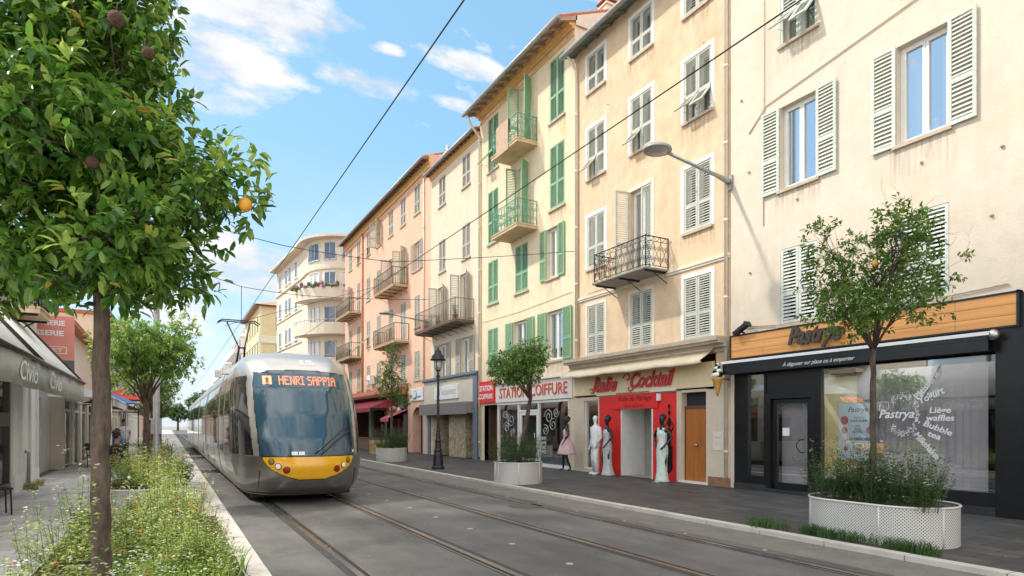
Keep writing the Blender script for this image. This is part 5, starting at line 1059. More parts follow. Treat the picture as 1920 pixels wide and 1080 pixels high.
def garment(e, W, secs, m, name='dress', n=20, wav=0):
    """secs: list of (cx, cy, z, rx, ry)"""
    q = Mesh(); vs = []
    for k, (cx, cy, z, rx, ry) in enumerate(secs):
        for j in range(n):
            t = 2 * math.pi * j / n; w = 1 + (wav * math.sin(j * 5 * math.pi * 2 / n * 1.0) * max(0, (k - len(secs) * .4) / len(secs)))
            vs.append(W((cx + rx * w * math.cos(t), cy + ry * w * math.sin(t), z)))
    fs = [(i * n + j, i * n + (j + 1) % n, (i + 1) * n + (j + 1) % n, (i + 1) * n + j) for i in range(len(secs) - 1) for j in range(n)]
    q.add(vs, fs, 0, True); o = q.build(name, m, e); o.modifiers.new('s', 'SOLIDIFY').thickness = .008; return o
def hair(e, W, h, m, bun=True):
    q = Mesh(); q.ball(W((h[0], h[1] - .02, h[2] + .03)), .095, 8, sz=.95)
    for i in range(22):
        a = random.uniform(0, 6.28); b = random.uniform(.2, 1.3); q.ball(W((h[0] + .08 * math.cos(a) * math.cos(b), h[1] - .03 + .07 * math.sin(a) * math.cos(b), h[2] + .05 + .09 * math.sin(b))), .035, 5)
    q.build('hair', m, e)
M_mblk = mat('black_mannequin', (.018, .018, .02), .22, .1); M_mwht = mat('white_mannequin', (.78, .76, .74), .3, .03)
E_ = math.pi / 2 + .25     # facing the street (towards -x)
AW = math.pi / 2
e, W = figure('mannequin', (11.55, 12.40, .05), AW + .15, dict(elR=(.30, -.06, 1.20), wrR=(.16, .08, 1.04), elL=(-.28, -.05, 1.19), wrL=(-.17, .10, 1.0), knR=(.06, .03, .5)), M_mblk, 'black mannequin in a mint green long gown by the shop doorway', 'mannequin')
garment(e, W, [(0, .0, 1.40, .13, .085), (0, .01, 1.32, .145, .115), (0, .0, 1.22, .13, .11), (0, 0, 1.08, .108, .10), (0, 0, .96, .15, .135), (0, 0, .80, .155, .14), (0, .01, .55, .13, .13), (0, .01, .30, .135, .14), (0, .01, .08, .16, .17), (0, .0, .015, .20, .20)], mat('mint_satin', (.56, .68, .61), .35, .12, 16, bump=.2, bscale=30), 'gown', wav=.05)
garment(e, W, [(-.085, .02, 1.46, .02, .05), (-.08, .03, 1.38, .035, .07)], mat('mint_satin', (.4, .5, .4)), 'strap', 8); garment(e, W, [(.085, .02, 1.46, .02, .05), (.08, .03, 1.38, .035, .07)], mat('mint_satin', (.4, .5, .4)), 'strap', 8)
q = Mesh(); q.lathe([(.15, 0), (.15, .01)], (11.45, 12.45, .055), 16); q.build('stand', M_metal, e); hair(e, W, (0, .005, 1.68), M_mblk)
e, W = figure('mannequin', (11.62, 14.85, .05), AW - .2, dict(elR=(.30, -.08, 1.20), wrR=(.16, .04, 1.0), elL=(-.27, -.03, 1.18), wrL=(-.20, .12, .98), knR=(.12, .10, .52), anR=(.13, .02, .08)), M_mblk, 'black mannequin in a pale grey slit evening gown, hand on hip', 'mannequin')
garment(e, W, [(0, .0, 1.40, .12, .08), (0, .01, 1.32, .14, .115), (0, .0, 1.20, .125, .105), (0, 0, 1.08, .105, .098), (0, 0, .96, .148, .13), (0, 0, .80, .15, .135), (0, .0, .55, .135, .12), (0, -.01, .30, .15, .13), (0, -.02, .08, .19, .17), (0, -.02, .015, .24, .21)], mat('grey_satin', (.50, .50, .49), .4, .15, 20, bump=.3, bscale=25), 'gown', wav=.07)
hair(e, W, (0, .005, 1.68), M_mblk)
e, W = figure('mannequin', (11.58, 15.38, .05), AW - .1, dict(elL=(-.24, -.05, 1.16), wrL=(-.20, .10, .96), elR=(.24, -.03, 1.15), wrR=(.22, .06, .93), knL=(-.11, .08, .52), anL=(-.14, .03, .08), jaw=(0, .025, 1.66), head=(0, .005, 1.76), crown=(0, 0, 1.84), neck=(0, 0, 1.58), neck0=(0, 0, 1.52), chest=(0, 0, 1.36), shL=(-.2, 0, 1.47), shR=(.2, 0, 1.47)), M_mwht, 'white mannequin in a white trouser suit beside the shop window', 'mannequin')
ws = mat('white_suit', (.74, .73, .72), .8, .05, 12, bump=.2, bscale=15)
garment(e, W, [(0, -.01, 1.53, .09, .07), (0, 0, 1.46, .20, .10), (0, .01, 1.34, .195, .13), (0, .01, 1.15, .165, .12), (0, .01, .98, .185, .135), (0, .01, .84, .20, .15)], ws, 'jacket')
for s, k in ((-1, 'L'), (1, 'R')):
    q = Mesh(); kn = (s * .11, .08 if s < 0 else .02, .52); an = (s * .14 if s < 0 else .10, .03 if s < 0 else -.02, .10)
    q.tube([W((s * .08, 0, .94)), W(kn), W(an)], [.105, .075, .075], 10); q.build('trouser_leg', ws, e)
    q = Mesh(); a = (s * .2, 0, 1.47); b = (-.24, -.05, 1.16) if s < 0 else (.24, -.03, 1.15); c = (-.205, .09, .98) if s < 0 else (.222, .055, .95); q.tube([W(a), W(b), W(c)], [.07, .055, .045], 10); q.build('sleeve', ws, e)
    q = Mesh(); q.tube([W((an[0], an[1] - .05, .045)), W((an[0], an[1] + .08, .04)), W((an[0], an[1] + .19, .03))], [.04, .045, .03], 8); q.build('shoe', ws, e)
e, W = figure('mannequin', (11.5, 16.85, .05), AW - .5, dict(elR=(.31, -.10, 1.20), wrR=(.16, .02, 1.02), elL=(-.30, -.02, 1.20), wrL=(-.26, .10, 1.02), knR=(.12, .10, .52), anR=(.16, .10, .08), toR=(.18, .24, .04), anL=(-.09, -.12, .10), toL=(-.09, -.0, .03)), M_mblk, 'black mannequin in a short flared pink dress by the hairdresser', 'mannequin')
garment(e, W, [(0, .0, 1.40, .12, .08), (0, .01, 1.32, .142, .115), (0, .0, 1.20, .125, .105), (0, 0, 1.09, .108, .10), (0, 0, 1.02, .16, .15), (0, 0, .88, .23, .22), (0, 0, .72, .28, .27), (0, 0, .60, .31, .30), (0, 0, .57, .30, .29)], mat('pink_tulle', (.62, .42, .43), .85, .1, 14, bump=.3, bscale=20), 'dress', 30, wav=.06)
hair(e, W, (0, .005, 1.68), M_mblk)
# seated customers on the left terrace
sit = dict(pelvis=(0, 0, .50), waist=(0, .0, .65), chest=(0, .03, .88), neck0=(0, .05, 1.03), neck=(0, .06, 1.10), jaw=(0, .09, 1.17), head=(0, .07, 1.25), crown=(0, .065, 1.32), shL=(-.18, .04, .99), shR=(.18, .04, .99), elL=(-.24, .10, .74), elR=(.24, .10, .74), wrL=(-.14, .32, .76), wrR=(.14, .32, .76),
           hipL=(-.09, .02, .48), hipR=(.09, .02, .48), knL=(-.12, .44, .50), knR=(.12, .44, .50), anL=(-.12, .42, .09), anR=(.12, .42, .09), toL=(-.12, .55, .04), toR=(.12, .55, .04))
def seated(x, y, ang, shirt, sk_, label):
    e, W = figure('person', (x, y, .05), ang, sit, sk_, label, 'person', group=None, hands=True)
    garment(e, W, [(0, .06, 1.06, .08, .06), (0, .04, .99, .21, .11), (0, .03, .85, .19, .14), (0, .0, .66, .16, .13), (0, 0, .48, .18, .15)], shirt, 'shirt')
    for s in (-1, 1):
        q = Mesh(); q.tube([W((s * .18, .04, .99)), W((s * .24, .10, .74)), W((s * .17, .26, .755))], [.07, .055, .045], 8); q.build('sleeve', shirt, e)
        q = Mesh(); q.tube([W((s * .09, .02, .48)), W((s * .12, .44, .50)), W((s * .12, .42, .12))], [.10, .075, .055], 8); q.build('trouser_leg', mat('dark_trousers', (.04, .045, .07), .8), e)
    hair(e, W, (0, .07, 1.25), mat('dark_hair', (.03, .02, .015), .7)); return e
def chair(x, y, ang, label, m=None):
    e = empty('chair', (x, y, .05), label, 'chair', 'terrace chairs'); c, s = math.cos(ang), math.sin(ang); W = lambda a, b, z: (x + a * c - b * s, y + a * s + b * c, .05 + z); m = m or M_black
    q = Mesh(); q.hexa([W(-.21, -.2, .43), W(.21, -.2, .43), W(.21, .22, .43), W(-.21, .22, .43), W(-.21, -.2, .46), W(.21, -.2, .46), W(.21, .22, .46), W(-.21, .22, .46)]); q.build('seat', m, e)
    q = Mesh(); q.hexa([W(-.2, -.24, .62), W(.2, -.24, .62), W(.2, -.21, .62), W(-.2, -.21, .62), W(-.19, -.29, .88), W(.19, -.29, .88), W(.19, -.26, .88), W(-.19, -.26, .88)]); q.build('backrest', m, e)
    for a in (-.19, .19):
        for b in (-.2, .2): q = Mesh(); q.tube([W(a, b, 0), W(a, b * .95, .43)] + ([W(a, -.27, .88)] if b < 0 else []), .014, 5); q.build('leg', M_iron, e)
def table(x, y, label):
    e = empty('table', (x, y, .05), label, 'table', 'terrace tables'); q = Mesh(); q.lathe([(.33, 0), (.34, .01), (.33, .03)], (x, y, .75), 18); q.build('tabletop', M_white, e)
    q = Mesh(); q.tube([(x, y, .06), (x, y, .75)], .03, 6); q.lathe([(.22, 0), (.2, .02), (.03, .05)], (x, y, .05), 12); q.build('pedestal', M_iron, e)
sk = mat('skin', (.42, .24, .16), .6, .05)
seated(-1.2, 18.3, math.radians(-60), mat('black_shirt', (.02, .02, .025), .9), sk, 'seated person in black at the nearest cafe table')
seated(-2.35, 27.0, math.radians(-100), mat('navy_shirt', (.05, .08, .16), .9), sk, 'seated person in navy blue under the white awning')
seated(-1.75, 28.4, math.radians(160), mat('blue_shirt', (.12, .2, .35), .9), sk, 'seated person in lighter blue facing the street under the white awning')
def standing(x, y, ang, shirt, legs, label):
    e, W = figure('person', (x, y, .05), ang, dict(elL=(-.23, .02, 1.15), wrL=(-.2, .14, .94), knR=(.10, .14, .52), anR=(.10, .16, .10), toR=(.11, .30, .05), knL=(-.09, .03, .50), anL=(-.09, -.16, .10), toL=(-.09, -.04, .03)), sk, label, 'person')
    garment(e, W, [(0, 0, 1.48, .07, .06), (0, 0, 1.42, .19, .10), (0, .01, 1.28, .18, .13), (0, 0, 1.08, .15, .12), (0, 0, .90, .17, .14)], shirt, 'shirt')
    for s in (-1, 1):
        q = Mesh(); q.tube([W((s * .09, 0, .93)), W((s * .10, .14 if s > 0 else .03, .51)), W((s * .10, .16 if s > 0 else -.16, .12))], [.10, .07, .055], 8); q.build('trouser_leg', legs, e)
        q = Mesh(); q.tube([W((s * .17, 0, 1.42)), W((s * .22, -.01, 1.22))], [.065, .055], 8); q.build('sleeve', shirt, e)
    hair(e, W, (0, .005, 1.68), mat('dark_hair', (.03, .02, .015), .7))
standing(-1.75, 32.5, 3.0, mat('white_shirt', (.7, .7, .68), .9), mat('jeans', (.08, .12, .22), .9), 'person in a white shirt walking toward the camera by the red parasol')
standing(-.9, 39.5, .2, mat('red_shirt', (.5, .06, .05), .9), mat('dark_trousers', (.04, .045, .07), .8), 'person in a red top walking away along the left pavement')
standing(9.6, 41, .1, mat('beige_shirt', (.5, .42, .32), .9), mat('jeans', (.08, .12, .22), .9), 'person in beige walking past the grocer on the right pavement')
for (x, y, a, l) in ((-1.2, 18.3, -1.05, 'black chair under the nearest seated person'), (-2.35, 27.0, -1.75, 'black chair under the person in navy'), (-1.75, 28.4, 2.8, 'black chair under the person in lighter blue'), (-2.6, 13.4, -1.2, 'empty black chair outside the cafe window'), (-1.3, 20.0, 3.0, 'empty black chair across the nearest cafe table'), (-1.6, 26.2, 1.0, 'empty black chair near the awning post')): chair(x, y, a, l)
table(-.95, 19.1, 'round white table in front of the person in black'); table(-2.1, 27.7, 'round white table under the white awning')
def bicycle(x, y, ang, label):
    e = empty('bicycle', (x, y, .05), label, 'bicycle'); c, s = math.cos(ang), math.sin(ang); W = lambda a, z: (x + a * c, y + a * s, .05 + z)
    for a in (-.52, .52):
        q = Mesh(); q.tube([W(a + .33 * math.cos(t * .3927), .34 + .33 * math.sin(t * .3927)) for t in range(17)], .018, 5); 
        for t in range(8): q.tube([W(a, .34), W(a + .33 * math.cos(t * .785), .34 + .33 * math.sin(t * .785))], .003, 3)
        q.build('wheel', M_iron, e)
    q = Mesh()
    for P in ([(-.52, .34), (-.12, .30), (.40, .72), (-.22, .72), (-.12, .30)], [(-.52, .34), (-.22, .72), (-.26, .86)], [(.52, .34), (.38, .86)]): q.tube([W(*p) for p in P], .016, 5)
    q.build('frame', M_red, e); q = Mesh(); q.tube([W(-.38, .88), W(-.16, .88)], [.05, .025], 6); q.build('saddle', M_iron, e); q = Mesh(); q.tube([W(.28, .93), W(.38, .9), W(.48, .92)], .014, 5); q.build('handlebar', M_iron, e)
bicycle(-.2, 31, 1.2, 'parked bicycle on the left pavement behind the planters'); bicycle(-.6, 33, 1.9, 'second parked bicycle, farther along the left pavement')
# ---------------------------------------------------------------- added screen, unseen far left of the view, put in only to shade the road
q = Mesh(); sx0, sx1 = -16.5, -15
q.box(sx0, sx1, 16.4, 21.8, 27.2, 43.2); q.box(sx0, sx1, 21.8, 22.2, 30.5, 43.2); q.box(sx0, sx1, 22.2, 23.6, 32.7, 43.2); q.box(sx0, sx1, 23.6, 34.2, 30.5, 43.2); q.box(sx0, sx1, 34.9, 44.1, 30., 43.2); q.box(sx0, sx1, 44.5, 76, 30., 43.2)  # notch and gaps shaped to drop sun streaks on the road
q.box(sx0, sx1, 34.2, 34.9, 30, 33.2); q.box(sx0, sx1, 34.2, 34.9, 34.2, 43.2); q.box(sx0, sx1, 44.1, 44.5, 34, 43.2)
for y in np.arange(16.6, 76, 6.6):
    for x in (sx0 + .1, sx1 - .1): q.tube([(x, y, 0), (x, y, 31)], .12, 5)
tag(q.build('shade_screen', mat('shade_screen_grey', (.35, .35, .33), .9, .1, .5)), 'added unseen screen left of the view that shades the road', 'shade_screen')

# ================================================================ tram
TX, TY = 2.475, 12.45
tram = empty('tram', (TX, TY + 1, 0), 'silver city tram with a yellow nose panel heading to the camera on the left track', 'tram')
def lerp(tab, z):
    return float(np.interp(z, [t[0] for t in tab], [t[1] for t in tab]))
Wt = [(.18, 1.10), (.3, 1.2), (.5, 1.27), (.8, 1.315), (1.2, 1.325), (1.9, 1.325), (2.4, 1.29), (2.7, 1.23), (2.9, 1.18), (3.03, 1.10), (3.13, .98), (3.20, .78), (3.25, .45), (3.27, .02)]
Yt = [(.18, .40), (.3, .2), (.5, .06), (.75, 0), (.95, .03), (1.3, .16), (1.8, .40), (2.3, .70), (2.6, .92), (2.8, 1.12), (3.0, 1.42), (3.12, 1.7), (3.2, 2.05), (3.25, 2.5), (3.27, 2.9)]
Dt = [(.18, 1.7), (.5, 2.0), (1., 2.1), (2.4, 1.9), (2.8, 1.5), (3.1, 1.0), (3.27, .1)]
def smooth(tab, z): return sum(lerp(tab, z + d) for d in (-.06, -.03, 0, .03, .06)) / 5
def S(th, z, o=0):
    w, y0, D = smooth(Wt, z), smooth(Yt, z), smooth(Dt, z); p = .80
    return Vector((TX + (w + o) * math.copysign(abs(math.sin(th)) ** p, th), TY + y0 + (D) * (1 - abs(math.cos(th)) ** p) - o * abs(math.cos(th)) ** .6, z))
def Sx(x, z, o=.012):      # a point of the nose from its offset to the middle and its height
    w = smooth(Wt, z); return S(math.copysign(math.asin(min(1, abs(x / w) ** 1.25)), x), z, o)
M_silv = mat('silver_paint', (.47, .445, .415), .28, .05, 3, metal=.55, coat=.4)
M_silv2 = mat('silver_skirt', (.29, .27, .25), .3, .06, 3, metal=.75, coat=.3)
M_tyel = mat('tram_yellow', (.85, .42, .01), .22, .03, 3, coat=.6)
def tglass():
    m = bpy.data.materials.new('tram_glass'); m.use_nodes = True; b = m.node_tree.nodes['Principled BSDF']
    b.inputs['Base Color'].default_value = (.028, .070, .105, 1); b.inputs['Roughness'].default_value = .07; b.inputs['IOR'].default_value = 1.7; b.inputs['Coat Weight'].default_value = .2; b.inputs['Coat Roughness'].default_value = .02  # blue base colour stands in for the sky's reflection
    return m
M_tg = tglass(); M_sg = M_tg.copy(); M_sg.name = 'side_glass'; _b = M_sg.node_tree.nodes['Principled BSDF']; _b.inputs['Base Color'].default_value = (.02, .022, .022, 1); _b.inputs['IOR'].default_value = 2.2; _b.inputs['Roughness'].default_value = .03; M_trim = mat('tram_black_trim', (.015, .015, .016), .35, .1)
nz, na = 176, 200
zs_ = [.18 + (3.27 - .18) * i / nz for i in range(nz + 1)]
reg = {k: Mesh() for k in ('side_window2', 'body', 'skirt', 'windscreen', 'nose_panel', 'side_window', 'seal')}
def region(a, z, th):
    ws = .69 + .06 * (z - .95) / 1.75
    ws_top = 2.72 - .06 * a * a
    bot = .965 + .02 * a * a
    if abs(a) < ws and bot < z < ws_top: return 'windscreen'
    if abs(a) < ws + .014 and bot - .012 < z < ws_top + .02: return 'seal'
    yb = .955 - .45 * max(0, 1 - (abs(a) / .67) ** 2.3) ** .62
    if abs(a) < .67 and yb < z < .95: return 'nose_panel'
    if abs(a) < .682 and yb - .016 < z <= .97: return 'seal'
    side = .775 + .07 * (z - .95) / 1.75
    if abs(a) > side and .985 < z < 2.62 - .0: return 'side_window' if a < 0 else 'side_window2'
    return 'body' if z > .965 else 'skirt'
OFF = dict(body=0, skirt=0, windscreen=.004, nose_panel=.003, side_window=.004, side_window2=.004, seal=-.004)
def tcell(pts, r): reg[r].add(pts, [(0, 1, 2, 3)], 0, True)
for i in range(nz):
    for j in range(na):
        t0, t1 = [-math.pi / 2 + math.pi * k / na for k in (j, j + 1)]; zc = (zs_[i] + zs_[i + 1]) / 2; tm = (t0 + t1) / 2
        a = math.copysign(abs(math.sin(tm)) ** .8, tm); r = region(a, zc, tm)
        o = OFF[r]; reg[r].add([S(t0, zs_[i], o), S(t1, zs_[i], o), S(t1, zs_[i + 1], o), S(t0, zs_[i + 1], o)], [(0, 1, 2, 3)], 0, True)
YJ = TY + 3.9; YE = 50.
for sd_ in (-1, 1):     # from the rounded nose back to the straight side
    n = 20
    for i in range(nz):
        for j in range(n):
            P = []
            for (jj, ii) in ((j, i), (j + 1, i), (j + 1, i + 1), (j, i + 1)):
                z = zs_[ii]; e = S(sd_ * math.pi / 2, z); P.append(Vector((e.x, e.y + (YJ - e.y) * jj / n, z)))
            yc = sum(p.y for p in P) / 4; zc = (zs_[i] + zs_[i + 1]) / 2; r = 'side_window' if .985 < zc < 2.62 and yc < YJ - .25 else 'body' if zc > .965 else 'skirt'
            if r == 'side_window':
                r = 'side_window' if sd_ < 0 else 'side_window2'
                for p in P: p.x += sd_ * .004
            reg[r].add(P, [(0, 1, 2, 3)], 0, True)
def weld(o):
    import bmesh
    b = bmesh.new(); b.from_mesh(o.data); bmesh.ops.remove_doubles(b, verts=b.verts, dist=.0008); bmesh.ops.recalc_face_normals(b, faces=b.faces); b.to_mesh(o.data); b.free()
nb = reg['body'].build('nose', M_silv, tram); weld(nb)
weld(reg['skirt'].build('bumper', M_silv2, tram))
for k, m in (('windscreen', M_tg), ('nose_panel', M_tyel), ('side_window', M_sg), ('side_window2', M_sg), ('seal', M_trim)): weld(reg[k].build(k.rstrip('2'), m, tram))
zl = [(.18 + (3.27 - .18) * i / 40) for i in range(41)]
def side_strip(m, y0, y1, z0, z1, o, mi=0, sides=(-1, 1)):
    zz = [z0] + [z for z in zl if z0 < z < z1] + [z1]
    for s in sides:
        for a, b in zip(zz, zz[1:]):
            wa_, wb_ = smooth(Wt, a) + o, smooth(Wt, b) + o
            m.add([(TX + s * wa_, y0, a), (TX + s * wa_, y1, a), (TX + s * wb_, y1, b), (TX + s * wb_, y0, b)], [(0, 1, 2, 3)], mi, True)
segs = [(YJ, 17.9), (18.25, 24.4), (24.8, 30.6), (31., 37.4), (37.8, 43.6), (44., YE)]
for k, (a, b) in enumerate(segs):
    q = Mesh(); side_strip(q, a, b, .18, 3.27, 0)
    for y in (a, b):
        if y > YJ: q.add([(TX + s * smooth(Wt, z), y, z) for s, zz in ((-1, zl), (1, zl[::-1])) for z in zz], [tuple(range(82))])
    q.build('car_body', M_silv, tram)
    q = Mesh(); y = a + .12; j = 0
    while y < b - .5:
        w = min(1.45 if (j % 2) else 1.9, b - .12 - y); dr_ = j % 2
        for s_ in (-1, 1): q = Mesh(); side_strip(q, y, y + w - .07, .45 if dr_ else .95, 2.66, .005, 0, (s_,)); q.build('door_glass' if dr_ else 'side_window', M_sg, tram)
        j += 1; y += w
    pass
    q = Mesh(); y = a + .12; j = 0
    while y < b - .5:
        w = min(1.45 if (j % 2) else 1.9, b - .12 - y)
        if j % 2:
            side_strip(q, y - .045, y - .015, .3, 2.75, .008); side_strip(q, y + w / 2 - .05, y + w / 2 - .02, .45, 2.68, .009); side_strip(q, y + w - .06, y + w - .03, .3, 2.75, .008)
        j += 1; y += w
    side_strip(q, a + .02, b - .02, 2.70, 2.715, .004); side_strip(q, a + .02, b - .02, .40, .41, .004); q.build('door_edge', M_trim, tram)
    q = Mesh(); 
    if k: q.box(TX - .75, TX + .75, a + .5, b - .5, 3.2, 3.42); q.box(TX - .6, TX + .6, a + 1.2, b - 2.2, 3.42, 3.5)
    else: q.box(TX - .6, TX + .6, 17.2, 17.7, 3.2, 3.36)
    q.build('roof_unit', mat('roof_grey', (.42, .41, .39), .5, .1, 4), tram)
q = Mesh()
for (a, b) in zip(segs, segs[1:]):
    y0, y1 = a[1], b[0]; n = 6
    for i in range(n):
        u0, u1 = y0 + (y1 - y0) * i / n, y0 + (y1 - y0) * (i + 1) / n; um = (u0 + u1) / 2
        for za, zb in zip(zl[2:-3], zl[3:-2]):
            for s in (-1, 1):
                wa_, wb_ = smooth(Wt, za) - .06, smooth(Wt, zb) - .06
                q.add([(TX + s * (wa_ - .05), u0, za), (TX + s * wa_, um, za), (TX + s * wb_, um, zb), (TX + s * (wb_ - .05), u0, zb)], [(0, 1, 2, 3)]); q.add([(TX + s * wa_, um, za), (TX + s * (wa_ - .05), u1, za), (TX + s * (wb_ - .05), u1, zb), (TX + s * wb_, um, zb)], [(0, 1, 2, 3)])
    q.box(TX - .9, TX + .9, y0, y1, 3.0, 3.08)
q.build('bellows', mat('bellows_rubber', (.03, .03, .03), .8, .2), tram)
q = Mesh(); q.box(TX - 1.0, TX + 1.0, TY + 1.1, YE - .3, .10, .30)
for y in (15.5, 17.0, 27., 28.6, 40, 41.6, 48): 
    for s in (-1, 1): q.M = Matrix.Translation((TX + s * .72, y, .30)) @ Matrix.Rotation(R(90), 4, 'Y'); q.lathe([(.28, -.06), (.29, .06)], (0, 0, 0), 18); q.M = None
q.build('bogie', M_dark, tram)
# seams of the bumper, number, destination, lights, wipers
q = Mesh()
for x in (-.93, .93): q.tube([Sx(x * (1 + .0 * z), z, .003) for z in (.20, .35, .5, .62, .7)], .008, 4)
for s in (-1,): q.tube([S(s * 1.35, z, .002) for z in np.linspace(.98, 2.62, 14)], .012, 4)
q.tube([S(t, .22, .004) for t in np.linspace(-1.55, 1.55, 40)], .012, 4); [q.tube([S(s * t, .968, .002) for t in np.linspace(1.0, 1.57, 14)], .007, 4) for s in (-1, 1)]
q.build('panel_seam', M_trim, tram)
fmap = lambda x, y, e: Sx(x, y, .014 + e)
text('15', FR, 0, 0, 0, w=.27, h=.12, m=M_letterW, parent=tram, ext=.002, bold=.05, fn=lambda x, y, e: Sx(x + .12, y + 2.93, .01), name='fleet_number')
M_led = mat('led_orange', (1, .22, .10), .5, 0, emit=.9)
q = Mesh(); n = 30
for i in range(n):
    a, b = -.93 + 1.86 * i / n, -.93 + 1.86 * (i + 1) / n
    q.add([Sx(a, 2.36, .010), Sx(b, 2.36, .010), Sx(b, 2.66, .010), Sx(a, 2.66, .010)], [(0, 1, 2, 3)], 0, True)
dst = q.build('destination_display', mat('display_teal', (.015, .07, .09), .15, .1, 3, coat=.5), tram)
# dot-matrix letters made of small square lamps
FONT = {'H': '1000110001100011111110001100011000110001', 'E': '1111110000100001111010000100001000011111', 'N': '1000111001110011010110101100111001110001', 'R': '1111010001100011111011000101001001010001', 'I': '111010010010010010010111',
        'S': '0111110000100000111000001000010000111110', 'A': '0111010001100011111110001100011000110001', 'P': '1111010001100011111010000100001000010000'}
def led_text(s_, x0, zt, ch, cw, m, par):
    x = x0
    for c_ in s_:
        if c_ == ' ': x += cw * 3; continue
        q = Mesh()
        bits = FONT[c_]; nc = 3 if c_ == 'I' else 5
        for i, b_ in enumerate(bits):
            if b_ == '1':
                xx = x + (i % nc) * cw; z = zt - (i // nc) * ch
                q.add([Sx(xx, z - ch * .92, .013), Sx(xx + cw * .88, z - ch * .92, .013), Sx(xx + cw * .88, z, .013), Sx(xx, z, .013)], [(0, 1, 2, 3)])
        x += (nc + 1) * cw; q.build('destination_letter', m, par)
    return x
led_text('HENRI SAPPIA', -.50, 2.60, .0235, .0178, M_led, dst)
q = Mesh(); q.add([Sx(-.79, 2.42, .012), Sx(-.63, 2.42, .012), Sx(-.63, 2.60, .012), Sx(-.79, 2.60, .012)], [(0, 1, 2, 3)]); rb = q.build('line_badge', M_led, dst)
text('1', FR, 0, 0, 0, w=.05, h=.12, m=M_trim, parent=rb, ext=.002, fn=lambda x, y, e: Sx(x - .71, y + 2.51, .016))
def disc(m, x, z, r, o=.012, mi=0):
    c = Sx(x, z, o); ax = (Sx(x + .02, z, o) - Sx(x - .02, z, o)).normalized(); az = (Sx(x, z + .02, o) - Sx(x, z - .02, o)).normalized(); nn = ax.cross(az).normalized()
    if nn.y > 0: nn = -nn
    vs = [c + (ax * math.cos(t * .3927) + az * math.sin(t * .3927)) * r for t in range(16)] + [c + nn * r * .35]
    m.add(vs, [(i, (i + 1) % 16, 16) for i in range(16)], mi, True)
for s in (-1, 1):
    for (x, z, r, mm, nm) in ((.74, .87, .052, 'c', 'headlight'), (.625, .775, .052, 'w', 'headlight'), (.48, .705, .056, 'r', 'tail_light')):
        q = Mesh(); disc(q, s * x, z, r * 1.25, .006, 1); disc(q, s * x, z, r, .014, 0)
        q.build(nm, [{'c': mat('lamp_amber', (.30, .18, .03), .15, .1), 'w': mat('lamp_clear', (.65, .62, .55), .1, .05, emit=.15), 'r': mat('lamp_red', (.35, .015, .01), .15, .1)}[mm], M_trim], tram)
for (P, Q) in (((.05, 1.02), (.86, 1.62)), ((.16, 1.0), (.86, 1.50))):
    q = Mesh(); q.tube([Sx(P[0] + (Q[0] - P[0]) * t, P[1] + (Q[1] - P[1]) * t + .03 * math.sin(t * 3.1), .05 if 0 < t < 1 else .03) for t in np.linspace(0, 1, 8)], .014, 5); q.build('wiper', M_trim, tram)
q = Mesh(); q.tube([Sx(.84 + .0 * t, 1.15 + .75 * t, .035) for t in np.linspace(0, 1, 8)], [.008, .02, .026, .026, .026, .02, .015, .008], 5); q.build('wiper_blade', M_trim, tram)
q = Mesh()
for x in (-.33, -.20): q.add([Sx(x - .055, .985 + .01, .012), Sx(x + .055, .995, .012), Sx(x + .055, 1.06, .012), Sx(x - .055, 1.06, .012)], [(0, 1, 2, 3)])
q.add([Sx(.86, 1.02, .012), Sx(.90, 1.02, .012), Sx(.90, 1.07, .012), Sx(.86, 1.07, .012)], [(0, 1, 2, 3)]); q.build('sticker', M_letterW, tram)
q = Mesh()
for x in (-1.36,): q.tube([(TX + x + .04, TY + 2.6, 2.72), (TX + x - .16, TY + 2.35, 2.70)], .02, 6); q.box(TX + x - .24, TX + x - .12, TY + 2.2, TY + 2.4, 2.62, 2.76)
q.build('camera', M_silv, tram)
# pantograph
q = Mesh(); py = 27.2; b0 = 3.45; mid = (TX, py - 1.15, 4.45); ct = 5.86
for s in (-1, 1):
    q.tube([(TX + s * .18, py, b0), (TX + s * .10, py - 1.2, 4.6)], .04, 6); q.tube([(TX + s * .10, py - 1.2, 4.6), (TX + s * .42, py + .1, ct - .12)], .03, 6)
    q.tube([(TX + s * .3, py - .3, b0), (TX + s * .3, py + .4, b0)], .04, 5)
for dy in (-.12, .32): q.tube([(TX - .78, py + dy, ct - .14), (TX - .62, py + dy, ct - .03), (TX + .62, py + dy, ct - .03), (TX + .78, py + dy, ct - .14)], .025, 6)
q.tube([(TX - .42, py - .12, ct - .12), (TX - .42, py + .32, ct - .12)], .02, 5); q.tube([(TX + .42, py - .12, ct - .12), (TX + .42, py + .32, ct - .12)], .02, 5); q.tube([(TX - .15, py - 1.2, 4.6), (TX + .15, py - 1.2, 4.6)], .035, 6)
q.tube([(TX, py + .2, b0 - .1), (TX, py + .2, b0 + .1)], .2, 8); q.build('pantograph', M_iron, tram)

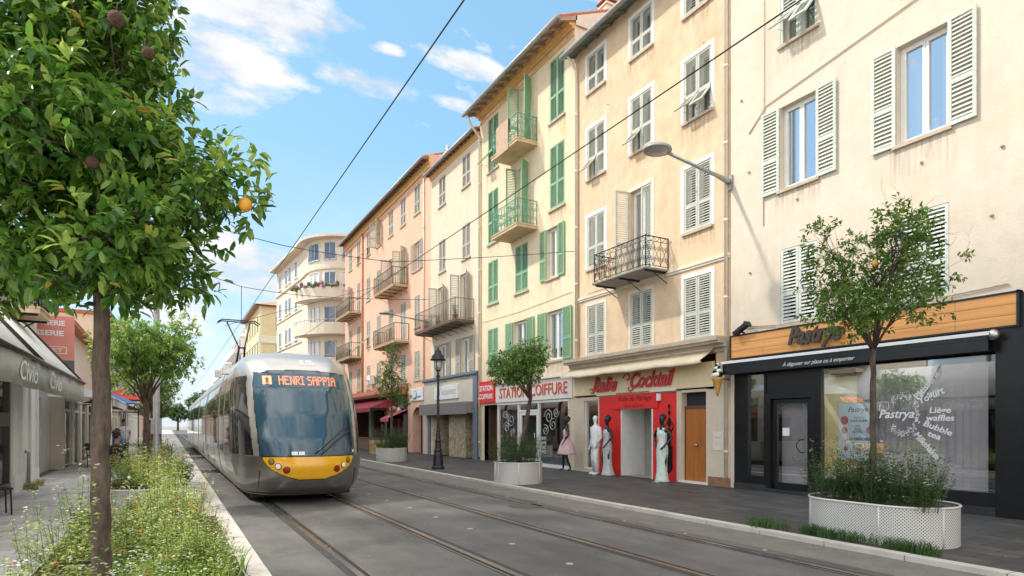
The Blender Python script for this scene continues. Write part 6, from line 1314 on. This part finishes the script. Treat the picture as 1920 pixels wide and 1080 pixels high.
# ================================================================ overhead wires
def wire(pts, r, label, sag=0, name='overhead_wire', cat='wire', n=14):
    q = Mesh(); P = []
    for a, b in zip(pts, pts[1:]):
        a, b = Vector(a), Vector(b)
        for i in range(n + 1): t = i / n; P.append(a.lerp(b, t) - Vector((0, 0, sag * 4 * t * (1 - t))))
    q.tube(P, r, 5); return tag(q.build(name, M_iron), label, cat)
wire([(TX + .12, -6, 5.86), (TX + .12, 40, 5.86), (TX + .1, 130, 5.9)], .009, 'long overhead wire above the left track')
wire([(5.55, -6, 5.86), (5.6, 40, 5.86), (5.6, 130, 5.9)], .009, 'long overhead wire above the right track')
wire([(-3.0, 17.16, 7.2), (2.6, 17.16, 6.35), (5.6, 17.16, 6.3), (12.04, 17.16, 7.5)], .010, 'thin span wire crossing the street to the seam of the peach and yellow houses', .03)
wire([(-.35, 27.5, 8.2), (2.6, 27.5, 7.3), (5.6, 27.5, 7.2), (12.0, 30.2, 8.2)], .012, 'thin span wire crossing the street to the orange house', .05)
wire([(2.6, 36, 6.9), (12.0, 40, 10.8)], .012, 'slanting stay wire up to the orange house')
wire([(2.6, 27.5, 7.3), (2.6, 27.5, 5.9)], .012, 'short drop wire holding the left contact wire', name='drop_wire'); wire([(5.6, 17.16, 6.3), (5.6, 17.16, 5.88)], .012, 'short drop wire holding the right contact wire', name='drop_wire')

# ================================================================ cast iron lamp post
lp = empty('street_lamp', (8.22, 20.0, .05), 'black ornate cast iron lamp post standing on the right pavement', 'lamp')
q = Mesh(); q.lathe([(.24, 0), (.24, .07), (.20, .12), (.17, .5), (.14, .60), (.15, .66), (.115, .72), (.10, .95), (.12, 1.0), (.085, 1.05), (.065, 1.3), (.075, 1.34), (.055, 1.4), (.045, 2.6), (.045, 3.2), (.075, 3.24), (.045, 3.3), (.04, 3.42)], (8.22, 20, .05), 8, smooth=False); q.build('post', M_iron, lp)
q = Mesh(); q.lathe([(.07, 3.42), (.09, 3.46), (.05, 3.48)], (8.22, 20, .05), 12)
for k in range(4):
    a = k * math.pi / 2 + .78; q.tube([(8.22 + .07 * math.cos(a), 20 + .07 * math.sin(a), 3.5), (8.22 + .15 * math.cos(a), 20 + .15 * math.sin(a), 3.62), (8.22 + .14 * math.cos(a), 20 + .14 * math.sin(a), 3.86)], .012, 4)
q.lathe([(.27, 3.80), (.28, 3.83), (.24, 3.87), (.22, 3.95), (.13, 4.05), (.10, 4.10), (.11, 4.12), (.03, 4.18), (.03, 4.23), (.001, 4.28)], (8.22, 20, .05), 12); q.build('lantern', M_iron, lp)
q = Mesh(); q.lathe([(.06, 3.47), (.12, 3.60), (.13, 3.79)], (8.22, 20, .05), 12); q.build('lamp_glass', mat('frosted_glass', (.5, .52, .5), .3, .05), lp)

# ================================================================ plants
def leaves(name, C, D, Nn, Ln, Wd, m, par=None, fold=True, rnd=None, curl=.15):
    C, D, Nn = map(lambda a: np.asarray(a, float), (C, D, Nn)); n = len(C); Ln = np.asarray(Ln).reshape(-1, 1) * np.ones((n, 1)); Wd = np.asarray(Wd).reshape(-1, 1) * np.ones((n, 1))
    D = D / (np.linalg.norm(D, axis=1, keepdims=True) + 1e-9); S_ = np.cross(D, Nn); S_ /= (np.linalg.norm(S_, axis=1, keepdims=True) + 1e-9); U = np.cross(S_, D)
    b = C; tip = C + D * Ln - U * Ln * curl * 1.5; l = C + D * Ln * .45 + S_ * Wd / 2 + U * Wd * .18; r = C + D * Ln * .45 - S_ * Wd / 2 + U * Wd * .18; mid = C + D * Ln * .5 - U * Wd * .02
    l1, l2 = C + D * Ln * .24 + S_ * Wd * .42 + U * Wd * .15, C + D * Ln * .72 + S_ * Wd * .36 + U * (Wd * .12 - Ln * curl * .5); r1, r2 = C + D * Ln * .24 - S_ * Wd * .42 + U * Wd * .15, C + D * Ln * .72 - S_ * Wd * .36 + U * (Wd * .12 - Ln * curl * .5)
    if fold:
        V = np.stack([b, l1, l2, tip, r2, r1, mid], 1).reshape(-1, 3); i = np.arange(n)[:, None] * 7
        Fc = np.concatenate([i + [0, 6, 1], i + [1, 6, 2], i + [2, 6, 3], i + [3, 6, 4], i + [4, 6, 5], i + [5, 6, 0]], 1).reshape(-1, 3); k = 7
    else:
        V = np.stack([b, l, tip, r], 1).reshape(-1, 3); i = np.arange(n)[:, None] * 4; Fc = np.concatenate([i + [0, 1, 2], i + [0, 2, 3]], 1).reshape(-1, 3); k = 4
    me = bpy.data.meshes.new(name); me.vertices.add(len(V)); me.vertices.foreach_set('co', V.ravel()); me.loops.add(Fc.size); me.loops.foreach_set('vertex_index', Fc.ravel().astype(np.int32))
    me.polygons.add(len(Fc)); me.polygons.foreach_set('loop_start', np.arange(0, Fc.size, 3, dtype=np.int32)); me.polygons.foreach_set('loop_total', np.full(len(Fc), 3, np.int32)); me.update(calc_edges=True)
    at = me.attributes.new('rnd', 'FLOAT', 'POINT'); v = rng.random(n) if rnd is None else np.asarray(rnd); at.data.foreach_set('value', np.repeat(v, k).astype(np.float32))
    me.materials.append(m); return link(me, name, par)
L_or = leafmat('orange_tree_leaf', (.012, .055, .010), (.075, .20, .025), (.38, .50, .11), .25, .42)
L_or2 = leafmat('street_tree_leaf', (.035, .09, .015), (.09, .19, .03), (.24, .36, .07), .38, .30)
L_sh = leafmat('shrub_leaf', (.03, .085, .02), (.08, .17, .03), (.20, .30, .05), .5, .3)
L_fg = leafmat('sun_tinted_shrub_leaf', (.10, .18, .04), (.30, .42, .09), (.58, .64, .22), .5, .35)  # paler leaf colours, sunlight on the left beds put into the tone
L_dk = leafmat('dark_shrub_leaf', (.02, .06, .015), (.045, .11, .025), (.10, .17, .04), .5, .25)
M_bark = mat('tree_bark', (.10, .07, .052), .9, .55, 22, bump=1., bscale=45, stretch=(1, 1, .3))
M_twig = mat('twig', (.12, .09, .06), .9, .2)
M_fruit = mat('orange_fruit', (.80, .33, .02), .45, .1, 10, bump=.2, bscale=80)
def tree(pos, h0, rt, lobes, nclus, per, ll, lw, label, lm, lean=(0, 0), fruits=(), bare=0, group=None, ntw=140, inner=.35):
    """lobes: (dx,dy,z,rx,rz) around the trunk; every cluster is a spray of leaves on its own twig"""
    x, y, z0 = pos; e = empty('orange_tree', pos, label, 'tree', group); top = Vector((x + lean[0], y + lean[1], h0))
    q = Mesh(); n = 16; P = []; rr = []
    for i in range(n + 1):
        u = i / n; P.append(Vector((x, y, z0)).lerp(top, u) + Vector((random.uniform(-1, 1), random.uniform(-1, 1), 0)) * rt * .18 * (0 < i < n)); rr.append(rt * (1.25 - .35 * u if i else 1.5) * random.uniform(.94, 1.06))
    q.tube(P, rr, 14); cl = []; wts = np.array([l[3] ** 2 * l[4] for l in lobes]); wts = wts / wts.sum()
    hubs = []
    for l in lobes:
        c = Vector((x + l[0], y + l[1], l[2])); m1 = top.lerp(c, .5) + Vector((random.uniform(-.1, .1), random.uniform(-.1, .1), .05)); pts = [top - Vector((0, 0, .12)), top.lerp(m1, .6), m1, c]
        q.tube(pts, [rt * .5, rt * .34, rt * .22, rt * .1], 7); hubs.append((m1, c))
    C = []
    for i in range(nclus):
        k = int(rng.choice(len(lobes), p=wts)); l = lobes[k]; d = rng.normal(size=3); d /= np.linalg.norm(d); r = (inner + (1 - inner) * rng.random() ** .55) * (1 + .13 * math.sin(7 * d[0] + 5 * d[2] + k))
        C.append((k, Vector((x + l[0] + d[0] * l[3] * r, y + l[1] + d[1] * l[3] * r, l[2] + d[2] * l[4] * r)), Vector(d)))
    for i in range(min(ntw, nclus)):
        k, c, d = C[i]; a, b = hubs[k]; s = a.lerp(b, random.random()); m_ = s.lerp(c, .55) + Vector((random.uniform(-.08, .08), random.uniform(-.08, .08), random.uniform(-.05, .1))) * ll * 10
        q.tube([s, m_, c], [rt * .12, rt * .07, rt * .025], 4, cap=False)
    q.build('trunk', M_bark, e)
    if bare:
        q = Mesh()
        for i in range(bare):
            k, c, d = C[-1 - i]; p = c.copy(); dd = (d + Vector((0, 0, .4))).normalized(); pts = [p.copy()]
            for j in range(5):
                dd = (dd + Vector((random.uniform(-.5, .5), random.uniform(-.5, .5), random.uniform(-.3, .3)))).normalized(); p = p + dd * ll * 1.1; pts.append(p.copy())
                if j in (1, 2, 3): e2 = (dd + Vector((random.uniform(-1, 1), random.uniform(-1, 1), random.uniform(-.5, .5)))).normalized(); q.tube([p, p + e2 * ll * 1.5], [rt * .03, rt * .012], 3, cap=False)
            q.tube(pts, [rt * .05, rt * .04, rt * .03, rt * .025, rt * .02, rt * .012], 4, cap=False)
        q.build('bare_twigs', M_twig, e)['kind'] = 'stuff'
    cc, dd_, nn, L_, W_, rn = [], [], [], [], [], []
    for k, c, d in C:
        ax = np.array(d) * .8 + rng.normal(size=3) * .45 + [0, 0, .15]; ax /= np.linalg.norm(ax); base = rng.random(); sl = ll * rng.uniform(1.2, 2.0)
        for j in range(per):
            t = (j + rng.random()) / per; p = np.array(c) + ax * (t - .6) * sl; r = rng.normal(size=3); r -= ax * r.dot(ax); r /= np.linalg.norm(r) + 1e-6
            dv = r * rng.uniform(.7, 1.1) + ax * rng.uniform(.3, .9) + [0, 0, rng.uniform(-.45, .15)]; cc.append(p + r * ll * .1); dd_.append(dv); nv = np.array([0, 0, 1.]) + rng.normal(size=3) * .45; nn.append(nv)
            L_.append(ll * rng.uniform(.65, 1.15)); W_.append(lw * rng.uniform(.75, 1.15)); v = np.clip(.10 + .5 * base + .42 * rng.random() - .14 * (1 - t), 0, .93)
            if rng.random() < .006: v = 1.
            rn.append(v)
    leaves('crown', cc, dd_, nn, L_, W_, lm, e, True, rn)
    for (p, r, kind) in fruits:
        q = Mesh(); q.ball(p, r, 9, sz=1.05); q.tube([(p[0], p[1], p[2] + r), (p[0] + .01, p[1], p[2] + r * 2.2)], .004, 4); q.build('fruit', mat('dried_fruit', (.10, .05, .035), .9, .4, 40, bump=1, bscale=60) if kind else M_fruit, e)
    return e
def wpt(u, v, zc): xc = (u - 960) * zc / 1150; return Vector((xc * ca + zc * sa, -xc * sa + zc * ca, CH + (798 - v) * zc / 1150))
def wp_lobe(u, v, zc, r, rz, base): p = wpt(u, v, zc); return (p.x - base[0], p.y - base[1], p.z, r, rz)
b = (-.44, 5.42)
LB = [(-120, 530, 4.4, .5, .3), (20, 490, 4.4, .5, .28), (190, 520, 4.6, .45, .24), (350, 300, 4.8, .3, .22), (120, 240, 4.3, .7, .5),(150, 110, 4.9, .78, .62), (30, 60, 4.7, .8, .7), (235, 30, 4.9, .42, .5), (50, 330, 4.6, .85, .6), (215, 330, 4.7, .72, .50), (370, 368, 4.6, .46, .24), (440, 340, 4.6, .30, .30), (120, 480, 4.5, .62, .32), (200, 440, 4.1, .4, .3), (300, 470, 4.7, .45, .30), (250, 500, 4.5, .34, .24), (330, 540, 4.9, .28, .16), (270, 400, 4.2, .32, .3), (-60, 200, 4.6, .9, .8), (180, -170, 5., .7, .6), (290, 215, 4.9, .32, .40), (330, 520, 4.9, .28, .2), (-160, 450, 4.4, .7, .4), (80, 535, 4.1, .22, .16)]
fr = [(wpt(460, 384, 4.5), .048, 0), (wpt(218, 36, 4.0), .05, 1), (wpt(278, 100, 4.2), .04, 1), (wpt(173, 305, 4.0), .04, 1)]
tree((*b, .05), 2.7, .056, [wp_lobe(*l, b) for l in LB], 3050, 9, .112, .047, 'big orange tree close to the camera filling the upper left, one ripe orange', L_or, lean=(.0, .02), fruits=fr, bare=60, ntw=420)
# young trees
def lob(cz, r, n, sz=.8, seed=0):
    rs = random.Random(seed); o = [(0, 0, cz, r * .62, r * .6)]
    for i in range(n): a = i * 6.283 / n + rs.uniform(-.4, .4); o.append((r * .52 * math.cos(a), r * .52 * math.sin(a), cz + rs.uniform(-.4, .45) * r * sz, r * rs.uniform(.36, .52), r * rs.uniform(.3, .45)))
    return o
tree((8.47, 4.95, .45), 2.72, .037, [(l[0] * 1.1, l[1] * 1.12, l[2], l[3], l[4]) for l in lob(3.62, 1.0, 11, 1.35, 3)] + [(-.3, -.6, 3.15, .42, .25), (.1, -.8, 3.5, .35, .3)], 820, 8, .075, .036, 'thin young orange tree in the oblong planter before the pastry shop', L_or2, bare=46, fruits=[(wpt(1640, 494, 8.0), .04, 0), (wpt(1693, 470, 8.3), .04, 0), (wpt(1690, 500, 8.6), .04, 0), (wpt(1580, 640, 8.5), .04, 0)], ntw=330, inner=.15)
tree((8.12, 14.2, .45), 2.35, .055, lob(3.18, .95, 9, .95, 5), 900, 9, .075, .038, 'round orange tree in the planter by the hairdresser', L_or2, lean=(.22, -.30), ntw=120)
tree((8.37, 25.6, .45), 2.7, .05, [(0, 0, 4.0, .5, .9), (.1, .1, 4.75, .4, .45), (-.3, .1, 3.6, .45, .5), (.35, -.1, 3.3, .5, .35), (-.1, 0, 3.0, .6, .35), (.4, -.3, 2.7, .55, .3)], 560, 8, .08, .036, 'narrow tall orange tree in the farthest right hand planter', L_or2, bare=30, ntw=120)
tree((-.38, 13.4, .4), 2.05, .05, lob(2.95, 1.0, 10, .95, 8), 1150, 9, .078, .036, 'dense round orange tree in the second left planter beside the tram', leafmat('sun_tinted_tree_leaf', (.06, .14, .03), (.17, .32, .06), (.42, .54, .14), .35, .35), ntw=120)  # lighter copy of the street tree leaf, sunlight painted into its colour
for i, (x, y, r, l) in enumerate(((-.5, 24.5, 1.0, 'third orange tree along the left pavement'), (-.5, 35, 1.1, 'fourth orange tree along the left pavement'), (-.5, 47, 1.1, 'fifth orange tree along the left pavement'), (7.9, 37, .9, 'orange tree behind the farthest right planter'))):
    tree((x, y, .3), 2.1, .06, lob(3.0, r, 8, .9, 20 + i), 380, 8, .10, .05, l, L_or2, ntw=40)
for i, (x, y, h, l) in enumerate(((9, 215, 12, 'distant bushy tree at the right end of the street'), (-4, 210, 9, 'distant tree closing the street on the left'), (2.5, 225, 8, 'distant tree closing the middle of the street'))):
    tree((x, y, 0), h * .5, .3, [(dx, dy, h * k, h * .25, h * .2) for dx, dy, k in ((-2, 0, .7), (2, 0, .65), (0, 1, .85), (0, -1, .6))], 300, 8, .7, .4, l, L_dk, ntw=20)

def planter_mat():
    m = bpy.data.materials.new('perforated_white_metal'); m.use_nodes = True; t = m.node_tree; b = t.nodes['Principled BSDF']; L = t.links.new
    uv = t.nodes.new('ShaderNodeUVMap'); mp = t.nodes.new('ShaderNodeMapping'); mp.inputs['Rotation'].default_value = (0, 0, R(45)); mp.inputs['Scale'].default_value = (36, 36, 36); L(uv.outputs[0], mp.inputs[0])
    vo = t.nodes.new('ShaderNodeTexVoronoi'); vo.inputs['Scale'].default_value = 1; vo.inputs['Randomness'].default_value = 0; L(mp.outputs[0], vo.inputs['Vector'])
    r = t.nodes.new('ShaderNodeMapRange'); r.inputs[1].default_value = .26; r.inputs[2].default_value = .36; L(vo.outputs['Distance'], r.inputs[0])
    x = t.nodes.new('ShaderNodeMix'); x.data_type = 'RGBA'; L(r.outputs[0], x.inputs[0]); x.inputs[6].default_value = (.20, .19, .17, 1); x.inputs[7].default_value = (.68, .66, .62, 1); L(x.outputs[2], b.inputs['Base Color']); b.inputs['Roughness'].default_value = .5
    bn = t.nodes.new('ShaderNodeBump'); bn.inputs['Strength'].default_value = .8; bn.inputs['Distance'].default_value = .01; L(r.outputs[0], bn.inputs['Height']); L(bn.outputs[0], b.inputs['Normal']); return m
M_pl = planter_mat(); M_rim = mat('planter_rim', (.66, .64, .60), .45, .05, 6); M_soil = mat('soil', (.07, .035, .022), .95, .5, 12, bump=1, bscale=30)
def planter(cx, y0, y1, r, h, label, z=.05):
    n = 36; pts = []
    for i in range(n + 1): a = -math.pi + math.pi * i / n; pts.append((cx + r * math.cos(a), y0 + r * math.sin(a)))
    for i in range(n + 1): a = math.pi * i / n; pts.append((cx + r * math.cos(a), y1 + r * math.sin(a)))
    if y1 - y0 > .3:      # split the straight runs
        o = []
        for a, b_ in zip(pts, pts[1:] + pts[:1]):
            o.append(a); d = math.hypot(b_[0] - a[0], b_[1] - a[1])
            if d > .3: o += [(a[0] + (b_[0] - a[0]) * k / 6, a[1] + (b_[1] - a[1]) * k / 6) for k in range(1, 6)]
        pts = o
    e = empty('planter', (cx, (y0 + y1) / 2, z), label, 'planter', 'perforated white planters'); k = len(pts); q = Mesh(); q.add([(x, y, zz) for x, y in pts for zz in (z, z + h)], [(2 * i, 2 * ((i + 1) % k), 2 * ((i + 1) % k) + 1, 2 * i + 1) for i in range(k)], 0, True)
    o = q.build('wall', M_pl, e); ul = o.data.uv_layers.new(name='UVMap'); s = [0]
    for i in range(k): a, b_ = pts[i], pts[(i + 1) % k]; s.append(s[-1] + math.hypot(b_[0] - a[0], b_[1] - a[1]))
    for p in o.data.polygons:
        i = p.index
        for li, (u, v) in zip(p.loop_indices, ((s[i], 0), (s[i + 1], 0), (s[i + 1], h), (s[i], h))): ul.data[li].uv = (u, v)
    q = Mesh(); q.tube([(x, y, z + h) for x, y in pts + pts[:1]], .016, 5, cap=False)
    for i in range(0, k, max(1, k // 6)): q.tube([(pts[i][0], pts[i][1], z), (pts[i][0], pts[i][1], z + h)], .013, 4)
    q.build('rim', M_rim, e)
    q = Mesh(); q.add([((x - cx) * .985 + cx, (y - (y0 + y1) / 2) * .985 + (y0 + y1) / 2, z + h - .06) for x, y in pts], [tuple(range(k))]); q.build('soil', M_soil, e)
planter(8.5, 4.55, 5.21, .60, .50, 'nearest oblong perforated planter in front of the pastry shop')
planter(8.15, 14.2, 14.3, .62, .55, 'round perforated planter in front of the hairdresser')
planter(8.37, 25.5, 25.7, .62, .55, 'farthest perforated planter on the right, before the arched door')
planter(-.38, 12.4, 14.4, .55, .45, 'white planter under the second left orange tree')
planter(-.45, 23.5, 25.5, .55, .45, 'white planter under the third left orange tree'); planter(-.45, 34, 36, .55, .45, 'white planter under the fourth left orange tree')
M_fr = mat('red_flower', (.62, .05, .03), .7, .2); M_fw = mat('white_flower', (.75, .73, .66), .7, .05); M_fp = mat('pink_flower', (.65, .25, .22), .7, .2)
def shrub(spots, label, lm, ll=.028, fl=((.0, None),), nst=26, nl=26, cat='shrub', kind=None, name='shrub', group=None, loc=None, stiff=.8):
    """spots: (x, y, z, radius, height)"""
    c0, d0, n0, L0 = [], [], [], []; st = Mesh(); F0 = {}; tips = []
    for (x, y, z, r, h) in spots:
        for i in range(nst):
            a = rng.uniform(0, 6.283); rr = r * rng.random() ** .5; bx, by = x + rr * .5 * math.cos(a), y + rr * .5 * math.sin(a); hh = h * rng.uniform(.55, 1.12) * (1 - .35 * (rr / r) ** 2)
            ex, ey = x + rr * 1.1 * math.cos(a) + rng.normal() * .04, y + rr * 1.1 * math.sin(a) + rng.normal() * .04; P = []
            for k in range(4): u = k / 3; P.append(Vector((bx + (ex - bx) * u ** 1.5, by + (ey - by) * u ** 1.5, z + hh * u + rng.normal() * .01)))
            if i % 3 == 0: st.tube(P, [.004, .003, .0025, .0015], 3, cap=False)
            tips.append(P[-1])
            for k in range(nl):
                u = (.12 + .88 * rng.random()) * 3; j = min(2, int(u)); p = P[j].lerp(P[j + 1], u - j); c0.append((p.x + rng.normal() * .014, p.y + rng.normal() * .014, p.z)); b_ = rng.uniform(0, 6.283)
                d0.append((math.cos(b_), math.sin(b_), rng.uniform(-.1, .9))); n0.append((rng.normal() * .4, rng.normal() * .4, 1)); L0.append(ll * rng.uniform(.6, 1.4))
    x, y, z = loc or (spots[0][0], spots[0][1], spots[0][2]); e = empty(name, (x, y, z), label, cat, group)
    if kind: e['kind'] = kind
    L0 = np.array(L0); big = np.array([rng.random() for _ in c0]); o = leaves('foliage', c0, d0, n0, L0, L0 * .48, lm, e, False, np.clip(big * .93, 0, .93))
    st.build('stems', mat('green_stem', (.10, .13, .04), .8), e)
    for frac, m in fl:
        if not m: continue
        q = Mesh()
        for t in tips:
            if rng.random() < frac:
                for k in range(4):
                    p = t + Vector((rng.normal() * .018, rng.normal() * .018, rng.uniform(-.03, .03))); s = .010 * rng.uniform(.7, 1.5)
                    for kk in range(5): a = kk * 1.2566; q.add([p, p + Vector((math.cos(a) * s, math.sin(a) * s, s * .4)), p + Vector((math.cos(a + .9) * s * 1.3, math.sin(a + .9) * s * 1.3, .2 * s))], [(0, 1, 2)])
        if q.v: q.build('flowers', m, e)
    return e
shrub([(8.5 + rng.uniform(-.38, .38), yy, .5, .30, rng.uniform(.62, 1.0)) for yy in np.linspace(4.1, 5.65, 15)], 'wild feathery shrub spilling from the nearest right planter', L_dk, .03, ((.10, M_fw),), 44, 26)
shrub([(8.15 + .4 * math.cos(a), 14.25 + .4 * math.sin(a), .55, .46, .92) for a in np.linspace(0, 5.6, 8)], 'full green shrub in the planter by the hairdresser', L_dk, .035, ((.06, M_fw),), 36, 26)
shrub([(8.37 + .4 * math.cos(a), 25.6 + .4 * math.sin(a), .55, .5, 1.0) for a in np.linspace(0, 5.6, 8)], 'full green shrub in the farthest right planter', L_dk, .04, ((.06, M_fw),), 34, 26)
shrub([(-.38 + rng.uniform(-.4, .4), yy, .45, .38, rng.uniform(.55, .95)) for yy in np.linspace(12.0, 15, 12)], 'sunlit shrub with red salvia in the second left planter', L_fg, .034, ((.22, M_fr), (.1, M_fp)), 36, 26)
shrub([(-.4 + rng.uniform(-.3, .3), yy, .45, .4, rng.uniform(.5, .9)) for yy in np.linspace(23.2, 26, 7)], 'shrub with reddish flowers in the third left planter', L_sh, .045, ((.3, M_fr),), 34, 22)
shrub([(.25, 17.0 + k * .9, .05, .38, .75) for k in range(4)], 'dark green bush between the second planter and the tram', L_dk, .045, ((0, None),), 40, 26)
for (y, l) in ((25.6, 'potted plant at the near end of the long wooden balcony'), (27.6, 'potted plant in the middle of the long wooden balcony'), (29.2, 'potted plant at the far end of the long wooden balcony')):
    shrub([(11.35, y, 6.62, .2, .42)], l, L_sh, .05, ((.2, M_fp),), 14, 16, 'plant', None, 'potted_plant', loc=(11.35, y, 6.37))
    q = Mesh(); q.lathe([(.09, 0), (.13, .24), (.14, .26)], (11.35, y, 6.37), 12); tag(q.build('flower_pot', M_tile), l.replace('potted plant', 'terracotta pot'), 'pot')
# the planted bed at the camera
q = Mesh(); n = 14; q.box(-1.2, .66, 4.4, 11.3, .02, .075); tag(q.build('soil_bed', M_soil), kind='structure')
sp = []
for i in range(40):
    y = random.uniform(5.4, 11.2); x = random.uniform(-1.05, .48) if y > 7 else random.uniform(-.75, .35); sp.append((x, y, .07, random.uniform(.2, .36), random.uniform(.42, .80) * (1. if y < 9 else 1.2)))
sp += [(x, y, .07, .2, h) for x, y, h in ((-.7, 4.95, .62), (-.5, 4.75, .55), (-.3, 4.9, .66), (-.12, 5.05, .6), (-.9, 5.2, .6))]
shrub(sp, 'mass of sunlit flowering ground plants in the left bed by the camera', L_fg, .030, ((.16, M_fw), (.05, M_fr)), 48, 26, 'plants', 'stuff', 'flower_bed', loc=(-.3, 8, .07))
tl = [(-.52, 5.02, .07, .14, 1.2), (-.15, 7.6, .07, .2, 1.25), (.1, 8.6, .07, .22, 1.2), (-.66, 5.8, .07, .13, 1.5), (-.85, 6.4, .07, .2, 1.05), (-1.1, 7.1, .07, .2, .8), (-.42, 6.6, .07, .14, 1.35)]
for i, (p, l) in enumerate(zip(tl, ('wispy plant with white flowers climbing in front of the near trunk', 'tall wispy plant rising from the middle of the left bed', 'tall wispy plant near the kerb in the left bed', 'tallest wispy white-flowered plant left of the near trunk', 'wispy leggy plant at the left of the near tree', 'low leggy plant at the pavement edge of the left bed', 'wispy plant just behind the near trunk'))): shrub([p], l, L_fg, .04, ((.6, M_fw),), 10, 26, 'plant', None, 'wild_plant')
for (x, y, h, l) in ((.42, 9.3, .62, 'stem of red salvia leaning over the left kerb'), (.5, 8.0, .5, 'red salvia stem in front of the left kerb'), (.3, 10.8, .75, 'tall red salvia at the far end of the left bed')): shrub([(x, y, .07, .22, h)], l, L_sh, .03, ((.9, M_fr),), 12, 18, 'flower', None, 'red_salvia')
def grass(spots, label, cols, h=.3, n=60, w=.006, name='grass_tuft'):
    c, f = [], []; rn = []
    for (x, y, z, r) in spots:
        for i in range(n):
            a = rng.uniform(0, 6.283); rr = r * rng.random() ** .5; bx, by = x + rr * math.cos(a), y + rr * math.sin(a); d = rng.uniform(0, 6.283); hh = h * rng.uniform(.5, 1.15); ln = hh * rng.uniform(.15, .8); b_ = len(c)
            sx_, sy_ = -math.sin(d) * w, math.cos(d) * w
            for k, (u, ww) in enumerate(((0, 1), (.45, .9), (.8, .6))): X = bx + math.cos(d) * ln * u ** 1.8; Y = by + math.sin(d) * ln * u ** 1.8; Z = z + hh * (u - .25 * u * u); c += [(X - sx_ * ww, Y - sy_ * ww, Z), (X + sx_ * ww, Y + sy_ * ww, Z)]
            c.append((bx + math.cos(d) * ln, by + math.sin(d) * ln, z + hh * .78)); f += [(b_, b_ + 1, b_ + 3, b_ + 2), (b_ + 2, b_ + 3, b_ + 5, b_ + 4), (b_ + 4, b_ + 5, b_ + 6)]; rn += [rng.random() * .93] * 7
    me = bpy.data.meshes.new(name); me.from_pydata(c, [], f); at = me.attributes.new('rnd', 'FLOAT', 'POINT'); at.data.foreach_set('value', np.array(rn, np.float32)); me.materials.append(cols); o = link(me, name); return tag(o, label, 'grass', kind='stuff')
grass([(random.uniform(-.5, .5), random.uniform(5.9, 7.0), .07, .22) for _ in range(16)], 'bright green arching grass at the bottom of the left bed', leafmat('bright_grass', (.06, .16, .02), (.13, .28, .03), (.25, .40, .06), .5, .35), .38, 70, .006)
grass([(random.uniform(7.70, 7.92), y, .06, .10 + .13 * abs(math.sin(y * 2.3))) for y in (3.9, 4.0, 4.15, 4.3, 4.7, 4.8, 5.0, 5.15, 5.25, 5.4, 5.5, 6.0, 6.1, 6.3)], 'dark green grass growing at the foot of the nearest right planter', leafmat('kerb_grass', (.02, .06, .012), (.045, .11, .02), (.09, .17, .03), .6, .3), .17, 120, .004)
grass([(random.uniform(-3.0, -2.8), random.uniform(17.8, 20.4), .05, .12) for _ in range(6)], 'yellowed weeds at the foot of the white wall', leafmat('dry_weed', (.2, .2, .05), (.35, .33, .1), (.45, .42, .15), .6, .3), .2, 40, .008)
